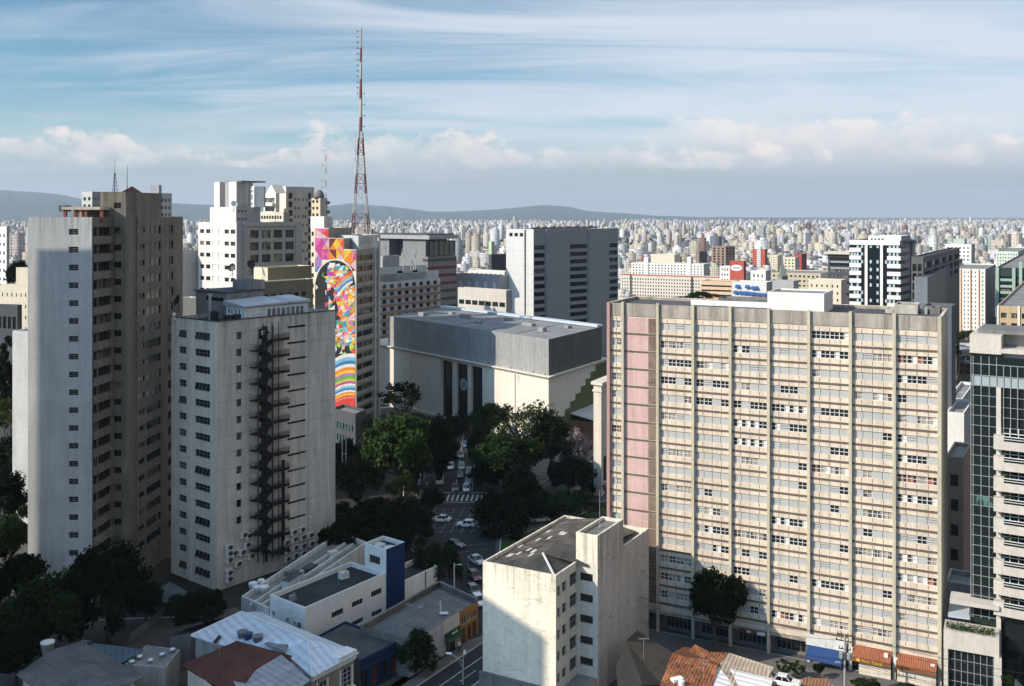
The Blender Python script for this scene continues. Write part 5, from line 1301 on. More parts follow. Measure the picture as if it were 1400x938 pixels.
    b, p, zt, fl, fr = midblock('office_building', 'long white building with tiny windows behind the cream institution', 'office building', 962, 1150, 863, 970, 361, m_wh, m_gr, (22, .4, 1.4, 3.2, 5, 3, .01), vl=-1900, vr=1500)
    for a, c, h in ((.18, .24, 6), (.78, .83, 8)): m = MB(); fl.box(m, fl.L * a, fl.L * c, gz(1150), zt + h, -8, .6); m.build('stair_tower', [m_wh], b)
    midblock('office_building', 'cream block standing behind the roof of the long white building', 'building', 922, 1400, 890, 930, 348, m_cr, m_bg, None)
    midblock('apartment_tower', 'dark slab with a brown lit end right of the cream block', 'tower', 956, 1250, 951, 967, 344, m_br, m_dk, None)
    midblock('office_building', 'low orange and cream banded building with dark ribbons', 'building', 1001, 640, 958, 1011, 385, PL('banded_peach', (.60, .43, .29)), m_dk, (1, .97, 1.1, 3.0, 6, 3.2, .01), vl=-1900, vr=1500)
    b, p, zt, fl, fr = midblock('department_store', 'red store block with a big white oval sign on its front', 'store', 1017, 860, 998, 1020, 357, m_rd, m_mr, None, vl=-1900, vr=1500)
    m = MB(); c, zc, a, h = fl.L * .47, zt - 6.0, fl.L * .42, 2.7
    m.poly([fl.pt(c + a * cos(2 * pi * k / 28), zc + h * sin(2 * pi * k / 28), .25) for k in range(28)], 0)
    for k in range(8): fl.box(m, c - a * .62 + k * a * .165, c - a * .62 + k * a * .165 + a * .09, zc - .5, zc + .55, .27, .33, 1)
    m.poly([fl.pt(c, zc + h, .3), fl.pt(c - .8, zc + h + 1.5, .3), fl.pt(c + .8, zc + h + 1.5, .3)][::-1], 1); m.build('oval_sign', [M_WFRAME, m_dk], b)
    midblock('department_store', 'white block with four dark windows joined to the red store', 'store', 998, 870, 984, 1003, 364, m_wh, m_gr, (3, .4, 2, 4.6, 3, 3, .1), vl=-1900, vr=1500)
    b, p, zt, fl, fr = midblock('apartment_building', 'white terraced building with blue awnings left of the white roof box', 'building', 1048, 520, 1001, 1056, 386, m_wh, m_gr, None, vl=-1900, vr=1500)
    maw = plain('awning_blue', (.02, .085, .28), .7); k = 0
    for x0, x1, y in ((1005.5, 1012, 391), (1019, 1024.5, 391.5), (1027, 1037, 393), (1003, 1009, 399), (1010.5, 1014.5, 399.5), (1015.5, 1024, 400), (1025, 1033.5, 401), (1034.5, 1040.5, 402), (1041.5, 1047, 402.5)):
        s0, s1, z = fl.s(x0), fl.s(x1), fl.z(x0, y); m = MB()
        m.hexa([fl.pt(s0, z - .9, 1.1), fl.pt(s1, z - .9, 1.1), fl.pt(s1, z + .6, .02), fl.pt(s0, z + .6, .02)], [fl.pt(s0, z - .3, 1.15), fl.pt(s1, z - .3, 1.15), fl.pt(s1, z + .75, .02), fl.pt(s0, z + .75, .02)]); m.build('awning', [maw], b)
    b, p, zt, fl, fr = midblock('apartment_tower', 'red twin towers with a pale striped core between them', 'apartment tower', 1046, 1500, 1029, 1049, 341, m_rd, m_mr, None, vl=-1900, vr=1500)
    m = MB(); fl.box(m, fl.L * .34, fl.L * .66, gz(1500), zt + 4, -8, .6, 0)
    for k in range(12): fl.box(m, fl.L * .34, fl.L * .66, zt - 1 - 3.3 * k, zt + .2 - 3.3 * k, .61, .8, 1)
    m.build('core', [m_wh, m_gr], b)
    midblock('apartment_tower', 'brown unfinished tower under nets left of the red twin towers', 'tower', 992, 1350, 973, 1005, 337, PL('brown_net', (.30, .215, .165)), m_br, (3, .5, 2.6, 3.6, 9, 3, .05), (3, .6, 2.6, 3.6, 9, 3, .05))
    midblock('apartment_tower', 'cream stepped tower right of the red twin towers', 'apartment tower', 1063, 1250, 1053, 1070, 349, m_cr, m_pk, (3, .4, 1.2, 3.1, 9, 3, .05))
    midblock('apartment_building', 'cream building with paired windows left of the maroon tower', 'building', 1087, 1050, 1071, 1093, 352, PL('pale_yellow', (.60, .55, .40)), m_gr, (3, .45, 1.5, 3.3, 6, 3, .05))
    midblock('apartment_tower', 'maroon tower with a red roof edge', 'apartment tower', 1096, 1150, 1087, 1103, 347, PL('brick_red', (.33, .06, .05)), m_mr, None, (4, .5, 1.5, 3.2, 8, 3, .05))
    midblock('school', 'long ochre building with paired windows behind a grey spire', 'school', 1122, 760, 1054, 1140, 374, PL('school_ochre', (.47, .41, .29)), m_bg, (11, .5, 1.4, 3.6, 5, 2.6, .02), vl=-1900, vr=1500)
    X, Y = P(1070, 700); m = MB(); z0 = gz(700); zt = Zy(377, 700)
    m.box((X, Y, z0), (5, 5, zt - z0), .4); m.hexa([(X - 2.6, Y - 2.6, zt), (X + 2.6, Y - 2.6, zt), (X + 2.6, Y + 2.6, zt), (X - 2.6, Y + 2.6, zt)], [(X - .1, Y - .1, Zy(357, 700)), (X + .1, Y - .1, Zy(357, 700)), (X + .1, Y + .1, Zy(357, 700)), (X - .1, Y + .1, Zy(357, 700))])
    tag(m.build('spire', [PL('spire_grey', (.19, .20, .18))]), 'slim grey green church spire in front of the ochre building', 'spire')
    midblock('apartment_building', 'white villa block with a grey side just behind the blue awnings', 'building', 1047, 640, 1026, 1054, 370, m_wh, m_gr, (3, .3, 2, 3.6, 3, 3.5, .1), vl=-1900, vr=1500)
    midblock('apartment_building', 'dark hip roofed building right of the white villa block', 'building', 1085, 600, 1053, 1092, 384, m_gr, m_gr, None)
    midblock('apartment_building', 'cream apartment block with a dotted window grid left of the black and white tower', 'apartment block', 1150, 400, 1105, 1157.5, 383, m_cr, m_pk, (6, .28, 1.1, 2.8, 10, 2.6, .03), vl=-1500, vr=1650)
    b, p, zt, fl, fr = midblock('office_building', 'dark glass office with a thin overhanging slab roof left of the black and white tower', 'office building', 1170, 640, 1132, 1180, 348, m_dk, m_dk, (1, .94, 1.8, 3.8, 8, 3, .02), vl=-1500, vr=1650, gm=M_GLASS)
    q = inset(p, -2.2); m = MB(); m.prism(q, zt, zt + 1.4); m.build('flat_roof', [m_bg], b)
    m = MB(); fl.box(m, fl.L * .1, fl.L * .95, zt - 5.5, zt - 4.6, .003, .3); fl.box(m, fl.L * .1, fl.L * .95, zt - 9.6, zt - 8.6, .003, .3); m.build('sun_louvre', [m_gr], b)
    # black and white office tower
    d = 420; p = plan(1230.5, d, 1161.5, -1700, 1250, 1650); fl, fr = Face(p[0], p[1]), Face(p[1], p[2]); zt = Zy(329, d); z0 = gz(d) - 2
    b = thing('office_tower', 'white and black glass office tower with striped white spandrels and two white ribs', 'office tower', base_of(p, z0)); ORIG[b] = tuple(b.location)
    mbg = glass('black_blue_glass', dark=(.010, .014, .020), share=0, rough=.05); mbl = plain('pale_blue_blind', (.36, .47, .50), .4); mwt = PL('spandrel_white', (.70, .70, .68)); fh = 77.5 / 7.218 * d / F
    m = MB(); shell(m, p, z0, zt, {}, .2, .6, .3, 0, 1); m.build('glass_body', [mbg, M_ROOFG], b)
    m = MB(); S = fl.s; fl.box(m, 0, fl.L, zt - 2.0, zt + .05, .003, .5)
    for x in (1184.5, 1205.5): fl.box(m, S(x) - .55, S(x) + .55, z0, zt - 2.0, .003, .7)
    m.build('rib', [mwt], b)
    for k in range(9):
        z = zt - 3.6 - fh * k; m = MB()
        fl.box(m, .02, S(1177.5), z - 1.5, z + .3, .003, .45); fl.box(m, S(1213), fl.L + .3, z - 1.5, z + .3, .003, .45); m.build('spandrel', [mwt], b)
        m = MB(); fr.box(m, .02, fr.L * .62, z - 1.5, z + .3, .003, .45); m.build('side_spandrel', [m_gr], b)
    m = MB(); fr.box(m, fr.L * .80, fr.L, z0, zt - 1.5, .003, .6, 0); fr.box(m, 0, fr.L, zt - 1.5, zt - .5, .003, .9, 1); m.build('side_pier', [m_gr, m_dk], b)
    rnd = random.Random(2); m = MB()
    for k in range(9):
        z = zt - 3.6 - fh * k + .45
        for x in (1164.5, 1168.5, 1172.5, 1178.5, 1190.5, 1199.8, 1211.5, 1216.5, 1222, 1227):
            if rnd.random() < .62 or x in (1190.5, 1199.8) and k not in (1, 6): fl.quad(m, S(x) - .42, S(x) + .42, z - .1, z + 1.3, .02)
    m.build('window_blinds', [mbl], b)
    q = plan(1232, 428, 1187, -1700, 1245, 1650); fq = Face(q[0], q[1]); z2 = Zy(322.5, 428); rr = [(fq.L * (.08 + .11 * k), fq.L * (.14 + .11 * k), z2 - 1.9, z2 - 1.2) for k in range(4)]
    m = MB(); shell(m, q, zt - .6, z2, {0: rr}, .2, .3, .2, 0, 1, faces={0: 0, 1: 2}); m.build('roof_house', [mwt, M_ROOFG, m_gr], b)
    for r in rr: put_window(b, fq, r, 'slot11', .15, M_GLASSD, M_FRAME, frame=False)
    # dark unfinished hulk and its blank grey wall
    b, p, zt, fl, fr = midblock('building_shell', 'dark unfinished concrete frame with an open bay right of the black and white tower', 'unfinished building', 1262, 360, 1246, 1312, 351, PL('hulk_frame', (.11, .105, .105)), PL('hulk_blue_grey', (.12, .13, .15)), (2, .78, 2.6, 3.4, 7, 4, .05), (5, .8, 2.4, 3.4, 3, 3.6, .02), vl=-1700, vr=1500, rec=1.2)
    p = plan(1268, 345, 1250, -1700, 1311, 1420); m = MB(); z1 = Zy(379, 345); shell(m, p, -6, z1, {}, .2, .3, .2); tag(m.build('blank_wall_building', [PL('blank_blue_grey', (.16, .175, .20)), M_ROOFD]), 'blank blue grey walled block below the unfinished concrete frame', 'building')
    b, p, zt, fl, fr = midblock('apartment_tower', 'white apartment tower with brown vertical stripes and a grey side', 'apartment tower', 1347, 600, 1296, 1361, 368, PL('striped_white', (.70, .68, .63)), m_gr, (10, .30, 1.1, 2.56, 14, 2.2, .02), vl=-1700, vr=1500)
    m = MB()
    for t in (.12, .36, .62, .84): fl.box(m, fl.L * t - .35, fl.L * t + .35, gz(600), zt - .3, .003, .25)
    m.build('brown_stripe', [PL('stripe_brown', (.36, .17, .07))], b)
    b, p, zt, fl, fr = midblock('apartment_building', 'bright white block with a small rooftop tank room above the striped tower', 'apartment block', 1328, 780, 1292, 1333, 334, PL('bright_white', (.74, .73, .70)), m_gr, (6, .45, 1.2, 3.1, 8, 3, .05), vl=-1700, vr=1500)
    cap_box(b, p, zt, 5.5, 4, [PL('pale_green_grey', (.42, .48, .43)), M_ROOFG])
    midblock('office_building', 'orange walled low block left of the bright white one', 'building', 1302, 640, 1284, 1316, 358, m_or, m_br, None, vl=-1700, vr=1500)
    b, p, zt, fl, fr = midblock('office_tower', 'dark tower with pale green fins and ribbons at the right edge', 'office tower', 1420, 480, 1362, 1440, 367, PL('green_dark', (.03, .045, .045)), m_dk, (1, .96, 1.5, 3.1, 13, 5, .02), vl=-1700, vr=1500)
    m = MB(); mgf = PL('fin_green', (.30, .42, .36))
    for t in (.03, .42, .58, .96): fl.box(m, fl.L * t - .7, fl.L * t + .7, gz(480), zt + (3 if t == .58 else 0), .003, .8)
    for k in range(13): fl.box(m, fl.L * .1, fl.L * .40, zt - 6.6 - 3.1 * k, zt - 5.4 - 3.1 * k, .003, .5)
    m.build('green_fins', [mgf], b)
    b, p, zt, fl, fr = midblock('apartment_building', 'tan brick building with a pale pier at the right edge above the glass tower', 'building', 1440, 300, 1363, 1460, 421, PL('tan_brick', (.44, .33, .20)), m_br, (5, .55, 1.6, 3.1, 5, 2.9, .03), vl=-1700, vr=1500, gm=M_GLASSC)
    m = MB(); fl.box(m, fl.s(1391.5), fl.s(1394.5), 0, zt + .2, .003, .4); fl.box(m, 0, .5, 0, zt, .003, .3); m.build('pier', [m_wh], b)
    b, p, zt, fl, fr = midblock('apartment_building', 'pale mint apartment group near the right edge under the skyline', 'apartment block', 1392, 950, 1362, 1404, 344, PL('mint_white', (.55, .60, .50)), m_gr, (8, .4, 1.3, 3.1, 9, 3, .02), vl=-1700, vr=1500)
    midblock('apartment_building', 'narrow dark blue grey building peeking out behind the right end of the striped block', 'building', 1301, 215, 1262, 1307, 419, PL('blue_grey_dark', (.10, .11, .125)), PL('blue_grey_dark', (.10, .11, .125)), None, vl=-1500, vr=1500)
    # the gap between the striped block and the glass tower
    midblock('house', 'small blush coloured building in the gap beside the striped block', 'house', 1318, 208, 1294, 1330, 565, m_wh, m_gr, None, vl=-1500, vr=1500)
    midblock('house', 'pale stepped building with a flat roof deeper in the gap', 'house', 1316, 236, 1296, 1332, 545, PL('gap_white', (.62, .60, .57)), m_gr, None, vl=-1500, vr=1500)
    b, p, zt, fl, fr = midblock('house', 'old brown house with shuttered windows in the shaded gap by the glass tower', 'house', 1317, 168, 1293, 1328, 626, PL('old_brown_house', (.24, .19, .15)), m_br, (1, .5, 2.0, 4.2, 4, 4, .05), vl=-1500, vr=1500)
    midblock('house', 'low roofed yard building at the foot of the gap', 'house', 1326, 152, 1292, 1332, 800, m_gr, m_gr, None, vl=-1500, vr=1500)
    m = MB(); slab_pts = [(*GP(x, y, 10.5), 10.5) for x, y in ((1296, 842), (1326, 846), (1326, 826), (1298, 822))]; m.hexa([(a, c, z - .15) for a, c, z in slab_pts], slab_pts); tag(m.build('canopy', [plain('pale_blue_sheet', (.45, .50, .55), .5)]), 'small pale blue roof sheet in the gap beside the glass tower', 'canopy')
middle_distance()
# ================================================================= low buildings at the foot of the picture
def slab(m, pts, t=.14, mi=0):
    """a thick roof plane from photo columns, rows and heights"""
    top = [(*GP(x, y, z), z) for x, y, z in pts]; bot = [(p[0], p[1], p[2] - t) for p in top]
    a = sum(top[i][0] * top[(i + 1) % len(top)][1] - top[(i + 1) % len(top)][0] * top[i][1] for i in range(len(top)))
    if a < 0: top.reverse(); bot.reverse()
    m.hexa(bot, top, mi)
def foot(pts, z, inset_=.35):
    q = [GP(x, y, z) for x, y in pts]
    a = sum(q[i][0] * q[(i + 1) % len(q)][1] - q[(i + 1) % len(q)][0] * q[i][1] for i in range(len(q)))
    if a < 0: q.reverse()
    return inset(q, inset_)

def white_annex():
    p = plan(417, 147.2, 369, -1007, 598, 1650); z1 = 7.7; fl, fr = Face(p[0], p[1]), Face(p[1], p[2])
    b = thing('annex_building', 'low white two storey building with a royal blue corner tower', 'building', base_of(p))
    mw = plaster('annex_white', (.70, .71, .70), .06, .10, fine=2); mbl = plaster('royal_blue_wall', (.008, .025, .10), .08, .10)
    mrf = plaster('dark_felt_roof', (.035, .035, .037), .4, 0, fine=.7, spots=.2)
    X = lambda v: 340 + v / 3.941; Y = lambda v: 700 + v / 3.941
    st, sm, sc_ = fr.s(527), fr.s(552.5), fr.L
    r1 = [(fr.s(X(a)), fr.s(X(c)), fr.z(X(a), Y(y1)) - .1, fr.z(X(a), Y(y0)) - .1) for a, c, y0, y1 in ((447, 510, 540, 572), (556, 615, 485, 515), (660, 717, 428, 460), (557, 617, 590, 617), (662, 717, 540, 566))]
    rl = [(fl.s(X(a)), fl.s(X(c)), fl.z(X(a), Y(y1)), fl.z(X(a), Y(y0))) for a, c, y0, y1 in ((128, 142, 533, 550), (203, 217, 567, 583), (240, 258, 588, 612), (262, 282, 592, 620))]
    q1 = [p[0], p[1], fr.pt(st, 0)[:2]]; q1.append((q1[2][0] + p[0][0] - p[1][0], q1[2][1] + p[0][1] - p[1][1]))
    m = MB(); shell(m, q1, 0, z1, {0: rl, 1: r1}, .2, .75, .22, 0, 1); m.build('wall', [mw, mrf], b)
    for r in r1: put_window(b, fr, r, 'bars41', .15, M_GLASSC, M_GFRAME)
    for r in rl: put_window(b, fl, r, 'tilt1', .15, M_GLASS, M_GFRAME)
    t0 = fl.n; wd = fl.L * .62
    tp = [fr.pt(st + .004, 0, .15)[:2], fr.pt(sm, 0, .15)[:2]]; bx = (-fl.u[0] * wd, -fl.u[1] * wd); tp = [(tp[0][0] + bx[0], tp[0][1] + bx[1]), tp[0], tp[1], (tp[1][0] + bx[0], tp[1][1] + bx[1])]
    ft = Face(tp[0], tp[1]); zt = 11.5
    rw = [(ft.s(505), ft.s(519.5), 8.6, 9.9)]; rd = [(ft.s(496.5), ft.s(499.5), 7.0, 9.3)]
    m = MB(); shell(m, tp, 0, zt, {0: rw + rd}, .15, .7, .2, 0, 1, faces={0: 0, 1: 2, 2: 2, 3: 0}); m.build('corner_tower', [mw, mrf, mbl], b)
    put_window(b, ft, rw[0], 'bars41', .12, M_GLASSC, M_GFRAME); o = put_window(b, ft, rd[0], 'door11', .1, M_WHITE, M_GFRAME); o.name = 'door'
    m = MB(); c = base_of(tp)
    for k in (-1, 1): m.lathe((c[0] + k * 1.1 * fl.u[0], c[1] + k * 1.1 * fl.u[1], zt - .69), [(.95, 0), (.95, .18), (.85, .22)], 14)
    m.build('tank_lids', [M_WGREY], b)
    q2 = [fr.pt(sm + .01, 0)[:2], fr.pt(fr.L, 0)[:2]]; q2 = [(q2[0][0] - fl.u[0] * 5.5, q2[0][1] - fl.u[1] * 5.5), q2[0], q2[1], (q2[1][0] - fl.u[0] * 5.5, q2[1][1] - fl.u[1] * 5.5)]
    m = MB(); shell(m, q2, 0, 5.0, {}, .2, .9, .2, 0, 1); f2 = Face(q2[1], q2[2]); f2.box(m, f2.L * .62, f2.L * .64, 0, 4.95, .003, .08, 1); m.build('low_wing', [mw, mrf], b)
    q3 = [P(352, 151), P(368, 148.5), P(372, 152), P(356, 154.5)]; m = MB(); m.prism(q3, 0, 4.4); m.build('side_wall', [mw], b)
white_annex()

def block_annex():
    q = foot([(330, 815), (368, 832), (502, 741), (464, 727)], 5.5, 0); fr = Face(q[1], q[2])
    b = thing('low_annex', 'low annex with grey flat roofs and white parapets below the fire escape', 'building', base_of(q))
    m = MB(); shell(m, q, 0, 5.5, {}, .2, .8, .35, 0, 1)
    for s in (.30, .52): 
        a = Face(q[0], q[1]); o = a.L * s; m.prism([fr.pt(1, 0, -o)[:2], fr.pt(fr.L - 1, 0, -o)[:2], fr.pt(fr.L - 1, 0, -o - .3)[:2], fr.pt(1, 0, -o - .3)[:2]], 4.7, 5.3)
    m.build('wall', [M_WGREY, M_ROOFG], b)
    m = MB(); fr.box(m, fr.L * .28, fr.L * .42, 4.7, 6.1, -3.6, -2.0, 0, 1); fr.box(m, fr.L * .52, fr.L * .6, 4.7, 5.5, -4.4, -2.8, 1, 1); m.build('roof_hatch', [M_WGREY, M_ROOFD], b)
    for k, (x, y, w) in enumerate(((346, 801, .75), (357, 797, .6), (361, 806, .8), (351, 806, .7))):
        m = MB(); X, Y = GP(x, y, 5.2); m.lathe((X, Y, 4.7), [(w * .8, 0), (w, .9), (w, 1.0), (w * .9, 1.08), (.1, 1.2)], 12)
        tag(m.build('water_tank', [M_WHITE], None, True), ('squat white water tank nearest the block corner on the low annex roof', 'small white water tank at the back of the annex roof', 'widest white water tank on the annex roof, toward the white building', 'white water tank at the front of the annex roof')[k], 'water tank', 'tanks on the annex roof')
    # lean-to canopy by the corner of the block
    m = MB(); slab(m, [(207, 812, 3.2), (232, 795, 3.6), (262, 812, 3.6), (238, 832, 3.2)], .12); 
    for x, y in ((212, 812), (240, 829)): X, Y = GP(x, y, 3.0); m.tube((X, Y, 0), (X, Y, 3.1), .06, .06, 5)
    tag(m.build('canopy', [corrugated('blue_grey_sheet', (.10, .115, .13), .7, .4, .15)]), 'dark blue grey sheet canopy by the corner of the fire escape block', 'canopy')
block_annex()

def shop_row():
    N, Bq, P2, P1 = P(560, 141.3), P(653.5, 156.2), GP(600, 797, 5.3), GP(493, 858, 5.3); q = [P1, N, Bq, P2]; f = Face(N, Bq); z = 5.2
    b = thing('shop_building', 'row of small shops under one grey corrugated roof with an orange end and green sign', 'shops', base_of(q))
    mo = plaster('orange_front', (.26, .13, .045), .15, .2); mwh = plaster('shop_pale_front', (.52, .50, .46), .1, .2); ml = plaster('shop_lilac_front', (.42, .40, .44), .1, .2); mgn = plain('dark_green_sign', (.012, .05, .022), .6)
    a, c = f.s(607), f.s(628)
    ro = [(f.s(x), f.s(x + 5.5), 2.9, 4.1) for x in (632, 639.5, 646.5)] + [(f.s(x), f.s(x + 5), .1, 2.4) for x in (631, 639, 646)]
    rs = [(a + .4, c - .4, .1, 2.2)]; rl = [(f.s(x), f.s(x + 7), .2, 2.4) for x in (566, 580)]
    m = MB(); wall(m, Face(f.pt(c, 0)[:2], Bq), 0, z, [(r[0] - c, r[1] - c, r[2], r[3]) for r in ro], .2, 0)
    wall(m, Face(f.pt(a, 0)[:2], f.pt(c, 0)[:2]), 0, z + .1, [(.4, c - a - .4, .1, 2.2)], .3, 1); wall(m, Face(N, f.pt(a, 0)[:2]), 0, z - .1, rl, .3, 2)
    for i in (0, 2, 3): wall(m, Face(q[i], q[(i + 1) % 4]), 0, z + .35, (), .2, 3)
    for i in (2, 3): g = Face(q[i], q[(i + 1) % 4]); g.box(m, 0, g.L, z + .352, z + .5, -.35, .06, 3)
    m.build('wall', [mo, mwh, ml, M_DCONC], b)
    for r in ro: put_window(b, f, r, 'bars21', .15, M_GLASSD if r[2] > 1 else plain('brown_shutter', (.10, .05, .02), .7), M_WFRAME if r[2] > 1 else M_FRAME)
    for r in rs + rl: o = put_window(b, f, r, 'bars41', .25, M_GLASSC, M_FRAME); o.name = 'shop_window'
    m = MB(); f.box(m, a + .1, c - .1, 2.35, 3.25, .05, .30); f.box(m, a - .1, c - .1, 2.25, 2.33, .05, 1.2); m.build('sign_band', [mgn], b)
    m = MB(); s = a + (c - a) * .42
    for k in range(9): f.box(m, s + .17 * k, s + .17 * k + .12, 2.66, 2.66 + (.34 if k in (0, 4, 7) else .24), .31, .33)
    m.build('sign_lettering', [plain('sign_white', (.7, .7, .66), .6)], b)
    m = MB(); s = a + (c - a) * .70; f.box(m, s, s + .9, .25, 2.15, .05, .14, 0)
    for w in range(3): f.box(m, s + .12, s + .78, .4 + w * .6, .4 + w * .6 + .3, .142, .16, 1)
    m.build('door_board', [plain('board_pale', (.5, .46, .42), .7), plain('board_rust', (.28, .08, .04), .7)], b)
    m = MB(); g = inset(q, .3); ctr = lambda t, u: tuple(g[0][i] * (1 - t) * (1 - u) + g[1][i] * (1 - t) * u + g[2][i] * t * u + g[3][i] * t * (1 - u) for i in (0, 1))
    zl, zh = z - .45, z + .45; r0, r1 = ctr(.14, .5), ctr(.80, .5)
    m.poly([(*g[1], zl), (*g[2], zl), (*r1, zh), (*r0, zh)], 0); m.poly([(*g[3], zl), (*g[0], zl), (*r0, zh), (*r1, zh)], 0); m.poly([(*g[2], zl), (*g[3], zl), (*r1, zh)], 0); m.poly([(*g[0], zl), (*g[1], zl), (*r0, zh)], 0)
    m.build('roof', [corrugated('grey_fibre_sheet', (.155, .155, .155), f.rz, .45, .25, .8, 2.2)], b)
    m = MB(); m.tube((*r0, zh), (*r1, zh), .09, .09, 5)
    for e, r in ((g[2], r1), (g[3], r1), (g[0], r0), (g[1], r0)): m.tube((*e, zl), (*r, zh), .08, .08, 5)
    m.build('ridge_caps', [M_DCONC], b)
    m = MB(); X, Y = ctr(.62, .72); m.tube((X, Y, z - .2), (X, Y, z + 1.5), .12, .12, 6); m.box((X + .6, Y - 1, z), (1.3, .8, .12)); m.build('chimney_pipe', [M_WGREY], b)
    # blue corner shop
    R_ = [(434, 869), (492, 904), (546, 876), (472, 849)]; q = foot(R_, 4.7, 0); f = Face(q[1], q[2])
    bb = thing('shop_building', 'dark blue shop with a plain grey roof next to the beige house', 'shop', base_of(q))
    mbl = plaster('shop_blue', (.007, .022, .065), .12, .15)
    rr = [(f.L * (k + .2) / 4, f.L * (k + .8) / 4, .3, 3.0) for k in range(4)]
    m = MB(); shell(m, q, 0, 4.7, {1: rr}, .25, .25, .3, 0, 1, faces={0: 2, 1: 0, 2: 2, 3: 2}); f.box(m, 0, f.L, 3.3, 3.6, .003, .35, 0); m.build('wall', [mbl, plaster('shop_felt', (.07, .07, .07), .3, 0, spots=.3), M_DCONC], bb)
    for k, r in enumerate(rr): o = put_window(bb, f, r, 'bars21', .2, (M_GLASSD, plain('maroon_shutter', (.09, .02, .02), .7))[k % 2], M_FRAME); o.name = 'shop_door'
shop_row()

def old_houses():
    # beige house with a white sheet-metal roof
    e, r = 6.3, 7.7; mm = corrugated('white_sheet_roof', (.60, .66, .72), .67, 1.1, .06, .5, 2.0, .15)
    q = [GP(261, 869, e), GP(426, 925, e), GP(490, 892, e), GP(345, 838, e)]; q = inset(q, .4)
    b = thing('old_house', 'beige two storey house with white moulding under a bright white sheet metal roof', 'house', base_of(q))
    f0, f = Face(q[0], q[1]), Face(q[1], q[2])
    mb_ = plaster('taupe_house_wall', (.27, .235, .20), .12, .2)
    rr = [(f.L * .12, f.L * .36, 1.6, 4.6), (f.L * .66, f.L * .94, 2.2, 4.7)]
    m = MB(); shell(m, q, 0, e - .15, {1: rr}, .25, .1, .25, 0, 1, faces={0: 2, 1: 0, 2: 0, 3: 2})
    m.build('wall', [mb_, M_ROOFG, M_CONC], b)
    m = MB()
    for z0, z1, o in ((e - .55, e - .1, .35), (e - .9, e - .6, .15), (1.1, 1.35, .12)): f.box(m, -.1, f.L + .1, z0, z1, .003, o)
    f.box(m, f.L * .58, f.L + .1, e - .1, e + .5, -1.6, .4); f.box(m, f.L * .60, f.L * .98, 1.9, 2.1, .003, .5)
    for s in (rr[0][0], rr[0][1], rr[1][0], rr[1][1]): f.box(m, s - .12, s + .12, 1.5, 4.9, .003, .10)
    m.build('moulding', [M_WHITE], b)
    for x in rr: put_window(b, f, x, 'bars34', .2, M_GLASSC, M_WFRAME)
    m = MB()
    slab(m, [(261, 869, e), (298, 881, e), (388, 891, e), (420, 874, r), (330, 837, r)]); slab(m, [(388, 891, e), (427, 926, e), (420, 874, r)]); slab(m, [(427, 926, e), (491, 892, e), (420, 874, r)])
    slab(m, [(330, 837, r), (420, 874, r), (491, 892, e), (352, 836, e)])
    m.build('roof', [mm], b)
    m = MB(); A = lambda x, y, z: (*GP(x, y, z), z + .06)
    for u, v in (((330, 837, r), (420, 874, r)), ((420, 874, r), (427, 926, e)), ((420, 874, r), (388, 891, e)), ((330, 837, r), (261, 869, e))): m.tube(A(*u), A(*v), .13, .13, 5)
    m.build('ridge_cap', [M_WHITE], b)
    m = MB(); slab(m, [(291, 878, e + .25), (299, 868, e + .45), (303, 870, e + .45), (295, 880, e + .25)], .05); m.build('skylight', [M_GLASSD], b)
    for k, (x, y, col) in enumerate(((331.5, 870, (.16, .16, .17)), (339.5, 873, (.02, .06, .14)), (352.5, 876, (.17, .17, .18)))):
        X, Y = GP(x, y, e + .6); m = MB(); w = (.72, .6, .72)[k]; m.lathe((X, Y, e + .1), [(w * .8, 0), (w, 1.1), (w * 1.06, 1.12), (w * 1.06, 1.25), (w * .9, 1.3), (.1, 1.4)], 14)
        tag(m.build('water_tank', [plain('tank_%d' % k, col, .6)], None, True), ('grey plastic water tank, left of the blue one on the white metal roof', 'dark blue water tank between two grey ones on the white roof', 'grey plastic water tank, right of the blue one on the white metal roof')[k], 'water tank', 'tanks on the white metal roof')
    m = MB(); slab(m, [(361, 880, e + .75), (374, 869, e + .8), (397, 878, e + .75), (388, 889, e + .6)], .1); m.build('lean_to_roof', [corrugated('grey_patch_sheet', (.25, .26, .28), 2.2, .3, .2)], b)
    m = MB(); slab(m, [(222, 869, 5.2), (330, 836, 7.0), (322, 829, 6.6), (228, 862, 5.0)], .12); q2 = foot([(226, 870), (262, 870), (330, 838), (315, 833)], 4.9, .3); m.prism(q2, 0, 4.8, 1); m.build('side_lean_to', [corrugated('brown_sheet', (.085, .07, .06), 1.2, .4, .3), M_DCONC], b)
    # red tiled house
    e, r = 5.6, 7.0; q = foot([(250, 911), (322, 880), (384, 894), (300, 950)], e, .5); f = Face(q[0], q[1])
    b = thing('old_house', 'small cream house under a dark red clay tile roof', 'house', base_of(q))
    f = min((Face(q[i], q[(i + 1) % 4]) for i in range(4)), key=lambda g: g.A[0] + g.B[0] + (g.A[1] + g.B[1]) * 1.0)
    rr = [(f.L * .12, f.L * .30, 2.6, 3.4), (f.L * .42, f.L * .72, 1.2, 3.3)]
    m = MB()
    for i in range(4):
        g = Face(q[i], q[(i + 1) % 4]); wall(m, g, 0, e - .1, rr if g.A == f.A else (), .2)
    m.build('wall', [M_CREAM], b)
    for x in rr: put_window(b, f, x, 'bars21', .15, M_GLASSD, M_GFRAME)
    m = MB(); slab(m, [(248, 909, e), (324, 876, r), (386, 893, r), (340, 918, e + .9), (302, 942, e)], .16); slab(m, [(386, 893, r), (340, 918, e + .9), (302, 942, e), (330, 962, e), (420, 902, e)], .16)
    m.build('roof', [corrugated('dark_red_clay_tile', (.125, .043, .028), .72, .26, .35, .85, .42, tile=True)], b)
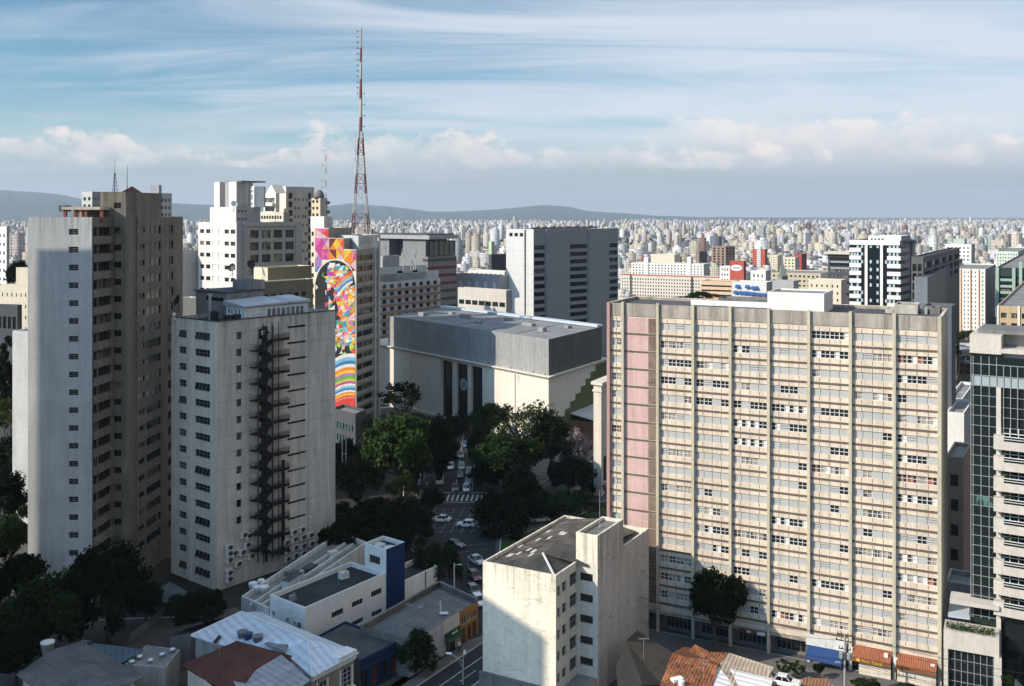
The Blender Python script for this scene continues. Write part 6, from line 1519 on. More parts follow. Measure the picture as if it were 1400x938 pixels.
    # grey corrugated roof in front
    e = 6.0; b = thing('shed', 'long shed with a pale grey corrugated roof in front of the red tiled house', 'shed', (*GP(370, 930, 0), 0))
    m = MB(); slab(m, [(318, 930, e), (384, 894, e + .9), (424, 930, e + .9), (350, 985, e)], .12); m.build('roof', [corrugated('pale_corrugated', (.34, .35, .36), .78, .9, .22, .7, 1.6)], b)
    q = foot([(322, 934), (384, 900), (418, 930), (352, 975)], e - .1, .3); m = MB(); m.prism(q, 0, e - .4); m.build('wall', [M_CONC], b)
    # far left sheds
    e = 5.0; b = thing('shed', 'shed with a dull grey ribbed roof at the bottom left corner', 'shed', (*GP(80, 920, 0), 0))
    m = MB(); slab(m, [(22, 922, e), (72, 888, e + 1.3), (160, 945, e + 1.3), (110, 985, e)], .14); slab(m, [(72, 888, e + 1.3), (160, 945, e + 1.3), (196, 925, e + .2), (112, 876, e + .2)], .14)
    m.build('roof', [corrugated('dull_grey_sheet', (.16, .155, .155), -.75, .8, .35, .8, 2.2)], b)
    q = foot([(27, 924), (105, 880), (188, 922), (110, 975)], e, .3); m = MB(); m.prism(q, 0, e - .4); m.build('wall', [M_CREAM], b)
    X, Y = GP(65, 884, e + 1.2); m = MB(); m.lathe((X, Y, e + .2), [(.7, 0), (.9, 1.5), (.95, 1.5), (.95, 1.7), (.2, 1.8)], 14); tag(m.build('water_tank', [M_WHITE], None, True), 'single pale water tank on the grey shed roof at bottom left', 'water tank')
    b = thing('shed', 'shed with a tilted blue green metal roof between dark trees and vents', 'shed', (*GP(145, 905, 0), 0))
    m = MB(); slab(m, [(98, 905, 4.6), (127, 879, 5.3), (197, 888, 5.3), (140, 922, 4.6)], .12); m.build('roof', [corrugated('blue_green_sheet', (.085, .125, .14), .35, .8, .10, .55, 4)], b)
    q = foot([(106, 904), (130, 884), (188, 891), (140, 918)], 4.5, .3); m = MB(); m.prism(q, 0, 4.2); m.build('wall', [M_DCONC], b)
    q = foot([(170, 908), (200, 882), (246, 888), (226, 913)], 4.6, 0); b = thing('plant_block', 'low grey concrete box with round silver roof vents', 'building', base_of(q))
    m = MB(); shell(m, q, 0, 4.6, {}, .2, .15, .2, 0, 1); m.build('wall', [M_CONC, M_ROOFG], b)
    vent = None
    for k, (x, y) in enumerate(((191, 897), (205.5, 902), (221.5, 894), (235.5, 887.5), (180, 904))):
        X, Y = GP(x, y, 4.9); m = MB(); m.lathe((X, Y, 4.45), [(.22, 0), (.22, .25), (.42, .30), (.46, .45), (.35, .62), (.12, .70)], 12)
        tag(m.build('roof_vent', [plain('bright_aluminium', (.62, .63, .64), .3, .7)], None, True), ('silver roof vent, second from the left on the concrete box', 'silver roof vent nearest the front edge of the concrete box', 'silver roof vent, second from the right on the concrete box', 'rightmost silver roof vent on the concrete box', 'leftmost silver roof vent on the concrete box')[k], 'roof vent', 'round vents on the concrete box')
    # garden wall beside the drive
    m = MB(); a, c = GP(178, 878), GP(226, 840); g = Face(a, c); g.box(m, 0, g.L, 0, 1.1, -.25, 0); tag(m.build('garden_wall', [M_DCONC]), 'short concrete garden wall running back beside the dark trees', 'wall')
    # right foreground: dark ribbed roof, orange tiles, striped roof
    e, r = 6.0, 7.6; b = thing('old_house', 'house with a dark ribbed roof close behind the weathered white block', 'house', (*GP(880, 915, 0), 0))
    m = MB(); slab(m, [(871, 862, r - .6), (856, 876, r), (879, 936, r), (904, 936, e), (921, 893, e)], .14); slab(m, [(871, 862, r - .6), (856, 876, r), (879, 936, r), (846, 950, e), (842, 914, e)], .14, 1)
    m.build('roof', [corrugated('brown_black_ribbed', (.06, .053, .044), R_FACE.rz + pi / 2, .34, .2, .8, 3), corrugated('shaded_ribbed', (.03, .028, .026), R_FACE.rz, .34, .2, .8, 3)], b)  # left slope darkened to hold the white block's shade in its colour
    q = foot([(850, 915), (872, 866), (916, 894), (896, 940)], e - .1, .3); m = MB(); m.prism(q, 0, e - .5); m.build('wall', [M_DCONC], b)
    e, r = 6.0, 7.3; b = thing('old_house', 'house with a bright orange clay tile roof in the sun', 'house', (*GP(945, 920, 0), 0))
    mt = corrugated('orange_clay_tile', (.32, .125, .058), R_FACE.rz, .42, .55, .85, .5, tile=True); mt2 = corrugated('brown_clay_tile', (.20, .075, .035), R_FACE.rz + pi / 2, .42, .5, .85, .5, tile=True)
    m = MB(); slab(m, [(919, 892.5, r), (981, 910, r), (972, 948, e), (898, 948, e)], .16); slab(m, [(919, 892.5, r), (981, 910, r), (1000, 902, e + .2), (936, 884, e + .2)], .16, 1)
    slab(m, [(950, 881, r - .3), (936, 895, e + .3), (959, 905, r - .5)], .16, 1); slab(m, [(950, 881, r - .3), (959, 905, r - .5), (983, 908, r - .2), (997, 892.5, r - .5), (970, 891, r - .2)], .16)
    m.build('roof', [mt, mt2], b); q = foot([(912, 935), (925, 897), (985, 908), (975, 935)], e, .3); m = MB(); m.prism(q, 0, e - .4); m.build('wall', [M_CREAM], b)
    m = MB(); X, Y = GP(926, 929, e + .6); m.box((X, Y, e + .1), (1.5, .9, .7), .4); X, Y = GP(932, 934, e + .6); m.lathe((X, Y, e + .1), [(.4, 0), (.4, .8), (.2, .9)], 10); m.build('roof_tank', [M_WHITE], b)
    e, r = 6.0, 7.5; b = thing('old_house', 'house with a beige tile roof patched by white striped sheets', 'house', (*GP(1020, 920, 0), 0))
    m = MB(); slab(m, [(997, 892.5, r), (1058, 912, r), (1050, 926, e + .5), (1058, 927, e + .5), (1052, 950, e), (1012, 950, e), (982, 910, r - .5)], .16)
    slab(m, [(982, 910, r - .5), (1012, 950, e), (968, 950, e)], .16, 1)
    slab(m, [(998, 914, r - .32), (1057, 927.5, r - .48), (1053, 945, e + .45), (1014, 945, e + .45)], .10, 1)
    m.build('roof', [corrugated('beige_tile', (.37, .295, .225), R_FACE.rz, .5, .2, .9, .5), corrugated('white_striped_sheet', (.64, .61, .61), R_FACE.rz + pi / 2, .9, .12, .6, 8)], b)
    q = foot([(985, 930), (1000, 900), (1050, 915), (1045, 935)], e, .3); m = MB(); m.prism(q, 0, e - .4); m.build('wall', [M_CREAM], b)
    e = 3.6; b = thing('kiosk', 'tiny building with a brown tile roof beside the parked cars at bottom right', 'kiosk', (*GP(1116, 935, 0), 0))
    m = MB(); slab(m, [(1090, 945, e), (1099, 926, e + .9), (1131, 928, e + .9), (1142, 946, e)], .14); m.build('roof', [corrugated('kiosk_tile', (.27, .13, .07), R_FACE.rz, .4, .3, .9, .45, tile=True)], b)
    q = foot([(1096, 940), (1101, 931), (1129, 932), (1136, 942)], e, .1); m = MB(); m.prism(q, 0, e - .3); m.build('wall', [M_CREAM], b)
    # blue awning and white hoarding at the foot of the striped block
    f = R_FACE; m = MB(); a, c = f.s(1105), f.s(1154)
    m.hexa([f.pt(a, 1.3, 2.6), f.pt(c, 1.3, 2.6), f.pt(c, 2.6, .6), f.pt(a, 2.6, .6)], [f.pt(a, 1.38, 2.6), f.pt(c, 1.38, 2.6), f.pt(c, 2.7, .6), f.pt(a, 2.7, .6)])
    for s in (a + .1, (a + c) / 2, c - .1): m.tube(f.pt(s, 0, 2.5), f.pt(s, 1.32, 2.5), .04, .04, 4)
    tag(m.build('awning', [plain('blue_canvas', (.012, .045, .15), .8)]), 'long blue canvas awning at the foot of the striped block', 'awning')
    m = MB(); f.box(m, a - .2, c + .4, 2.75, 4.3, .60, .8); tag(m.build('hoarding', [M_WGREY]), 'blank pale hoarding above the blue awning', 'hoarding')
    m = MB(); a, c = f.s(1012), f.s(1048); f.box(m, a, c, 2.7, 3.3, .6, .75); o = m.build('shop_sign', [plain('dim_red_sign', (.13, .02, .03), .6)]); tag(o, 'dim red and white shop sign in the shade behind the street tree', 'sign')
    ORIG[o] = tuple(o.location); m = MB(); f.box(m, a + (c - a) * .68, c - .05, 2.75, 3.25, .752, .77); f.box(m, a + 1.2, a + 1.8, 2.85, 3.15, .752, .77); m.build('panel', [M_WGREY], o)
old_houses()

def roof_clutter():
    rr = random.Random(5)
    for k, (x, y, z, h, lab) in enumerate(((520, 770, 7.0, 2.6, 'thin television aerial beside the royal blue tower'), (462, 800, 7.0, 2.2, 'thin television aerial in the middle of the white annex roof'), (560, 850, 5.4, 2.6, 'television aerial on the grey shop roof'), (118, 900, 6.2, 2.4, 'television aerial on the grey shed at bottom left'), (300, 905, 5.6, 2.4, 'television aerial on the dark red tile roof'), (962, 925, 7.0, 2.2, 'television aerial on the orange tile roof'), (880, 895, 7.5, 2.2, 'television aerial on the dark ribbed roof'), (430, 745, 5.0, 2.6, 'television aerial on the low annex below the fire escape'))):
        X, Y = GP(x, y, z); m = MB(); m.tube((X, Y, z - .6), (X, Y, z + h), .035, .03, 4); a = rr.uniform(0, 3)
        m.tube((X - .7 * cos(a), Y - .7 * sin(a), z + h - .1), (X + .7 * cos(a), Y + .7 * sin(a), z + h - .1), .025, .025, 4)
        for t in (-.5, -.2, .1, .4, .65): m.tube((X + t * cos(a) - .35 * sin(a), Y + t * sin(a) + .35 * cos(a), z + h - .1), (X + t * cos(a) + .35 * sin(a), Y + t * sin(a) - .35 * cos(a), z + h - .1), .018, .018, 4)
        tag(m.build('television_aerial', [M_GALV]), lab, 'aerial', 'television aerials on the low roofs')
    for x, y, z, s, mat, lab in ((470, 790, 6.95, (1.4, 1.1, 1.0), M_WGREY, 'pale cooling box on the dark roof of the white annex'), (400, 820, 6.95, (.9, .8, .7), M_CONC, 'small grey box near the front of the white annex roof'), (455, 760, 4.7, (1.6, 1.2, .9), M_WFRAME, 'white machine on the annex roof by the block'), (400, 785, 4.7, (2.2, 1.0, .6), M_DCONC, 'dark flat box on the annex roof by the block'), (575, 835, 5.2, (.8, .8, .6), M_CONC, 'small box on the grey shop roof')):
        X, Y = GP(x, y, z); m = MB(); m.box((X, Y, z), s, .67); m.tube((X + .3, Y, z + s[2]), (X + .3, Y, z + s[2] + .4), .12, .12, 8); m.box((X, Y, z - .05), (s[0] + .3, s[1] + .3, .05), .67); tag(m.build('roof_machine', [mat]), lab, 'roof machine', 'machines on the low roofs')
roof_clutter()
# ================================================================= off the left edge: unseen towers placed only to cast shade across the foreground
def outside_tower(cx, cy, w, d_, h, rz, lab):
    ca, sa = cos(rz), sin(rz); q = [(cx + ca * a - sa * c, cy + sa * a + ca * c) for a, c in ((-w / 2, -d_ / 2), (w / 2, -d_ / 2), (w / 2, d_ / 2), (-w / 2, d_ / 2))]
    b = thing('apartment_tower', lab, 'apartment tower', (cx, cy, 0)); m = MB()
    shell(m, q, 0, h, {}, .2, .6, .3, 0, 1); m.build('wall', [M_CREAM, M_ROOFG], b)
for t in SHADE_TOWERS: outside_tower(*t)
# ================================================================= ground, streets, park
def build_ground():
    # one sheet out to the horizon; it sinks away from the ridge the nearer blocks stand on
    ds = [-400, -100, 0, 120, 240, 360, 420, 520, 640, 800, 1000, 1300, 1700, 2300, 3200, 4500, 6500, 9000, 12000, 16000, 22000]
    xs = np.linspace(-1.6, 1.6, 41); m = MB(); rnd = np.random.RandomState(5)
    off = rnd.uniform(-1, 1, (len(ds), len(xs)))
    def v(i, j):
        d = ds[i]; s = max(d, 700) * 1.0 + 500; n = 0 if d < 600 else min(9, (d - 500) * .004)
        return (float(xs[j] * s), float(d), gz(max(d, 0)) + float(off[i, j]) * n)
    for i in range(len(ds) - 1):
        for j in range(len(xs) - 1): m.quad(v(i, j), v(i, j + 1), v(i + 1, j + 1), v(i + 1, j))
    mt, t, b, out = new_mat('town_ground'); pos = t.new('ShaderNodeNewGeometry').outputs['Position']
    n1 = t.noise(pos, .03, 6, .7); n2 = t.noise(pos, .0022, 5, .6); n3 = t.noise(pos, .5, 4, .6)
    c = t.mix(t.rng(n1, .35, .65), (.045, .042, .040, 1), (.105, .092, .082, 1)); c = t.mix(t.rng(n2, .50, .60), c, (.035, .055, .025, 1)); c = t.mix(t.rng(n3, .3, .7, 0, .25), c, (.06, .055, .05, 1))
    t.l.new(c, b.inputs['Base Color']); b.inputs['Roughness'].default_value = .95
    structure('ground', m, [mt])
    # hills on the horizon
    m = MB(); mh, t, b, out = new_mat('forest_hills'); pos = t.new('ShaderNodeNewGeometry').outputs['Position']
    t.l.new(t.mix(t.rng(t.noise(pos, .0022, 6, .65), .3, .7), (.004, .012, .012, 1), (.022, .040, .030, 1)), b.inputs['Base Color']); b.inputs['Roughness'].default_value = 1
    px = [-200, -60, 0, 55, 85, 120, 175, 240, 300, 380, 450, 480, 530, 590, 620, 665, 700, 740, 775, 800, 850, 900, 960, 1040, 1130, 1250, 1400, 1600]
    py = [266, 258, 260, 263, 266, 273, 279, 278, 281, 279, 282, 278, 282, 290, 289, 287, 284, 280, 282, 288, 291, 295, 297, 297, 299, 300, 300, 299]
    X = np.linspace(-200, 1600, 181); Yp = np.interp(X, px, py); rn = np.random.RandomState(3)
    nz = np.convolve(rn.uniform(-1, 1, 200), np.ones(5) / 5, 'same')[:181] * 1.6
    rowsd = [(13200, 0.0), (14200, .45), (15200, .85), (16500, 1.0), (18500, .7), (21000, 0)]
    P_ = []
    for d, k in rowsd:
        P_.append([(float((x - CX) / F * d), d, float(-24 + k * (Zy(y + n * .6, 16500) + 24) * (1 + .10 * n2 * (k not in (0, 1.0))))) for x, y, n, n2 in zip(X, Yp, nz, rn.uniform(-1, 1, 181))])
    for i in range(len(P_) - 1):
        for j in range(180): m.quad(P_[i][j], P_[i][j + 1], P_[i + 1][j + 1], P_[i + 1][j])
    o = structure('hills', m, [mh]); o.data.polygons.foreach_set('use_smooth', [True] * len(o.data.polygons))
build_ground()

A0 = P(560, 141.3); SU = Face(P(560, 141.3), P(653.5, 156.2)); U1, N1 = SU.u, SU.n
def s1(s, o, z=0.0): return (A0[0] + U1[0] * s + N1[0] * o, A0[1] + U1[1] * s + N1[1] * o, z)
def build_streets():
    ma = plaster('asphalt', (.024, .024, .027), .25, 0, fine=2.5, rough=.85, spots=.12, bump=.1); mp = plaster('pavement', (.12, .114, .108), .2, 0, fine=2, spots=.2)
    mk = plaster('kerb_stone', (.36, .35, .33), .15, 0); mw = plain('road_paint', (.42, .41, .38), .7, var=.45, scale=1.5)
    mg = plaster('park_grass', (.030, .055, .014), .35, 0, fine=.9, spots=.35); md = plaster('park_soil', (.03, .026, .02), .3, 0, fine=1)
    def sheet(name, pts, z, mat): m = MB(); m.poly([(x, y, z) for x, y in pts]); return structure(name, m, [mat])
    sheet('street', [s1(-80, 2.5)[:2], s1(-80, 8.8)[:2], s1(80, 8.8)[:2], s1(80, 2.5)[:2]], .004, ma)
    sheet('avenue', [(-8.8, 152), (-.8, 160), (-3.2, 190), (-3.6, 230), (-5.5, 330), (-25, 330), (-21, 230), (-16.5, 190), (-12.5, 165)], .008, ma)
    sheet('cross_street', [(-80, 190), (-22, 203), (-2, 206), (14, 220), (30, 247), (60, 300), (45, 306), (20, 262), (4, 233), (-4, 227), (-22, 222), (-80, 206)], .012, ma)
    sheet('crossing_street', [(20, 262), (46, 290), (120, 330), (114, 342), (40, 303)], .016, ma)
    m = MB(); z = .022
    for k in range(12):                                            # zebra crossing
        x = -18.6 + k * 1.12; m.poly([(x, 228.6, z), (x + .5, 228.6, z), (x + .75, 233.8, z), (x + .25, 233.8, z)])
    m.quad((-19.5, 235.2, z), (-4.6, 235.2, z), (-4.6, 235.6, z), (-19.5, 235.6, z)); m.quad((-19.5, 227.4, z), (-4.6, 227.4, z), (-4.6, 227.7, z), (-19.5, 227.7, z))
    for x in (-13.6, -9.6): m.quad((x, 236, z), (x + .14, 236, z), (x - .9, 300, z), (x - 1.04, 300, z))
    def line(a, c, w=.16, mi=1):
        d = Vector((c[0] - a[0], c[1] - a[1])); n = Vector((-d.y, d.x)).normalized() * w / 2
        m.quad((a[0] - n.x, a[1] - n.y, z), (c[0] - n.x, c[1] - n.y, z), (c[0] + n.x, c[1] + n.y, z), (a[0] + n.x, a[1] + n.y, z), mi)
    for k in range(8):                                             # box junction grid
        line((-19 + k * 2.1, 205.5), (-19 + k * 2.1 - 3.5 + 5.5, 223)); 
    for k in range(7): line((-19, 206 + k * 2.6), (-3.5, 206.5 + k * 2.6 + 1.4))
    line((-19, 205), (-3.5, 222.5)); line((-19, 222), (-3.5, 206))
    line((-13, 196), (-5, 199.5)); line((-12, 193), (-5, 196))
    for s0 in range(-60, 60, 7): line(s1(s0, 6.6)[:2], s1(s0 + 4, 6.6)[:2], .14, 0)
    line(s1(-80, 5.0)[:2], s1(12, 5.0)[:2], .16, 0)
    line((-6.4, 166), (-8.5, 190), .12)
    structure('road_markings', m, [mw, plain('worn_road_paint', (.17, .165, .15), .8, var=.6, scale=1.2)])
    def raised(name, pts, h=.13, top=mp):
        m = MB(); a = sum(pts[i][0] * pts[(i + 1) % len(pts)][1] - pts[(i + 1) % len(pts)][0] * pts[i][1] for i in range(len(pts)))
        if a < 0: pts = pts[::-1]
        m.prism(pts, -.2, h, 0); q = inset(pts, .25); m.poly([(*p, h + .004) for p in q], 1); return structure(name, m, [mk, top])
    raised('pavement', [s1(-80, 0)[:2], s1(-80, 2.45)[:2], s1(18.4, 2.45)[:2], (-9.3, 152.3), s1(17.6, 0)[:2]])
    raised('pavement', [s1(-30, 8.85)[:2], s1(-30, 11.5)[:2], s1(60, 11.5)[:2], s1(60, 8.85)[:2]])
    raised('pavement', [R_FACE.pt(-2, 0, 0)[:2], R_FACE.pt(R_FACE.L + 14, 0, 0)[:2], R_FACE.pt(R_FACE.L + 14, 0, 6.8)[:2], R_FACE.pt(-2, 0, 6.8)[:2]])
    raised('park_lawn', [(-.2, 166), (-2.6, 190), (-2.4, 203), (2, 205), (15, 218), (24, 233), (30, 205), (20, 186), (8, 170)], .2, mg)
    raised('park_lawn', [(-22, 201), (-80, 188), (-80, 160), (-14.5, 166.5), (-17.6, 190)], .2, md)
    raised('park_lawn', [(-22, 226), (-80, 210), (-80, 320), (-26, 330)], .2, md)
    raised('plaza', [(-2.6, 231), (3, 235.5), (18, 263), (38, 305), (-4, 330)], .16, mp)
    raised('plaza_lawn', [(34, 212), (27, 238), (46, 270), (70, 300), (90, 250), (60, 205)], .22, mg)
    sheet('parking_lane', [R_FACE.pt(20, 0, 6.85)[:2], R_FACE.pt(R_FACE.L + 30, 0, 6.85)[:2], R_FACE.pt(R_FACE.L + 30, 0, 13)[:2], R_FACE.pt(20, 0, 13)[:2]], .005, ma)
build_streets()

# ================================================================= trees
LEAF = {}
def leaf_mesh(key, R, Hc, ncl, nleaf, leaf, seed, spread=.30, low=-.55, shellk=.45, up=.5):
    """crown made of many leaf clumps scattered through its volume, gaps between them; origin at the crown centre"""
    rs = np.random.RandomState(seed); cs = []
    while len(cs) < ncl:
        v = rs.normal(size=3); v /= np.linalg.norm(v)
        if v[2] < low: continue
        r = (shellk + (1 - shellk) * rs.rand() ** .6) * (.82 + .25 * sin(3 * atan2(v[1], v[0]) + seed) * (.6)) 
        cs.append(v * r)
    cs = np.array(cs) * np.array([R, R, Hc]); crad = rs.uniform(.6, 1.25, ncl) * spread * R
    N = ncl * nleaf; ci = np.repeat(np.arange(ncl), nleaf)
    g = rs.normal(size=(N, 3)); g /= np.linalg.norm(g, axis=1)[:, None]; g *= (rs.rand(N) ** .45)[:, None]
    pos = cs[ci] + g * crad[ci][:, None] * np.array([1, 1, .72])
    nrm = g * .8 + rs.normal(size=(N, 3)) * .55 + np.array([0, 0, up]); nrm /= np.linalg.norm(nrm, axis=1)[:, None]
    a = np.cross(nrm, rs.normal(size=(N, 3))); a /= np.linalg.norm(a, axis=1)[:, None] + 1e-9; b_ = np.cross(nrm, a)
    s = (leaf * rs.uniform(.55, 1.3, N))[:, None]
    quad = np.stack([pos - a * s * .5, pos + b_ * s * .32 , pos + a * s * .5, pos - b_ * s * .32], 1).reshape(-1, 3)
    me = bpy.data.meshes.new('crown'); me.vertices.add(N * 4); me.vertices.foreach_set('co', quad.astype(np.float32).ravel())
    me.loops.add(N * 4); me.loops.foreach_set('vertex_index', np.arange(N * 4, dtype=np.int32)); me.polygons.add(N)
    me.polygons.foreach_set('loop_start', np.arange(0, N * 4, 4, dtype=np.int32)); me.update(calc_edges=True)
    LEAF[key] = (me, cs); return LEAF[key]
M_LEAF = leafy('tree_leaves', (.005, .013, .0035), (.024, .043, .010)); M_LEAFB = leafy('bright_leaves', (.010, .022, .005), (.034, .058, .014), .2); M_LEAFO = leafy('olive_leaves', (.022, .032, .010), (.075, .09, .028), .3)
M_LEAFD = leafy('dark_leaves', (.0025, .006, .002), (.010, .018, .005), .2); M_BARK = plaster('bark', (.075, .06, .048), .3, .2, fine=4); M_PINK = leafy('pale_blossom', (.20, .13, .15), (.42, .32, .33), .2)
leaf_mesh('round1', 5, 4.2, 70, 130, .62, 1); leaf_mesh('round2', 5, 3.8, 60, 140, .62, 2, .26); leaf_mesh('round3', 5, 4.6, 64, 130, .58, 9, .28)
leaf_mesh('umbrella1', 6, 2.2, 60, 95, .46, 3, .19, -.15, .55); leaf_mesh('umbrella2', 6, 2.4, 56, 90, .46, 4, .20, -.2, .5); leaf_mesh('umbrella3', 6, 2.4, 46, 44, .40, 14, .17, -.1, .6)
leaf_mesh('sparse', 5, 3.4, 40, 60, .5, 5, .22, -.4, .5); leaf_mesh('column', 2.2, 7.5, 60, 110, .5, 6, .42, -1.0, .3); leaf_mesh('bush', 2.0, 1.3, 26, 90, .42, 7, .36, -.2, .35); leaf_mesh('ball', 1.0, 1.0, 40, 80, .16, 8, .20, -1.0, .78)
BRANCH = {}
def tree(kind, px, d, zc, R, label, mat, seed=0, name='tree', sc_z=1.0, trunk_r=None, group=None, base=None, visible_limbs=8, cat='tree'):
    """crown centre at column px, depth d and height zc; R = crown radius in metres"""
    me, cs = LEAF[kind]; X, Y = P(px, d); z0 = base if base is not None else (gz(d) if d > 360 else .1); R0 = {'r': 5, 'u': 6, 's': 5, 'c': 2.2, 'b': 2.0}[kind[0]]
    if kind == 'ball': R0 = 1.0
    k = R / R0; rr = random.Random(seed * 31 + int(px) * 7 + int(d)); rz = rr.uniform(0, 6.28)
    t = thing(name, label, cat, (X, Y, z0), group)
    key = (kind, mat.name)
    if key not in BRANCH:
        m2 = me.copy(); m2.materials.clear(); m2.materials.append(mat); BRANCH[key] = m2
    o = bpy.data.objects.new('crown', BRANCH[key]); COL.objects.link(o); o.parent = t; o.location = (0, 0, zc - z0); o.scale = (k, k, k * sc_z); o.rotation_euler = (0, 0, rz)
    m = MB(); tr = trunk_r or max(.12, R * .055); hgt = zc - z0; fork = hgt * (.42 if kind[0] == 'u' else .5)
    lean = (rr.uniform(-.06, .06) * hgt, rr.uniform(-.06, .06) * hgt)
    f = (X + lean[0], Y + lean[1], z0 + fork); m.tube((X, Y, z0 - .2), (X + lean[0] * .5, Y + lean[1] * .5, z0 + fork * .5), tr * 1.25, tr, 8); m.tube((X + lean[0] * .5, Y + lean[1] * .5, z0 + fork * .5), f, tr, tr * .85, 8)
    ca, sa = cos(rz), sin(rz); idx = list(range(len(cs))); rr.shuffle(idx)
    for i in idx[:visible_limbs]:
        c = cs[i]; e = (X + (ca * c[0] - sa * c[1]) * k, Y + (sa * c[0] + ca * c[1]) * k, zc + c[2] * k * sc_z)
        mid = (f[0] * .5 + e[0] * .5 + rr.uniform(-.3, .3), f[1] * .5 + e[1] * .5 + rr.uniform(-.3, .3), f[2] * .55 + e[2] * .45)
        m.tube(f, mid, tr * .55, tr * .36, 5, 0, False); m.tube(mid, e, tr * .36, tr * .10, 4, 0, False)
        j = idx[(i * 7 + 3) % len(idx)]; c = cs[j]; e = (X + (ca * c[0] - sa * c[1]) * k, Y + (sa * c[0] + ca * c[1]) * k, zc + c[2] * k * sc_z)
        if (Vector(e) - Vector(mid)).length < R * 1.1: m.tube(mid, e, tr * .28, tr * .08, 4, 0, False)
    m.build('trunk', [M_BARK], t); return t
def T(kind, px, d, y0, y1, xw, label, mat, **kw):
    """crown spanning rows y0..y1 and xw columns in the photo"""
    R = xw / 2 / F * d; zt, zb = Zy(y0, d), Zy(y1, d); hc = {'round1': 4.2, 'round2': 3.8, 'round3': 4.6, 'umbrella1': 2.2, 'umbrella2': 2.4, 'umbrella3': 2.4, 'sparse': 3.4, 'column': 7.5, 'bush': 1.3, 'ball': 1.0}[kind]
    R0 = 1.0 if kind == 'ball' else {'r': 5, 'u': 6, 's': 5, 'c': 2.2, 'b': 2.0}[kind[0]]; R = R / 1.12; k = R / R0
    sz = max(.6, min(1.9, (zt - zb) / 2 / (hc * k * 1.05))); return tree(kind, px, d, (zt + zb) / 2, R, label, mat, sc_z=sz, **kw)
def plant_trees():
    G1 = 'trees below the pale tower'
    T('round1', 62, 148, 785, 905, 150, 'big dark green tree at bottom left, widest of those below the pale tower', M_LEAF, group=G1)
    T('round3', 148, 153, 738, 872, 130, 'tall dark tree standing right in front of the pale tower foot', M_LEAFD, group=G1)
    T('round2', 272, 150, 798, 868, 92, 'dark bushy tree between the block corner and the white metal roof', M_LEAFD)
    T('round2', 15, 160, 745, 835, 90, 'dark tree at the left edge behind the widest one', M_LEAFD, group=G1)
    T('sparse', 112, 156, 768, 828, 80, 'thin greyish tree tucked between the two big dark ones', M_LEAFO, group=G1)
    T('round2', 200, 160, 790, 850, 60, 'small dark tree beside the drive under the pale tower', M_LEAFD, group=G1)
    T('round1', 22, 138, 850, 925, 90, 'dark tree low at the left edge above the grey shed', M_LEAFD, group=G1)
    T('round3', 8, 200, 640, 730, 70, 'dark tree at the left edge halfway down the pale tower', M_LEAFD)
    T('round1', 20, 215, 595, 670, 80, 'dark tree under the shaded pale gable at left', M_LEAFD)
    T('column', 8, 235, 452, 600, 32, 'dark conifer spire at the left edge beside the pale gable', M_LEAFD, name='conifer', visible_limbs=3)
    T('sparse', 12, 222, 540, 600, 60, 'pinkish grey thin tree at the left edge below the conifer', M_LEAFO)
    T('round2', 18, 180, 690, 770, 70, 'yellowish green tree at the left edge beside the pale tower foot', M_LEAF)
    T('round1', 25, 320, 355, 395, 40, 'dark tree behind the cream house at the left edge', M_LEAFD)
    G2 = 'trees on the left side of the avenue'
    T('round1', 546, 228, 562, 672, 112, 'large bright green leafy tree catching the sun left of the avenue', M_LEAFB, group=G2)
    T('round3', 598, 246, 566, 660, 62, 'dark shaded tree right behind the large bright green one', M_LEAFD, group=G2)
    T('sparse', 552, 285, 520, 566, 80, 'open dark branched tree silhouetted on the cream hall', M_LEAFD, group=G2, visible_limbs=16)
    T('umbrella1', 488, 214, 622, 690, 92, 'flat topped dark green tree close to the fire escape block', M_LEAF, group=G2)
    T('round2', 500, 200, 672, 742, 110, 'dark low tree with bluish leaves in front of the flat topped one', M_LEAFD, group=G2)
    T('round3', 560, 196, 680, 752, 90, 'dark tree at the corner of the crossing, left of the white cars', M_LEAFD, group=G2)
    T('round2', 470, 188, 700, 770, 80, 'dark tree behind the royal blue tower', M_LEAFD, group=G2)
    T('umbrella2', 600, 176, 738, 806, 92, 'broad green tree over the parked cars right of the royal blue tower', M_LEAF, group=G2)
    T('sparse', 552, 222, 640, 692, 60, 'thin pale green tree by the white lamp post near the zebra crossing', M_LEAFO, group=G2)
    T('round1', 470, 250, 600, 660, 60, 'dark tree between the podium and the flat topped tree', M_LEAFD, group=G2)
    T('round2', 520, 262, 590, 640, 60, 'dark tree half hidden behind the large bright one', M_LEAFD, group=G2)
    T('round2', 622, 300, 560, 605, 50, 'dark tree below the clock at the end of the avenue', M_LEAFD, group=G2)
    T('round3', 578, 238, 588, 668, 66, 'dark tree between the large bright one and the white truck', M_LEAFD, group=G2)
    T('round1', 590, 214, 668, 700, 40, 'small dark tree at the left end of the zebra', M_LEAFD, group=G2)
    T('round2', 530, 186, 712, 770, 70, 'dark tree just left of the broad green one by the parked cars', M_LEAFD, group=G2)
    T('round3', 606, 268, 572, 640, 50, 'dark tree overhanging the left lane far up the avenue', M_LEAFD, group=G2)
    G3 = 'trees on the right side of the avenue'
    T('umbrella3', 715, 252, 549, 612, 142, 'wide umbrella shaped tree with bare limbs lit against the cream hall', M_LEAFO, group=G3, visible_limbs=34)
    T('umbrella1', 668, 262, 552, 590, 70, 'small light green tree left of the umbrella shaped one', M_LEAFB, group=G3, visible_limbs=14)
    T('round1', 690, 240, 590, 662, 116, 'dense dark tree with a forked trunk at the plaza corner', M_LEAF, group=G3, visible_limbs=16)
    T('round3', 752, 246, 560, 650, 70, 'tall dark tree right of the umbrella shaped one', M_LEAFD, group=G3)
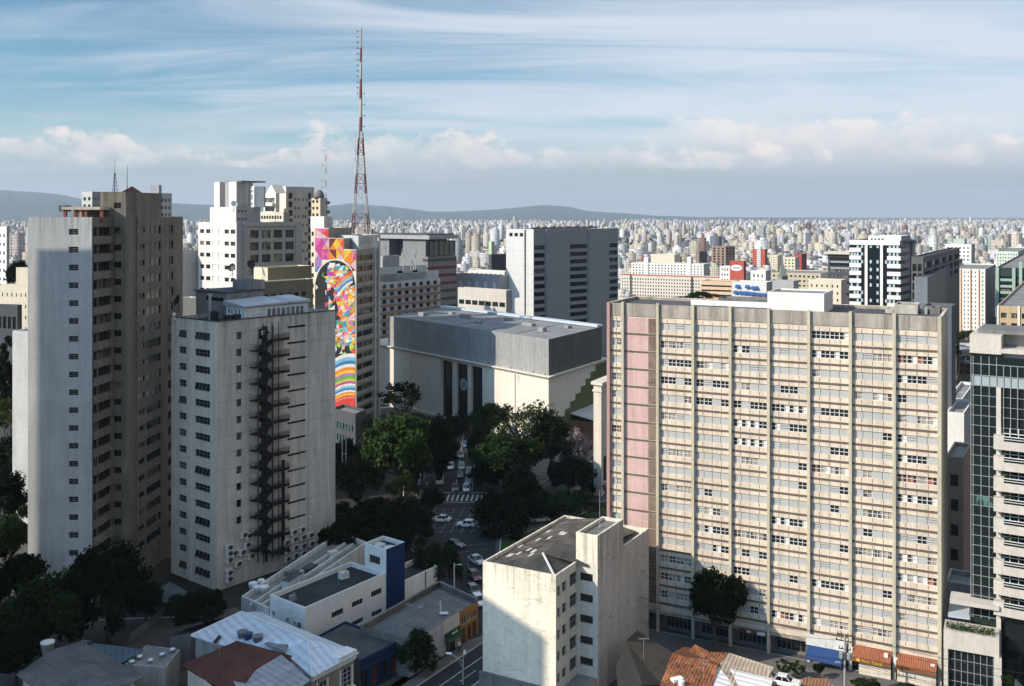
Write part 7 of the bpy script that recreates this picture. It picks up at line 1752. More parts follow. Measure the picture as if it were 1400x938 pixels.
    T('round2', 778, 228, 612, 682, 76, 'dark tree beside the bus street right of the plaza', M_LEAFD, group=G3)
    T('round3', 688, 206, 664, 752, 96, 'dark tree on the park lawn behind the weathered block', M_LEAFD, group=G3)
    T('round2', 735, 214, 668, 716, 66, 'small dark tree on the lawn left of the white van', M_LEAFD, group=G3)
    T('umbrella2', 775, 216, 668, 708, 110, 'low spreading green shrub mass on the lawn above the weathered block', M_LEAFB, group=G3)
    T('umbrella1', 712, 226, 655, 690, 70, 'low green shrubs at the lawn edge near the zebra crossing', M_LEAF, group=G3)
    T('round2', 818, 236, 640, 690, 50, 'dark tree against the left edge of the striped block', M_LEAFD, group=G3)
    T('sparse', 792, 268, 580, 640, 52, 'bare pinkish blossoming tree in front of the brown side aisle', M_PINK, group=G3, visible_limbs=18)
    T('sparse', 822, 258, 585, 645, 36, 'leafless pale tree beside the classical pavilion', M_PINK, group=G3, visible_limbs=18)
    T('round1', 660, 284, 560, 600, 50, 'dark tree filling the end of the avenue right of the cars', M_LEAFD, group=G3)
    T('round2', 668, 237, 622, 674, 56, 'small dark tree on the plaza corner left of the forked one', M_LEAFD, group=G3)
    T('round3', 712, 222, 640, 690, 60, 'dark tree between zebra and lawn shrubs', M_LEAFD, group=G3)
    T('round1', 657, 262, 584, 642, 46, 'dark tree overhanging the right lane far up the avenue', M_LEAFD, group=G3)
    T('round1', 978, 149.5, 776, 868, 86, 'full dark street tree standing before the striped block', M_LEAFD, trunk_r=.32)
    T('round3', 569, 143, 860, 926, 66, 'leafy street tree on the pavement in front of the shops', M_LEAF)
    for k, px in enumerate((1071, 1091)):
        T('ball', px, 141, 899 + k * 1.5, 922 + k * 1.5, 25, ('clipped ball tree in a row by the parked cars, left one of two', 'clipped ball tree in a row by the parked cars, right one of two')[k], M_LEAFB, name='topiary', group='clipped ball trees', trunk_r=.07, visible_limbs=2, base=.1)
    T('bush', 1120, 141, 908, 922, 18, 'small dark shrub under the blue canvas awning', M_LEAFD, name='shrub', visible_limbs=2, cat='shrub')
    for k, (px, y, w, lab) in enumerate(((1185, 925, 40, 'trimmed hedge in front of the restaurant sign'), (1245, 934, 44, 'low hedge before the second tile awning'), (1036, 905, 20, 'dark bush in the shop entrance shade'))):
        m = LEAF['bush'][0]; T('bush', px, 134.5 - k * .6, y + 4, y + 20, w, lab, M_LEAF, name='hedge', visible_limbs=2, cat='hedge')
    T('bush', 1378, 131, 922, 938, 20, 'small palm like shrub at the foot of the glass tower pier', M_LEAF, name='shrub', visible_limbs=2, cat='shrub')
    # palm by the mural block
    d = 262; X, Y = P(506, d); zt = Zy(576, d); t = thing('palm_tree', 'palm with a shaggy head behind the large bright green tree', 'palm tree', (X, Y, .1)); m = MB(); m.tube((X, Y, 0), (X + .3, Y, zt), .25, .17, 7); m.build('trunk', [M_BARK], t)
    m = MB(); rr = random.Random(3)
    for k in range(26):
        a = rr.uniform(0, 6.28); e = rr.uniform(-.1, 1.2); L = rr.uniform(2.4, 3.3); p0 = Vector((X + .3, Y, zt)); pr = p0
        for j in range(5):
            u = (j + 1) / 5; q = p0 + Vector((cos(a) * L * u * cos(e * (1 - u * .5)), sin(a) * L * u * cos(e * (1 - u * .5)), L * (sin(e) * u - .75 * u * u))); s = Vector((-sin(a), cos(a), 0)) * (.34 * (1.1 - u)); dn = Vector((0, 0, -.28))
            m.poly([tuple(pr), tuple(q), tuple(q + s + dn), tuple(pr + s + dn)]); m.poly([tuple(pr), tuple(pr - s + dn), tuple(q - s + dn), tuple(q)]); pr = q
    m.build('crown', [M_LEAF], t)
    # greenery in front of the institution, and beside the rail line at right
    for k, (px, y, w, h, d) in enumerate(((962, 405, 60, 14, 430), (930, 410, 26, 8, 430), (1330, 462, 60, 22, 330), (1300, 480, 34, 20, 330), (940, 409, 34, 10, 445))):
        T('umbrella2', px, d, y - h / 2, y + h / 2, w, ('leafy crown above the roof of the striped block before the cream institution', 'small green crown left of the larger one before the institution', 'green trees beside the railway right of the striped block', 'dark green tree close to the dark rear wing at right', 'second green crown left of the larger one before the institution')[k], M_LEAF, group='trees beyond the striped block')
plant_trees()

# ================================================================= vehicles
CARS = {}
def loft_box(m, secs, mi=0):
    """closed body from cross sections (x, list of (y, z)) along its length"""
    i0 = len(m.v); n = len(secs[0][1])
    for x, pr in secs:
        for y, z in pr: m.v.append((x, y, z))
    for a in range(len(secs) - 1):
        for k in range(n):
            j = (k + 1) % n; m.f.append((i0 + a * n + k, i0 + (a + 1) * n + k, i0 + (a + 1) * n + j, i0 + a * n + j)); m.m.append(mi)
    m.f.append(tuple(i0 + k for k in range(n))); m.m.append(mi); m.f.append(tuple(i0 + (len(secs) - 1) * n + k for k in reversed(range(n)))); m.m.append(mi)
def car_paint(name, col): 
    if name in MATS: return MATS[name]
    m, t, b, out = new_mat(name); b.inputs['Base Color'].default_value = (*col, 1); b.inputs['Roughness'].default_value = .28; b.inputs['Coat Weight'].default_value = .6; b.inputs['Coat Roughness'].default_value = .06; MATS[name] = m; return m
M_TYRE = plain('tyre', (.018, .018, .018), .9); M_RIM = plain('wheel_rim', (.35, .35, .36), .35, .8); M_LAMP = plain('head_lamp', (.65, .66, .68), .15); M_TAIL = plain('tail_lamp', (.30, .01, .01), .2)
def make_vehicle(kind, loc, rz, colname, label, group):
    paint = car_paint(*colname); t = thing('parked_car' if 'parked' in label else {'van': 'van', 'bus': 'bus', 'truck': 'truck'}.get(kind, 'car'), label, {'van': 'van', 'bus': 'bus', 'truck': 'truck'}.get(kind, 'car'), loc, group, rz)
    if kind not in CARS:
        L, W_, z1, z2 = {'hatch': (3.9, 1.68, .86, 1.48), 'sedan': (4.4, 1.74, .88, 1.44), 'van': (4.9, 1.85, 1.05, 2.0), 'truck': (5.8, 2.0, 1.15, 2.2), 'bus': (11.5, 2.5, 1.1, 3.1)}[kind]
        h = W_ / 2
        def sec(x, zb, zt, k=1.0): return (x, [(-h * k, zb), (h * k, zb), (h * k * 1.0, zb + (zt - zb) * .65), (h * k * .90, zt), (-h * k * .90, zt), (-h * k, zb + (zt - zb) * .65)])
        b = MB(); hood = .72 if kind in ('hatch', 'sedan') else z1
        loft_box(b, [sec(-L / 2, .42, z1 - .22, .86), sec(-L / 2 + .15, .28, z1 - .04, .97), sec(-L * .2, .24, z1), sec(L * .16, .24, z1), sec(L / 2 - .35, .26, hood + .06, .96), sec(L / 2, .40, hood - .18, .84)])
        g = MB(); r = MB()
        fr, bk, tf, tb = {'hatch': (.20, -.47, .04, -.38), 'sedan': (.19, -.34, .04, -.24), 'van': (.40, -.49, .24, -.47), 'truck': (.44, .10, .34, .12), 'bus': (.49, -.49, .485, -.485)}[kind]
        lo = [(bk * L, z1 - .02, h * .93), (fr * L, z1 - .02, h * .93)]; hi = [(tb * L, z2 - .06, h * .76), (tf * L, z2 - .06, h * .76)]
        if kind == 'bus': hi = [(tb * L, z2 - .5, h * .92), (tf * L, z2 - .5, h * .92)]
        B_ = [(lo[0][0], -lo[0][2], lo[0][1]), (lo[1][0], -lo[1][2], lo[1][1]), (lo[1][0], lo[1][2], lo[1][1]), (lo[0][0], lo[0][2], lo[0][1])]
        T_ = [(hi[0][0], -hi[0][2], hi[0][1]), (hi[1][0], -hi[1][2], hi[1][1]), (hi[1][0], hi[1][2], hi[1][1]), (hi[0][0], hi[0][2], hi[0][1])]
        g.hexa(B_, T_)
        e = .03; r.hexa([(x, y * 1.02, z + .002) for x, y, z in T_], [(x * .985, y * .93, z2 if kind != 'bus' else z2) for x, y, z in T_])
        for q in range(4):                                          # roof pillars
            a, c = B_[q], T_[q]; r.tube(a, c, .055, .05, 4)
        if kind in ('hatch', 'sedan', 'van'):
            for s in (-1, 1): r.tube((-.08 * L, s * lo[0][2] * 1.0, z1), (-.10 * L, s * hi[0][2] * 1.03, z2 - .05), .05, .045, 4)
        if kind == 'truck': b.box((-L * .20, 0, .9), (L * .58, W_ * .98, 1.25))
        if kind == 'bus':
            for k in range(6): r.box((-L * .40 + k * L * .16, 0, z1 - .03), (.16, W_ * .945, z2 - .5 - z1 + .05))
        wm = MB(); rm = MB(); w = .32 if kind in ('hatch', 'sedan') else .38
        wm.tube((0, -.1, 0), (0, .1, 0), w, w, 14); rm.tube((0, -.112, 0), (0, .112, 0), w * .62, w * .62, 10)
        hl = MB(); hl.box((0, 0, 0), (.12, .36, .16)); 
        CARS[kind] = dict(body=b.mesh('body', [paint]), cab=g.mesh('windows', [M_GLASSD]), roof=r.mesh('roof', [paint]), wheel=wm.mesh('wheel', [M_TYRE]), rim=rm.mesh('rim', [M_RIM]), hl=hl.mesh('headlight', [M_LAMP]), tl=hl.mesh('tail_light', [M_TAIL]), L=L, W=W_, w=w, hood=hood, z1=z1)
    c = CARS[kind]; L, W_ = c['L'], c['W']
    def add(n, me, p=(0, 0, 0), par=t, mat=None):
        o = bpy.data.objects.new(n, me); COL.objects.link(o); o.parent = par; o.location = p
        if mat is not None: o.material_slots[0].link = 'OBJECT'; o.material_slots[0].material = mat
        return o
    add('body', c['body'], mat=paint); add('windows', c['cab']); add('roof', c['roof'], mat=paint)
    for sx in (-.31, .31):
        for sy in (-1, 1): wo = add('wheel', c['wheel'], (sx * L, sy * (W_ / 2 - .1), c['w'])); add('rim', c['rim'], (0, 0, 0), wo)
    for sy in (-1, 1): add('headlight', c['hl'], (L / 2 - .10, sy * W_ * .33, c['hood'] - .24)); add('tail_light', c['tl'], (-L / 2 + .06, sy * W_ * .36, c['z1'] - .26))
    return t
WHT, SLV, BLK, GRY, BLU, MAR, GRN = ('paint_white', (.72, .72, .71)), ('paint_silver', (.40, .41, .42)), ('paint_black', (.015, .015, .017)), ('paint_grey', (.13, .135, .14)), ('paint_blue', (.05, .12, .25)), ('paint_maroon', (.10, .015, .02)), ('paint_pale_green', (.38, .44, .36))
def park_cars():
    g = 'cars waiting on the avenue'
    def C(kind, px, y, hd, col, label, grp): X, Y = GP(px, y, 0); make_vehicle(kind, (X, Y, .03), radians(hd), col, label, grp)
    for kind, px, y, col, lab in (('truck', 601, 660, WHT, 'white light truck nearest the kerb in front at the stop line'), ('hatch', 616, 641, WHT, 'white hatchback behind and right of the white truck'), ('hatch', 613.5, 627, WHT, 'white hatchback second back from the white truck'),
            ('hatch', 631, 641, GRN, 'pale greenish hatchback in the middle lane'), ('sedan', 630, 625, GRN, 'pale green sedan farther back in the middle lane'), ('sedan', 622, 670, GRY, 'dark grey sedan first in the middle lane at the zebra'), ('hatch', 637.5, 671, WHT, 'white hatchback first in line just left of the plaza kerb'),
            ('sedan', 640, 660, BLU, 'bluish sedan right behind the first white hatchback'), ('sedan', 653, 657, BLK, 'black car beside the plaza kerb'), ('sedan', 629, 652, GRY, 'grey sedan third in the middle lane'), ('hatch', 641, 648, SLV, 'silver hatchback half under the plaza tree'),
            ('hatch', 637, 611, BLU, 'small blue car far up the avenue under the trees'), ('sedan', 619, 611, GRY, 'grey car far up the avenue in the left lane'), ('hatch', 652, 632, SLV, 'silver car in the right lane under the plaza tree')):
        C(kind, px, y, -87, col, lab, g)
    g = 'cars driving through the crossing'
    C('sedan', 603, 713, 168, WHT, 'white sedan crossing the junction on the left', g); C('hatch', 637, 720, 170, WHT, 'white hatchback crossing the junction, right of the white sedan', g)
    C('sedan', 622, 748, -35, BLK, 'black car turning out of the junction into the side street', g); C('sedan', 652, 770, -58, SLV, 'silver sedan in the queue beside the white kerb', g); C('hatch', 649, 792, -66, MAR, 'maroon hatchback behind the silver sedan', g)
    C('hatch', 655, 826, -66, WHT, 'white hatchback by the corner of the weathered block', g); C('hatch', 648, 812, -66, GRY, 'grey car between the maroon and the white hatchback', g)
    C('van', 748, 703, 20, WHT, 'white van on the lawn side street', 'vans'); C('sedan', 738, 713, 12, WHT, 'white car half hidden behind the lawn trees', g)
    C('bus', 826, 656, 60, ('bus_blue', (.08, .22, .42)), 'blue and white bus beside the striped block', None); C('sedan', 800, 636, 50, WHT, 'white car ahead of the bus by the pavilion', g)
    f = R_FACE
    for px, off, col, lab in ((1070, 9.0, SLV, 'silver parked car below the clipped ball trees'), (1092, 9.2, WHT, 'white parked car right of the silver one below the ball trees'), (1008, 8.6, GRY, 'grey parked car in the shade behind the striped roof')):
        s = f.s(px); q = f.pt(s, .03, off); make_vehicle('sedan', q, f.rz, col, lab, 'parked cars by the striped block')
park_cars()
# ================================================================= air conditioners on the fire escape block
def air_conditioners():
    body, fan = MB(), MB(); body.box((0, 0, 0), (.98, .36, .74)); body.box((-.35, 0, -.09), (.08, .5, .09)); body.box((.35, 0, -.09), (.08, .5, .09))
    n = 18
    for k in range(n):
        a, c = 2 * pi * k / n, 2 * pi * (k + 1) / n
        fan.poly([(.12, -.195, .37), (.12 + .30 * cos(a), -.195, .37 + .30 * sin(a)), (.12 + .30 * cos(c), -.195, .37 + .30 * sin(c))])
    fan.tube((.12, -.20, .37), (.12, -.215, .37), .09, .09, 8)
    bm = body.mesh('casing', [plain('ac_white', (.60, .59, .56), .5)]); fm = fan.mesh('fan', [plain('ac_fan', (.05, .05, .05), .6)])
    X = lambda v: 220 + v / 2.2333; Y = lambda v: 400 + v / 2.2333
    left = [(205, 780), (205, 798), (205, 818), (250, 742), (264, 744), (260, 772), (245, 795), (272, 806), (232, 830), (205, 857), (205, 876), (220, 797)]
    right = [(402, 733), (427, 725), (380, 765), (404, 755), (430, 748), (453, 742), (383, 790), (406, 780), (430, 775), (455, 768), (383, 815), (406, 805), (430, 798)]
    wn = ('top', 'second', 'third', 'fourth', 'fifth', 'sixth', 'seventh', 'eighth', 'ninth', 'tenth', 'eleventh', 'twelfth', 'bottom')
    for pts, side, grp in ((left, 'left', 'air conditioners left of the fire escape'), (right, 'right', 'air conditioners right of the fire escape')):
        rowsy = sorted(pts, key=lambda p: p[1] + p[0] * (.3 if side == 'right' else 0))
        if side == 'right':
            rws = [[(402, 733), (427, 725)], [(380, 765), (404, 755), (430, 748), (453, 742)], [(383, 790), (406, 780), (430, 775), (455, 768)], [(383, 815), (406, 805), (430, 798)]]
            lab = {}
            for ri, r in enumerate(rws):
                for ci, p in enumerate(r): lab[p] = 'white air conditioner right of the fire escape, %s row, %s from left' % (('top', 'second', 'third', 'bottom')[ri], ('first', 'second', 'third', 'fourth')[ci])
        else:
            lab = {p: 'white air conditioner left of the fire escape, %s counting downward' % wn[i] for i, p in enumerate(sorted(pts, key=lambda p: (p[1], p[0])))}
        for p in pts:
            s = FB_R.s(X(p[0])); z = FB_R.z(X(p[0]), Y(p[1])) - .35; q = FB_R.pt(s, z, .30)
            t = thing('air_conditioner', lab[p], 'air conditioner', q, grp, FB_R.rz); t.scale = (1.6, 1.25, 1.35)
            for nme, me in (('casing', bm), ('fan', fm)): o = bpy.data.objects.new(nme, me); COL.objects.link(o); o.parent = t
    # twin unit in the top bay of the stairs, and roof clutter
    for k, px in enumerate((359.5, 363.8)):
        q = FB_R.pt(FB_R.s(px), FB_R.z(px, 457), .35); t = thing('air_conditioner', ('air conditioner at the head of the fire escape, left of the pair', 'air conditioner at the head of the fire escape, right of the pair')[k], 'air conditioner', q, 'pair at the head of the stairs', FB_R.rz)
        for nme, me in (('casing', bm), ('fan', fm)): o = bpy.data.objects.new(nme, me); COL.objects.link(o); o.parent = t
    z0 = 46.45
    X_, Y_ = P(320, 178.5); t = thing('flue_pipe', 'shiny steel flue pipe rising beside the roof house of the fire escape block', 'flue', (*P(287, 182), z0)); m = MB(); a = P(287, 182); m.tube((*a, z0), (*a, 51.0), .28, .28, 10); m.tube((*a, 51.0), (*a, 51.3), .4, .4, 10); m.build('pipe', [M_GALV], t); m = MB(); m.box((a[0] + .9, a[1] - .3, z0), (1.3, 1.2, 1.7), .5); m.build('fan_box', [M_METAL], t)
    def dish(px, y, d, r, lab, az, mat):
        X, Y = P(px, d); z = Zy(y, d); t = thing('satellite_dish', lab, 'satellite dish', (X, Y, z - 2.2)); m = MB(); n = 16
        u = Vector((sin(az), -cos(az), .35)).normalized(); a = u.orthogonal().normalized(); b = u.cross(a); c = Vector((X, Y, z)); prev = None
        for rr, dp in ((0.02, 0), (r * .5, .06 * r), (r * .85, .2 * r), (r, .3 * r)):
            ring = [tuple(c + a * rr * cos(2 * pi * k / n) + b * rr * sin(2 * pi * k / n) + u * dp) for k in range(n)]
            if prev: 
                for k in range(n): m.quad(prev[k], prev[(k + 1) % n], ring[(k + 1) % n], ring[k])
            prev = ring
        m.tube(tuple(c), tuple(c + u * r * .8), .03, .03, 4); m.build('reflector', [mat], t)
        m = MB(); m.tube((X, Y, z - 2.2), (X, Y, z), .07, .07, 6); m.tube((X, Y, z - 1.2), (X - .9, Y + .4, z - 2.2), .05, .05, 4); m.build('stand', [M_METAL], t)
    dish(244, 411, 184, 1.05, 'dark dish antenna at the left corner of the fire escape block roof', -.9, M_METAL); dish(318, 366, 230, .75 * 1.3, 'dark dish antenna in front of the glazed office, left of two', -.4, M_METAL); dish(342, 362, 232, 1.1, 'dark dish antenna in front of the glazed office, right of two', .9, M_METAL); dish(320, 279, 257, .8, 'small white dish antenna on the glazed office upper terrace', .5, M_WHITE)
    for k, (px, y) in enumerate(((236, 423), (236.5, 428))):
        X, Y = P(px + 2, 181.5); m = MB(); z = z0 + (1 - k) * .75; m.lathe((X, Y, z), [(.2, 0), (.36, .2), (.36, .5), (.2, .72)], 10); tag(m.build('gas_bottle', [M_WHITE], None, True), ('upper of two white round tanks at the roof corner of the fire escape block', 'lower of two white round tanks at the roof corner of the fire escape block')[k], 'tank')
    # roof units by the white shed
    for k, px in enumerate((319, 331)):
        q = FB_R.pt(FB_R.s(px), z0, -1.6); m = MB(); m.box((q[0], q[1], z0), (1.3, .8, 1.5), FB_R.rz); tag(m.build('cooling_unit', [M_METAL]), ('black cooling unit in front of the white roof shed, left of two', 'black cooling unit in front of the white roof shed, right of two')[k], 'cooling unit', 'cooling units by the roof shed')
air_conditioners()

# ================================================================= street furniture
def street_furniture():
    mpole = plaster('pole_concrete', (.30, .29, .27), .15, .2)
    # lamp post by the shops, with a cross arm
    X, Y = GP(633, 938, 0); X, Y = P(633, 139.5); t = thing('street_lamp', 'street lamp with a long slanted arm on the pavement near the shops', 'street lamp', (X, Y, 0)); m = MB(); zt = Zy(902, 139.5); m.tube((X, Y, 0), (X, Y, zt), .14, .10, 8); m.build('pole', [mpole], t)
    m = MB(); m.tube((X, Y, zt - .3), (X - 1.7, Y + .3, zt + .75), .05, .05, 5); m.tube((X, Y, zt - 1.1), (X - 1.2, Y + .2, zt + .45), .03, .03, 4); m.build('arm', [M_GALV], t); m = MB(); m.box((X - 2.0, Y + .35, zt + .65), (.8, .3, .18), -.2); m.build('lamp_head', [M_WHITE], t)
    m = MB(); m.tube((X, Y, zt), (X + .25, Y, zt + 1.0), .03, .03, 4); m.box((X + .25, Y, zt + .8), (.35, .3, .5)); m.build('traffic_camera', [M_WFRAME], t)
    # white post behind the shops
    d = 172; X, Y = P(621, d); t = thing('street_lamp', 'slim pale lamp post rising behind the grey shop roof', 'street lamp', (X, Y, 0)); m = MB(); zt = Zy(770, d); m.tube((X, Y, 0), (X, Y, zt), .13, .10, 7); m.build('pole', [M_WGREY], t); m = MB(); m.tube((X, Y, zt - .4), (X + .9, Y - .2, zt - .1), .05, .05, 4); m.box((X + 1.0, Y - .2, zt - .25), (.6, .25, .15)); m.build('lamp_head', [M_WGREY], t)
    for px, y0, d, lab in ((552, 655, 229, 'white lamp post left of the zebra crossing'), (719, 640, 240, 'lamp post standing on the plaza right of the avenue'), (724, 660, 226, 'short lamp post at the plaza edge'), (1307, 470, 330, 'white lamp post above the trees by the railway')):
        X, Y = P(px, d); z0 = gz(d); zt = Zy(y0, d); t = thing('street_lamp', lab, 'street lamp', (X, Y, z0)); m = MB(); m.tube((X, Y, z0), (X, Y, zt), .14, .09, 7); m.build('pole', [M_WHITE], t); m = MB(); m.tube((X, Y, zt), (X - .8, Y - .3, zt + .2), .05, .05, 4); m.box((X - 1.0, Y - .35, zt + .12), (.7, .3, .16)); m.build('lamp_head', [M_WHITE], t)
    # many-armed plaza lamp in front of the mural podium
    d = 236; X, Y = P(470.5, d); t = thing('plaza_lamp', 'tall white plaza lamp with several curved arms left of the bright green tree', 'street lamp', (X, Y, 0)); zt = Zy(586, d); m = MB()
    for s in (-.32, .32): m.tube((X + s, Y, 0), (X + s * 1.6, Y, zt), .12, .10, 7)
    for z in (zt * .35, zt * .6, zt * .85): m.tube((X - .5, Y, z), (X + .5, Y, z), .07, .07, 5)
    m.build('pole', [M_WHITE], t)
    for k, (dx, h) in enumerate(((-1.5, 1.3), (1.5, 1.3), (-.8, 2.1), (.9, 2.0))):
        m = MB(); m.tube((X + .3 * (1 if dx > 0 else -1), Y, zt - .2), (X + dx * .8, Y - .2, zt - .3 + h * .3), .07, .06, 5); m.tube((X + dx * .8, Y - .2, zt - .3 + h * .3), (X + dx, Y - .3, zt - .4 + h), .10, .07, 5); m.build('lamp_arm', [M_WHITE], t)
    # utility pole with transformers at lower right
    d = 135.5; X, Y = P(1155, d); t = thing('utility_pole', 'wooden utility pole with transformers and crossarms beside the blue awning', 'utility pole', (X, Y, 0)); zt = Zy(866, d); m = MB(); m.tube((X, Y, 0), (X, Y, zt), .17, .12, 8); m.build('pole', [mpole], t)
    u = R_FACE.u
    for z, l in ((zt - .3, 1.0), (zt - 1.1, 1.2), (zt - 2.2, .8)): m = MB(); m.box((X, Y, z), (l * 2, .12, .12), R_FACE.rz); [m.tube((X + u[0] * l * k, Y + u[1] * l * k, z + .1), (X + u[0] * l * k, Y + u[1] * l * k, z + .45), .06, .04, 5) for k in (-.9, -.4, .4, .9)]; m.build('crossarm', [M_METAL], t)
    for k in (-1, 1): m = MB(); m.lathe((X + u[0] * .5 * k, Y + u[1] * .5 * k - .2, zt - 3.4), [(.28, 0), (.32, .1), (.32, .85), (.22, .95)], 10); m.build('transformer', [plain('transformer_grey', (.22, .23, .23), .5)], t)
    m = MB(); m.tube((X, Y, zt - 4.2), (X - 1.0, Y - .6, zt - 3.6), .05, .05, 4); m.box((X - 1.2, Y - .7, zt - 3.68), (.7, .25, .14)); m.build('lamp_arm', [M_GALV], t)
    # overhead wires
    for k, (z, o) in enumerate(((zt - .1, -.9), (zt - .1, .9), (zt - 1.0, 0), (zt - 3.6, .2), (zt - 3.9, .25))):
        m = MB(); a = Vector((X + u[0] * 0 , Y + o * .2, z)); b = a + Vector((u[0] * 34, u[1] * 34, 0)); c = a - Vector((u[0] * 30, u[1] * 30, 0))
        for e in (b, c):
            pr = a
            for q in range(1, 9): s = q / 8; p = a.lerp(e, s) - Vector((0, 0, .9 * 4 * s * (1 - s))); m.tube(tuple(pr), tuple(p), .022, .022, 4, 0, False); pr = p
        tag(m.build('power_cable', [M_METAL]), ('overhead cable on the crossarm tip nearest the street', 'overhead cable on the crossarm tip nearest the striped block', 'overhead cable on the middle crossarm of the utility pole', 'upper of the two low telephone cables on the utility pole', 'lower of the two low telephone cables on the utility pole')[k], 'cable', 'cables along the striped block')
    # green panel at the bottom right corner
    d = 128; m = MB(); a, b = P(1383, 129), P(1412, 126); f = Face(a, b); m.hexa([f.pt(0, 0, .1), f.pt(f.L, 0, .1), f.pt(f.L, 0, -.1), f.pt(0, 0, -.1)], [f.pt(.6, 6.0, .1), f.pt(f.L, 4.6, .1), f.pt(f.L, 4.6, -.1), f.pt(.6, 6.0, -.1)]); tag(m.build('hoarding', [plain('dark_green_panel', (.03, .06, .05), .5)]), 'dark green panel at the bottom right corner', 'hoarding')
    # small air conditioners on the ribs of the striped block
    for k, (px, y) in enumerate(((1164.5, 888), (1212.5, 896.5), (1225.5, 902), (1276, 911))):
        f = R_FACE; s = f.s(px); z = f.z(px, y); q = f.pt(s, z - .6, .9); m = MB(); m.box(q, (.55, .55, 1.25), f.rz); tag(m.build('wall_unit', [M_WFRAME]), ('white wall unit left of the yellow lettering', 'white wall unit at the right end of the yellow lettering awning', 'white wall unit at the left end of the plain tile awning', 'white wall unit at the far right end of the plain tile awning')[k], 'air conditioner', 'white units at the foot of the striped block')
    # people: one skinned figure each
    def person(px, y, top, low, lab, rz, pose=0):
        X, Y = GP(px, y, .1) if y else px
        me = bpy.data.meshes.new('person'); V = [(0, 0, .95), (0, 0, 1.2), (0, 0, 1.42), (0, .0, 1.52), (0, .02, 1.66), (-.20, 0, 1.40), (-.26, .03, 1.12), (-.24, .14 + pose * .1, .90), (.20, 0, 1.40), (.26, -.02, 1.12), (.24, .06, .88), (-.10, 0, .90), (-.11, .06 + pose * .12, .48), (-.11, .0 + pose * .2, .06), (.10, 0, .90), (.11, -.02 - pose * .08, .48), (.11, -.10 - pose * .16, .08), (-.11, .14 + pose * .2, .03), (.11, .02 - pose * .1, .03)]
        E = [(0, 1), (1, 2), (2, 3), (3, 4), (2, 5), (5, 6), (6, 7), (2, 8), (8, 9), (9, 10), (0, 11), (11, 12), (12, 13), (0, 14), (14, 15), (15, 16), (13, 17), (16, 18)]
        R_ = [.14, .14, .15, .055, .095, .06, .048, .036, .06, .048, .036, .09, .065, .045, .09, .065, .045, .035, .035]
        me.from_pydata(V, E, []); o = bpy.data.objects.new('person', me); COL.objects.link(o); o.location = (X, Y, .15); o.rotation_euler = (0, 0, rz)
        sk = o.modifiers.new('skin', 'SKIN'); 
        for k, r in enumerate(R_): me.skin_vertices[0].data[k].radius = (r, r * .8 if k < 3 else r); 
        me.skin_vertices[0].data[0].use_root = True
        o.modifiers.new('sub', 'SUBSURF').levels = 1; o.modifiers['sub'].render_levels = 1
        mt, t, b, out = new_mat('clothes_%s' % lab[:12]); z = t.sep(t.new('ShaderNodeTexCoord').outputs['Object'])[2]
        c = t.mix(t.math('GREATER_THAN', z, .92), (*low, 1), (*top, 1)); c = t.mix(t.math('GREATER_THAN', z, 1.49), c, (.22, .12, .08, 1)); c = t.mix(t.math('GREATER_THAN', z, 1.68), c, (.012, .01, .01, 1)); t.l.new(c, b.inputs['Base Color']); me.materials.append(mt)
        tag(o, lab, 'person', 'people in the street')
    p = s1(10.5, 1.3); person((p[0], p[1]), 0, (.70, .70, .70), (.03, .03, .04), 'person in a white shirt on the pavement by the lit shop', .6)
    p = s1(4, 1.4); person((p[0], p[1]), 0, (.12, .03, .04), (.03, .03, .05), 'person in a dark red top walking under the street tree', 1.2, 1)
    person(572, 668, (.55, .62, .7), (.05, .05, .07), 'person in a pale blue top at the left end of the zebra', .3, 1); person(619, 678, (.70, .70, .68), (.10, .10, .1), 'person in white stepping onto the zebra from the left', 1.4, 1); person(584, 668, (.6, .6, .58), (.2, .2, .2), 'person in light grey clothes beside the white truck', .2)
    person(660, 672, (.06, .06, .07), (.05, .05, .05), 'person in black waiting at the plaza kerb', 2.4); person(733, 662, (.5, .15, .12), (.04, .04, .06), 'person in a red top on the plaza', 1.0, 1)
    # fence rails beside the plaza
    m = MB(); a, b = Vector((*GP(690, 652), 0)), Vector((*GP(765, 650), 0))
    for k in range(13): p = a.lerp(b, k / 12); m.tube((p.x, p.y, .1), (p.x, p.y, 1.2), .04, .04, 4)
    for z in (.6, 1.15): m.tube((a.x, a.y, z), (b.x, b.y, z), .035, .035, 4)
    tag(m.build('railing', [M_GALV]), 'metal railing along the back of the plaza lawn', 'railing')
street_furniture()
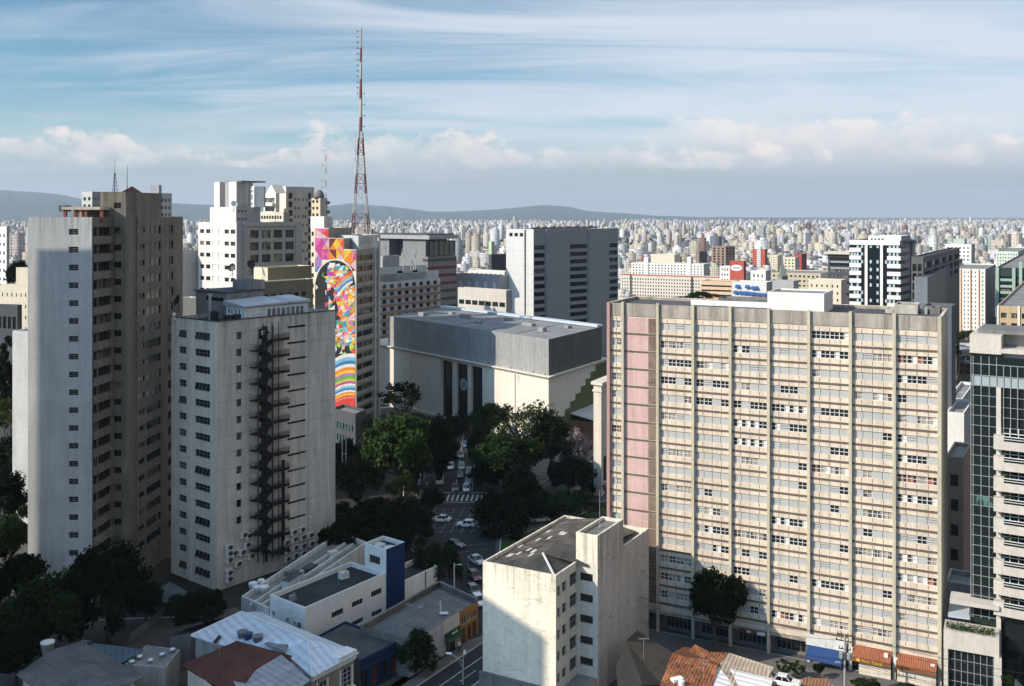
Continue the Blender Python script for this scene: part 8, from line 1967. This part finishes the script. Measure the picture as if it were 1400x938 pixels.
# ================================================================= the town beyond
def city_mesh(name, boxes):
    """boxes: (x, y, w, d, rz, z0, z1, wall rgb, style, roof rgb, windows)"""
    n = len(boxes); co = np.zeros((n, 8, 3), np.float32); tint = np.zeros((n, 5, 4), np.float32); uv = np.zeros((n, 5, 4, 2), np.float32)
    A = np.array([[b[0], b[1], b[2], b[3], b[4], b[5], b[6]] for b in boxes], np.float64)
    ca, sa = np.cos(A[:, 4]), np.sin(A[:, 4])
    for k, (sx, sy) in enumerate(((-1, -1), (1, -1), (1, 1), (-1, 1))):
        hx, hy = sx * A[:, 2] / 2, sy * A[:, 3] / 2
        for t in (0, 1):
            co[:, k + 4 * t, 0] = A[:, 0] + ca * hx - sa * hy; co[:, k + 4 * t, 1] = A[:, 1] + sa * hx + ca * hy; co[:, k + 4 * t, 2] = A[:, 5 + t]
    F_ = np.array([[0, 1, 5, 4], [1, 2, 6, 5], [2, 3, 7, 6], [3, 0, 4, 7], [4, 5, 6, 7]], np.int32)
    faces = (F_[None] + (np.arange(n) * 8)[:, None, None]).reshape(-1)
    for i, b in enumerate(boxes):
        tint[i, :4, :3] = b[7]; tint[i, :4, 3] = b[8]; tint[i, 4, :3] = b[9]
    hgt = A[:, 6] - A[:, 5]; win = np.array([b[10] for b in boxes])
    for s in range(4):
        w = A[:, 2] if s % 2 == 0 else A[:, 3]; w = np.round(w / 3.1) * 3.1 ; w = np.maximum(w, 3.1)
        uv[:, s, 1, 0] = w; uv[:, s, 2, 0] = w
        uv[:, s, 2, 1] = hgt; uv[:, s, 3, 1] = hgt
    uv[win == 0, :, :, 1] = -5; uv[:, 4, :, 1] = -5
    me = bpy.data.meshes.new(name); nf = n * 5
    me.vertices.add(n * 8); me.vertices.foreach_set('co', co.ravel()); me.loops.add(nf * 4); me.loops.foreach_set('vertex_index', faces)
    me.polygons.add(nf); me.polygons.foreach_set('loop_start', np.arange(0, nf * 4, 4, dtype=np.int32)); me.update(calc_edges=True)
    u = me.uv_layers.new(name='wall'); u.data.foreach_set('uv', uv.ravel())
    a = me.attributes.new('tint', 'FLOAT_COLOR', 'FACE'); a.data.foreach_set('color', tint.ravel())
    me.materials.append(city_mat()); return me
def build_city():
    rs = np.random.RandomState(11); B = []
    pal = [('cream', (.58, .51, .41), 32), ('white', (.64, .63, .61), 36), ('pinkish', (.55, .48, .43), 6), ('grey', (.33, .33, .335), 14), ('tan', (.46, .39, .31), 6), ('terracotta', (.30, .16, .12), 3), ('greenish', (.40, .46, .40), 4), ('dark', (.14, .14, .15), 4)]
    wts = np.array([p[2] for p in pal], float); wts /= wts.sum()
    cx = rs.uniform(-.62, .62, 60); cd = np.exp(rs.uniform(np.log(900), np.log(9000), 60)); cr = rs.uniform(120, 520, 60)
    def density(az, d): 
        dd = ((az - cx) * d) ** 2 + ((d - cd) * .8) ** 2; return 1 if (dd < (cr * (d / 3000) ** .3) ** 2).any() else 0
    grid_ang = 0.42
    def rec(az, d, w, dp, h, kind, rz):
        x, y = az * d, d; z0 = gz(d) - 3; i = rs.choice(len(pal), p=wts); c = np.array(pal[i][1]) * rs.uniform(.66, 1.06) * np.array([1, rs.uniform(.96, 1.03), rs.uniform(.94, 1.06)])
        c = c * (rs.uniform(.42, .95) if kind == 'low' else 1.0); B.append(dict(x=x, y=y, w=w, d=dp, h=h, z0=z0, rz=rz, col=pal[i][0], rgb=c, kind=kind, style=1.0 if rs.rand() < .16 else 0.0))
    # towers
    n = 0
    while n < 7600:
        d = sqrt(rs.uniform(620 ** 2, 9500 ** 2)) if rs.rand() < .62 else np.exp(rs.uniform(np.log(620), np.log(8000))); az = rs.uniform(-.56, .56)
        k = density(az, d); pr = .95 if k else .20
        if az > .12 and 2300 < d < 6500: pr = max(pr, .75)
        if az < .2 and 1100 < d < 4300: pr *= .26
        if d > 4300: pr *= .6
        if d < 1500: pr *= .45
        if rs.rand() > pr: continue
        h = rs.uniform(24, 52) if rs.rand() < .8 else rs.uniform(50, 82)
        if d > 2400: h *= .84
        if d > 4800: h = rs.uniform(16, 40) if rs.rand() < .9 else h
        if d < 1100: h = min(h, 16 + (d - 600) * .05)
        elif d < 2000: h = min(h, 46)
        w = rs.uniform(10, 20)
        if rs.rand() < .16: w = rs.uniform(24, 44); h *= .62
        rec(az, d, w, min(w, 18) * rs.uniform(.7, 1.5), h, 'tower', grid_ang + rs.choice([-.5, 0, 0, .35, 1.1]) + rs.uniform(-.15, .15)); n += 1
    for _ in range(24000):                                        # houses and low blocks
        d = sqrt(rs.uniform(480 ** 2, 7500 ** 2)) if rs.rand() < .45 else np.exp(rs.uniform(np.log(480), np.log(5000))); az = rs.uniform(-.58, .58)
        w = rs.uniform(8, 22) if rs.rand() < .88 else rs.uniform(25, 60); rec(az, d, w, rs.uniform(8, 20), rs.uniform(4, 11), 'low', grid_ang + rs.choice([-.4, 0, .3]) + rs.uniform(-.2, .2))
    for _ in range(1000):                                          # mid-rise near town
        d = rs.uniform(560, 1700); az = rs.uniform(-.56, .56); rec(az, d, rs.uniform(14, 42), rs.uniform(10, 20), rs.uniform(9, 30 if d > 850 else 13), 'block', grid_ang + rs.uniform(-.3, .3))
    # which of them show largest: a coarse depth-ordered raster in front of the nearer blocks
    sky = np.full(1400, 420)
    for a, b, y in ((0, 12, 310), (12, 38, 366), (38, 137, 290), (137, 250, 262), (250, 272, 343), (272, 447, 255), (447, 518, 318), (518, 590, 320), (590, 624, 331), (624, 692, 371), (692, 845, 311), (845, 1000, 377), (1000, 1048, 384), (1048, 1160, 380), (1160, 1250, 324), (1250, 1312, 352), (1312, 1360, 368), (1360, 1400, 368)): sky[a:b] = y
    B.sort(key=lambda b: b['y']); occ = np.zeros((200, 1400), bool)
    for c in range(1400): occ[max(0, int(sky[c] - 250)):, c] = True
    for b in B:
        hw = (b['w'] * abs(cos(b['rz'])) + b['d'] * abs(sin(b['rz']))) / 2; px = CX + F * b['x'] / b['y']; pw = F * hw / b['y']
        y0 = YH + (H - b['z0'] - b['h']) * F / b['y']; y1 = YH + (H - b['z0'] - 3) * F / b['y']
        x0, x1 = int(max(0, px - pw)), int(min(1399, px + pw)); r0, r1 = int(max(0, y0 - 250)), int(min(199, y1 - 250)); b['px'] = px; b['vis'] = 0; b['py'] = y0
        if x1 > x0 and r1 > r0:
            s = occ[r0:r1, x0:x1]; b['vis'] = int((~s).sum()); s[:] = True
    order = sorted(range(len(B)), key=lambda i: -B[i]['vis']); pick = set(order[:300])
    def boxes(b):
        z1 = b['z0'] + 3 + b['h']; r = np.random.RandomState(int(abs(b['x']) * 13 + b['y'])); win = 0 if (b['kind'] == 'low' and r.rand() < .4) else 1
        roof = (.20, .095, .06) if (b['kind'] == 'low' and r.rand() < .42) else tuple(np.array([.22, .22, .225]) * r.uniform(.4, 1.5))
        out = [(b['x'], b['y'], b['w'], b['d'], b['rz'], b['z0'], z1, b['rgb'], b['style'], roof, win)]
        if b['kind'] != 'low':
            out.append((b['x'] + r.uniform(-.15, .15) * b['w'], b['y'], b['w'] * r.uniform(.25, .5), b['d'] * .45, b['rz'], z1, z1 + r.uniform(2.5, 5.5), b['rgb'] * r.uniform(.8, 1.0), 0, roof, 0))
            if r.rand() < .55 and b['kind'] == 'tower':                # stepped wings make the outline uneven
                ca, sa = cos(b['rz']), sin(b['rz']); o = b['w'] * .5; sd = r.choice([-1, 1]); wv = b['w'] * .45
                out.append((b['x'] + ca * sd * (o + wv * .48), b['y'] + sa * sd * (o + wv * .48), wv, b['d'] * .75, b['rz'], b['z0'], z1 - r.uniform(2, 9), b['rgb'] * r.uniform(.82, 1.0), b['style'], roof, 1))
        return out
    # those that show largest stand as things of their own
    def region(px):
        for x, s in ((40, 'left of the pale tower'), (272, 'between pale tower and glazed office'), (470, 'behind the beige apartment group'), (518, 'behind the lattice tower'), (624, 'above the slab roofed tower'), (692, 'left of the grey block'), (768, 'above the grey block, left half'), (845, 'above the grey block, right half'), (915, 'above the cream institution, left part'), (985, 'above the cream institution, right part'), (1060, 'above the red store'), (1110, 'above the spire'), (1162, 'left of the black and white tower'), (1250, 'above the black and white tower'), (1310, 'above the unfinished frame'), (1355, 'above the brown striped tower')):
            if px < x: return s
        return 'by the right edge'
    cells = {}
    for i in pick:
        b = B[i]; band = 'near' if b['y'] < 1300 else 'midtown' if b['y'] < 2600 else 'far' if b['y'] < 4600 else 'hazy'
        shape = {'tower': 'slim tower' if b['h'] > 2.6 * b['w'] else 'broad tower', 'low': 'low building', 'block': 'squat block'}[b['kind']]
        cells.setdefault((region(b['px']), band, b['col'], shape), []).append(i)
    ords = ['leftmost', 'second from left', 'third from left', 'fourth from left', 'fifth from left', 'sixth from left', 'seventh from left', 'eighth from left', 'ninth from left', 'tenth from left', 'eleventh from left', 'twelfth from left']
    for (reg, band, col, shape), ids in cells.items():
        ids.sort(key=lambda i: B[i]['px'])
        for k, i in enumerate(ids):
            b = B[i]; lab = ('lone %s %s %s, %s' % (band, col, shape, reg)) if len(ids) == 1 else ('%s among the %s %s %ss, %s' % (ords[min(k, 11)], band, col, shape, reg))
            bx = [(t[0] - b['x'], t[1] - b['y'], t[2], t[3], t[4], t[5] - b['z0'], t[6] - b['z0'], *t[7:]) for t in boxes(b)]
            nm = 'apartment_tower' if b['kind'] == 'tower' else 'town_building'
            o = bpy.data.objects.new(nm, city_mesh(nm, bx)); COL.objects.link(o); o.location = (b['x'], b['y'], b['z0']); tag(o, lab, 'apartment tower' if b['kind'] == 'tower' else 'building', 'buildings of the town beyond')
    rest = [t for i, b in enumerate(B) if i not in pick for t in boxes(b)]
    o = bpy.data.objects.new('distant_town', city_mesh('distant_town', rest)); COL.objects.link(o); tag(o, 'hazy spread of small pale buildings filling the plain to the horizon', 'distant town', None, 'stuff')
    # woods between the houses: one mass of leafy clumps
    m = MB(); rr = random.Random(9)
    for _ in range(5200):
        d = sqrt(rr.uniform(500 ** 2, 6500 ** 2)) if rr.random() < .6 else math.exp(rr.uniform(math.log(500), math.log(5000))); az = rr.uniform(-.57, .57); x = az * d; z = gz(d) - 1; r = rr.uniform(3, 9) * (1 + d / 6000); h = rr.uniform(5, 11) * (1 + d / 9000); c = len(m.v); n = 7
        for (k, zz) in ((1.0, h * .25), (.95, h * .6), (.5, h * .95)):
            for j in range(n): a = 2 * pi * j / n; q = r * k * rr.uniform(.7, 1.2); m.v.append((x + q * cos(a), d + q * sin(a), z + zz * rr.uniform(.85, 1.15)))
        m.v.append((x, d, z + h))
        for L_ in range(2):
            for j in range(n): m.f.append((c + L_ * n + j, c + L_ * n + (j + 1) % n, c + (L_ + 1) * n + (j + 1) % n, c + (L_ + 1) * n + j)); m.m.append(0)
        for j in range(n): m.f.append((c + 2 * n + j, c + 2 * n + (j + 1) % n, c + 3 * n)); m.m.append(0)
    o = m.build('distant_woods', [plain('woods', (.016, .026, .014), 1.0, 0, 0, .5, .05)]); tag(o, 'dark green tree patches scattered between the far houses', 'woods', None, 'stuff')
build_city()

# ================================================================= the air
def build_haze():
    m = MB(); m.prism([(-16000, -500), (16000, -500), (16000, 22500), (-16000, 22500)], -90, 560)
    mt = bpy.data.materials.new('air'); mt.use_nodes = True; t = NT(mt.node_tree); t.n.clear(); out = t.new('ShaderNodeOutputMaterial')
    v = t.new('ShaderNodeVolumePrincipled'); v.inputs['Color'].default_value = (.68, .82, .97, 1); v.inputs['Density'].default_value = HAZE; v.inputs['Anisotropy'].default_value = 0.0
    t.l.new(v.outputs[0], out.inputs['Volume']); o = structure('haze', m, [mt], 'stuff')
if HAZE > 0: build_haze()
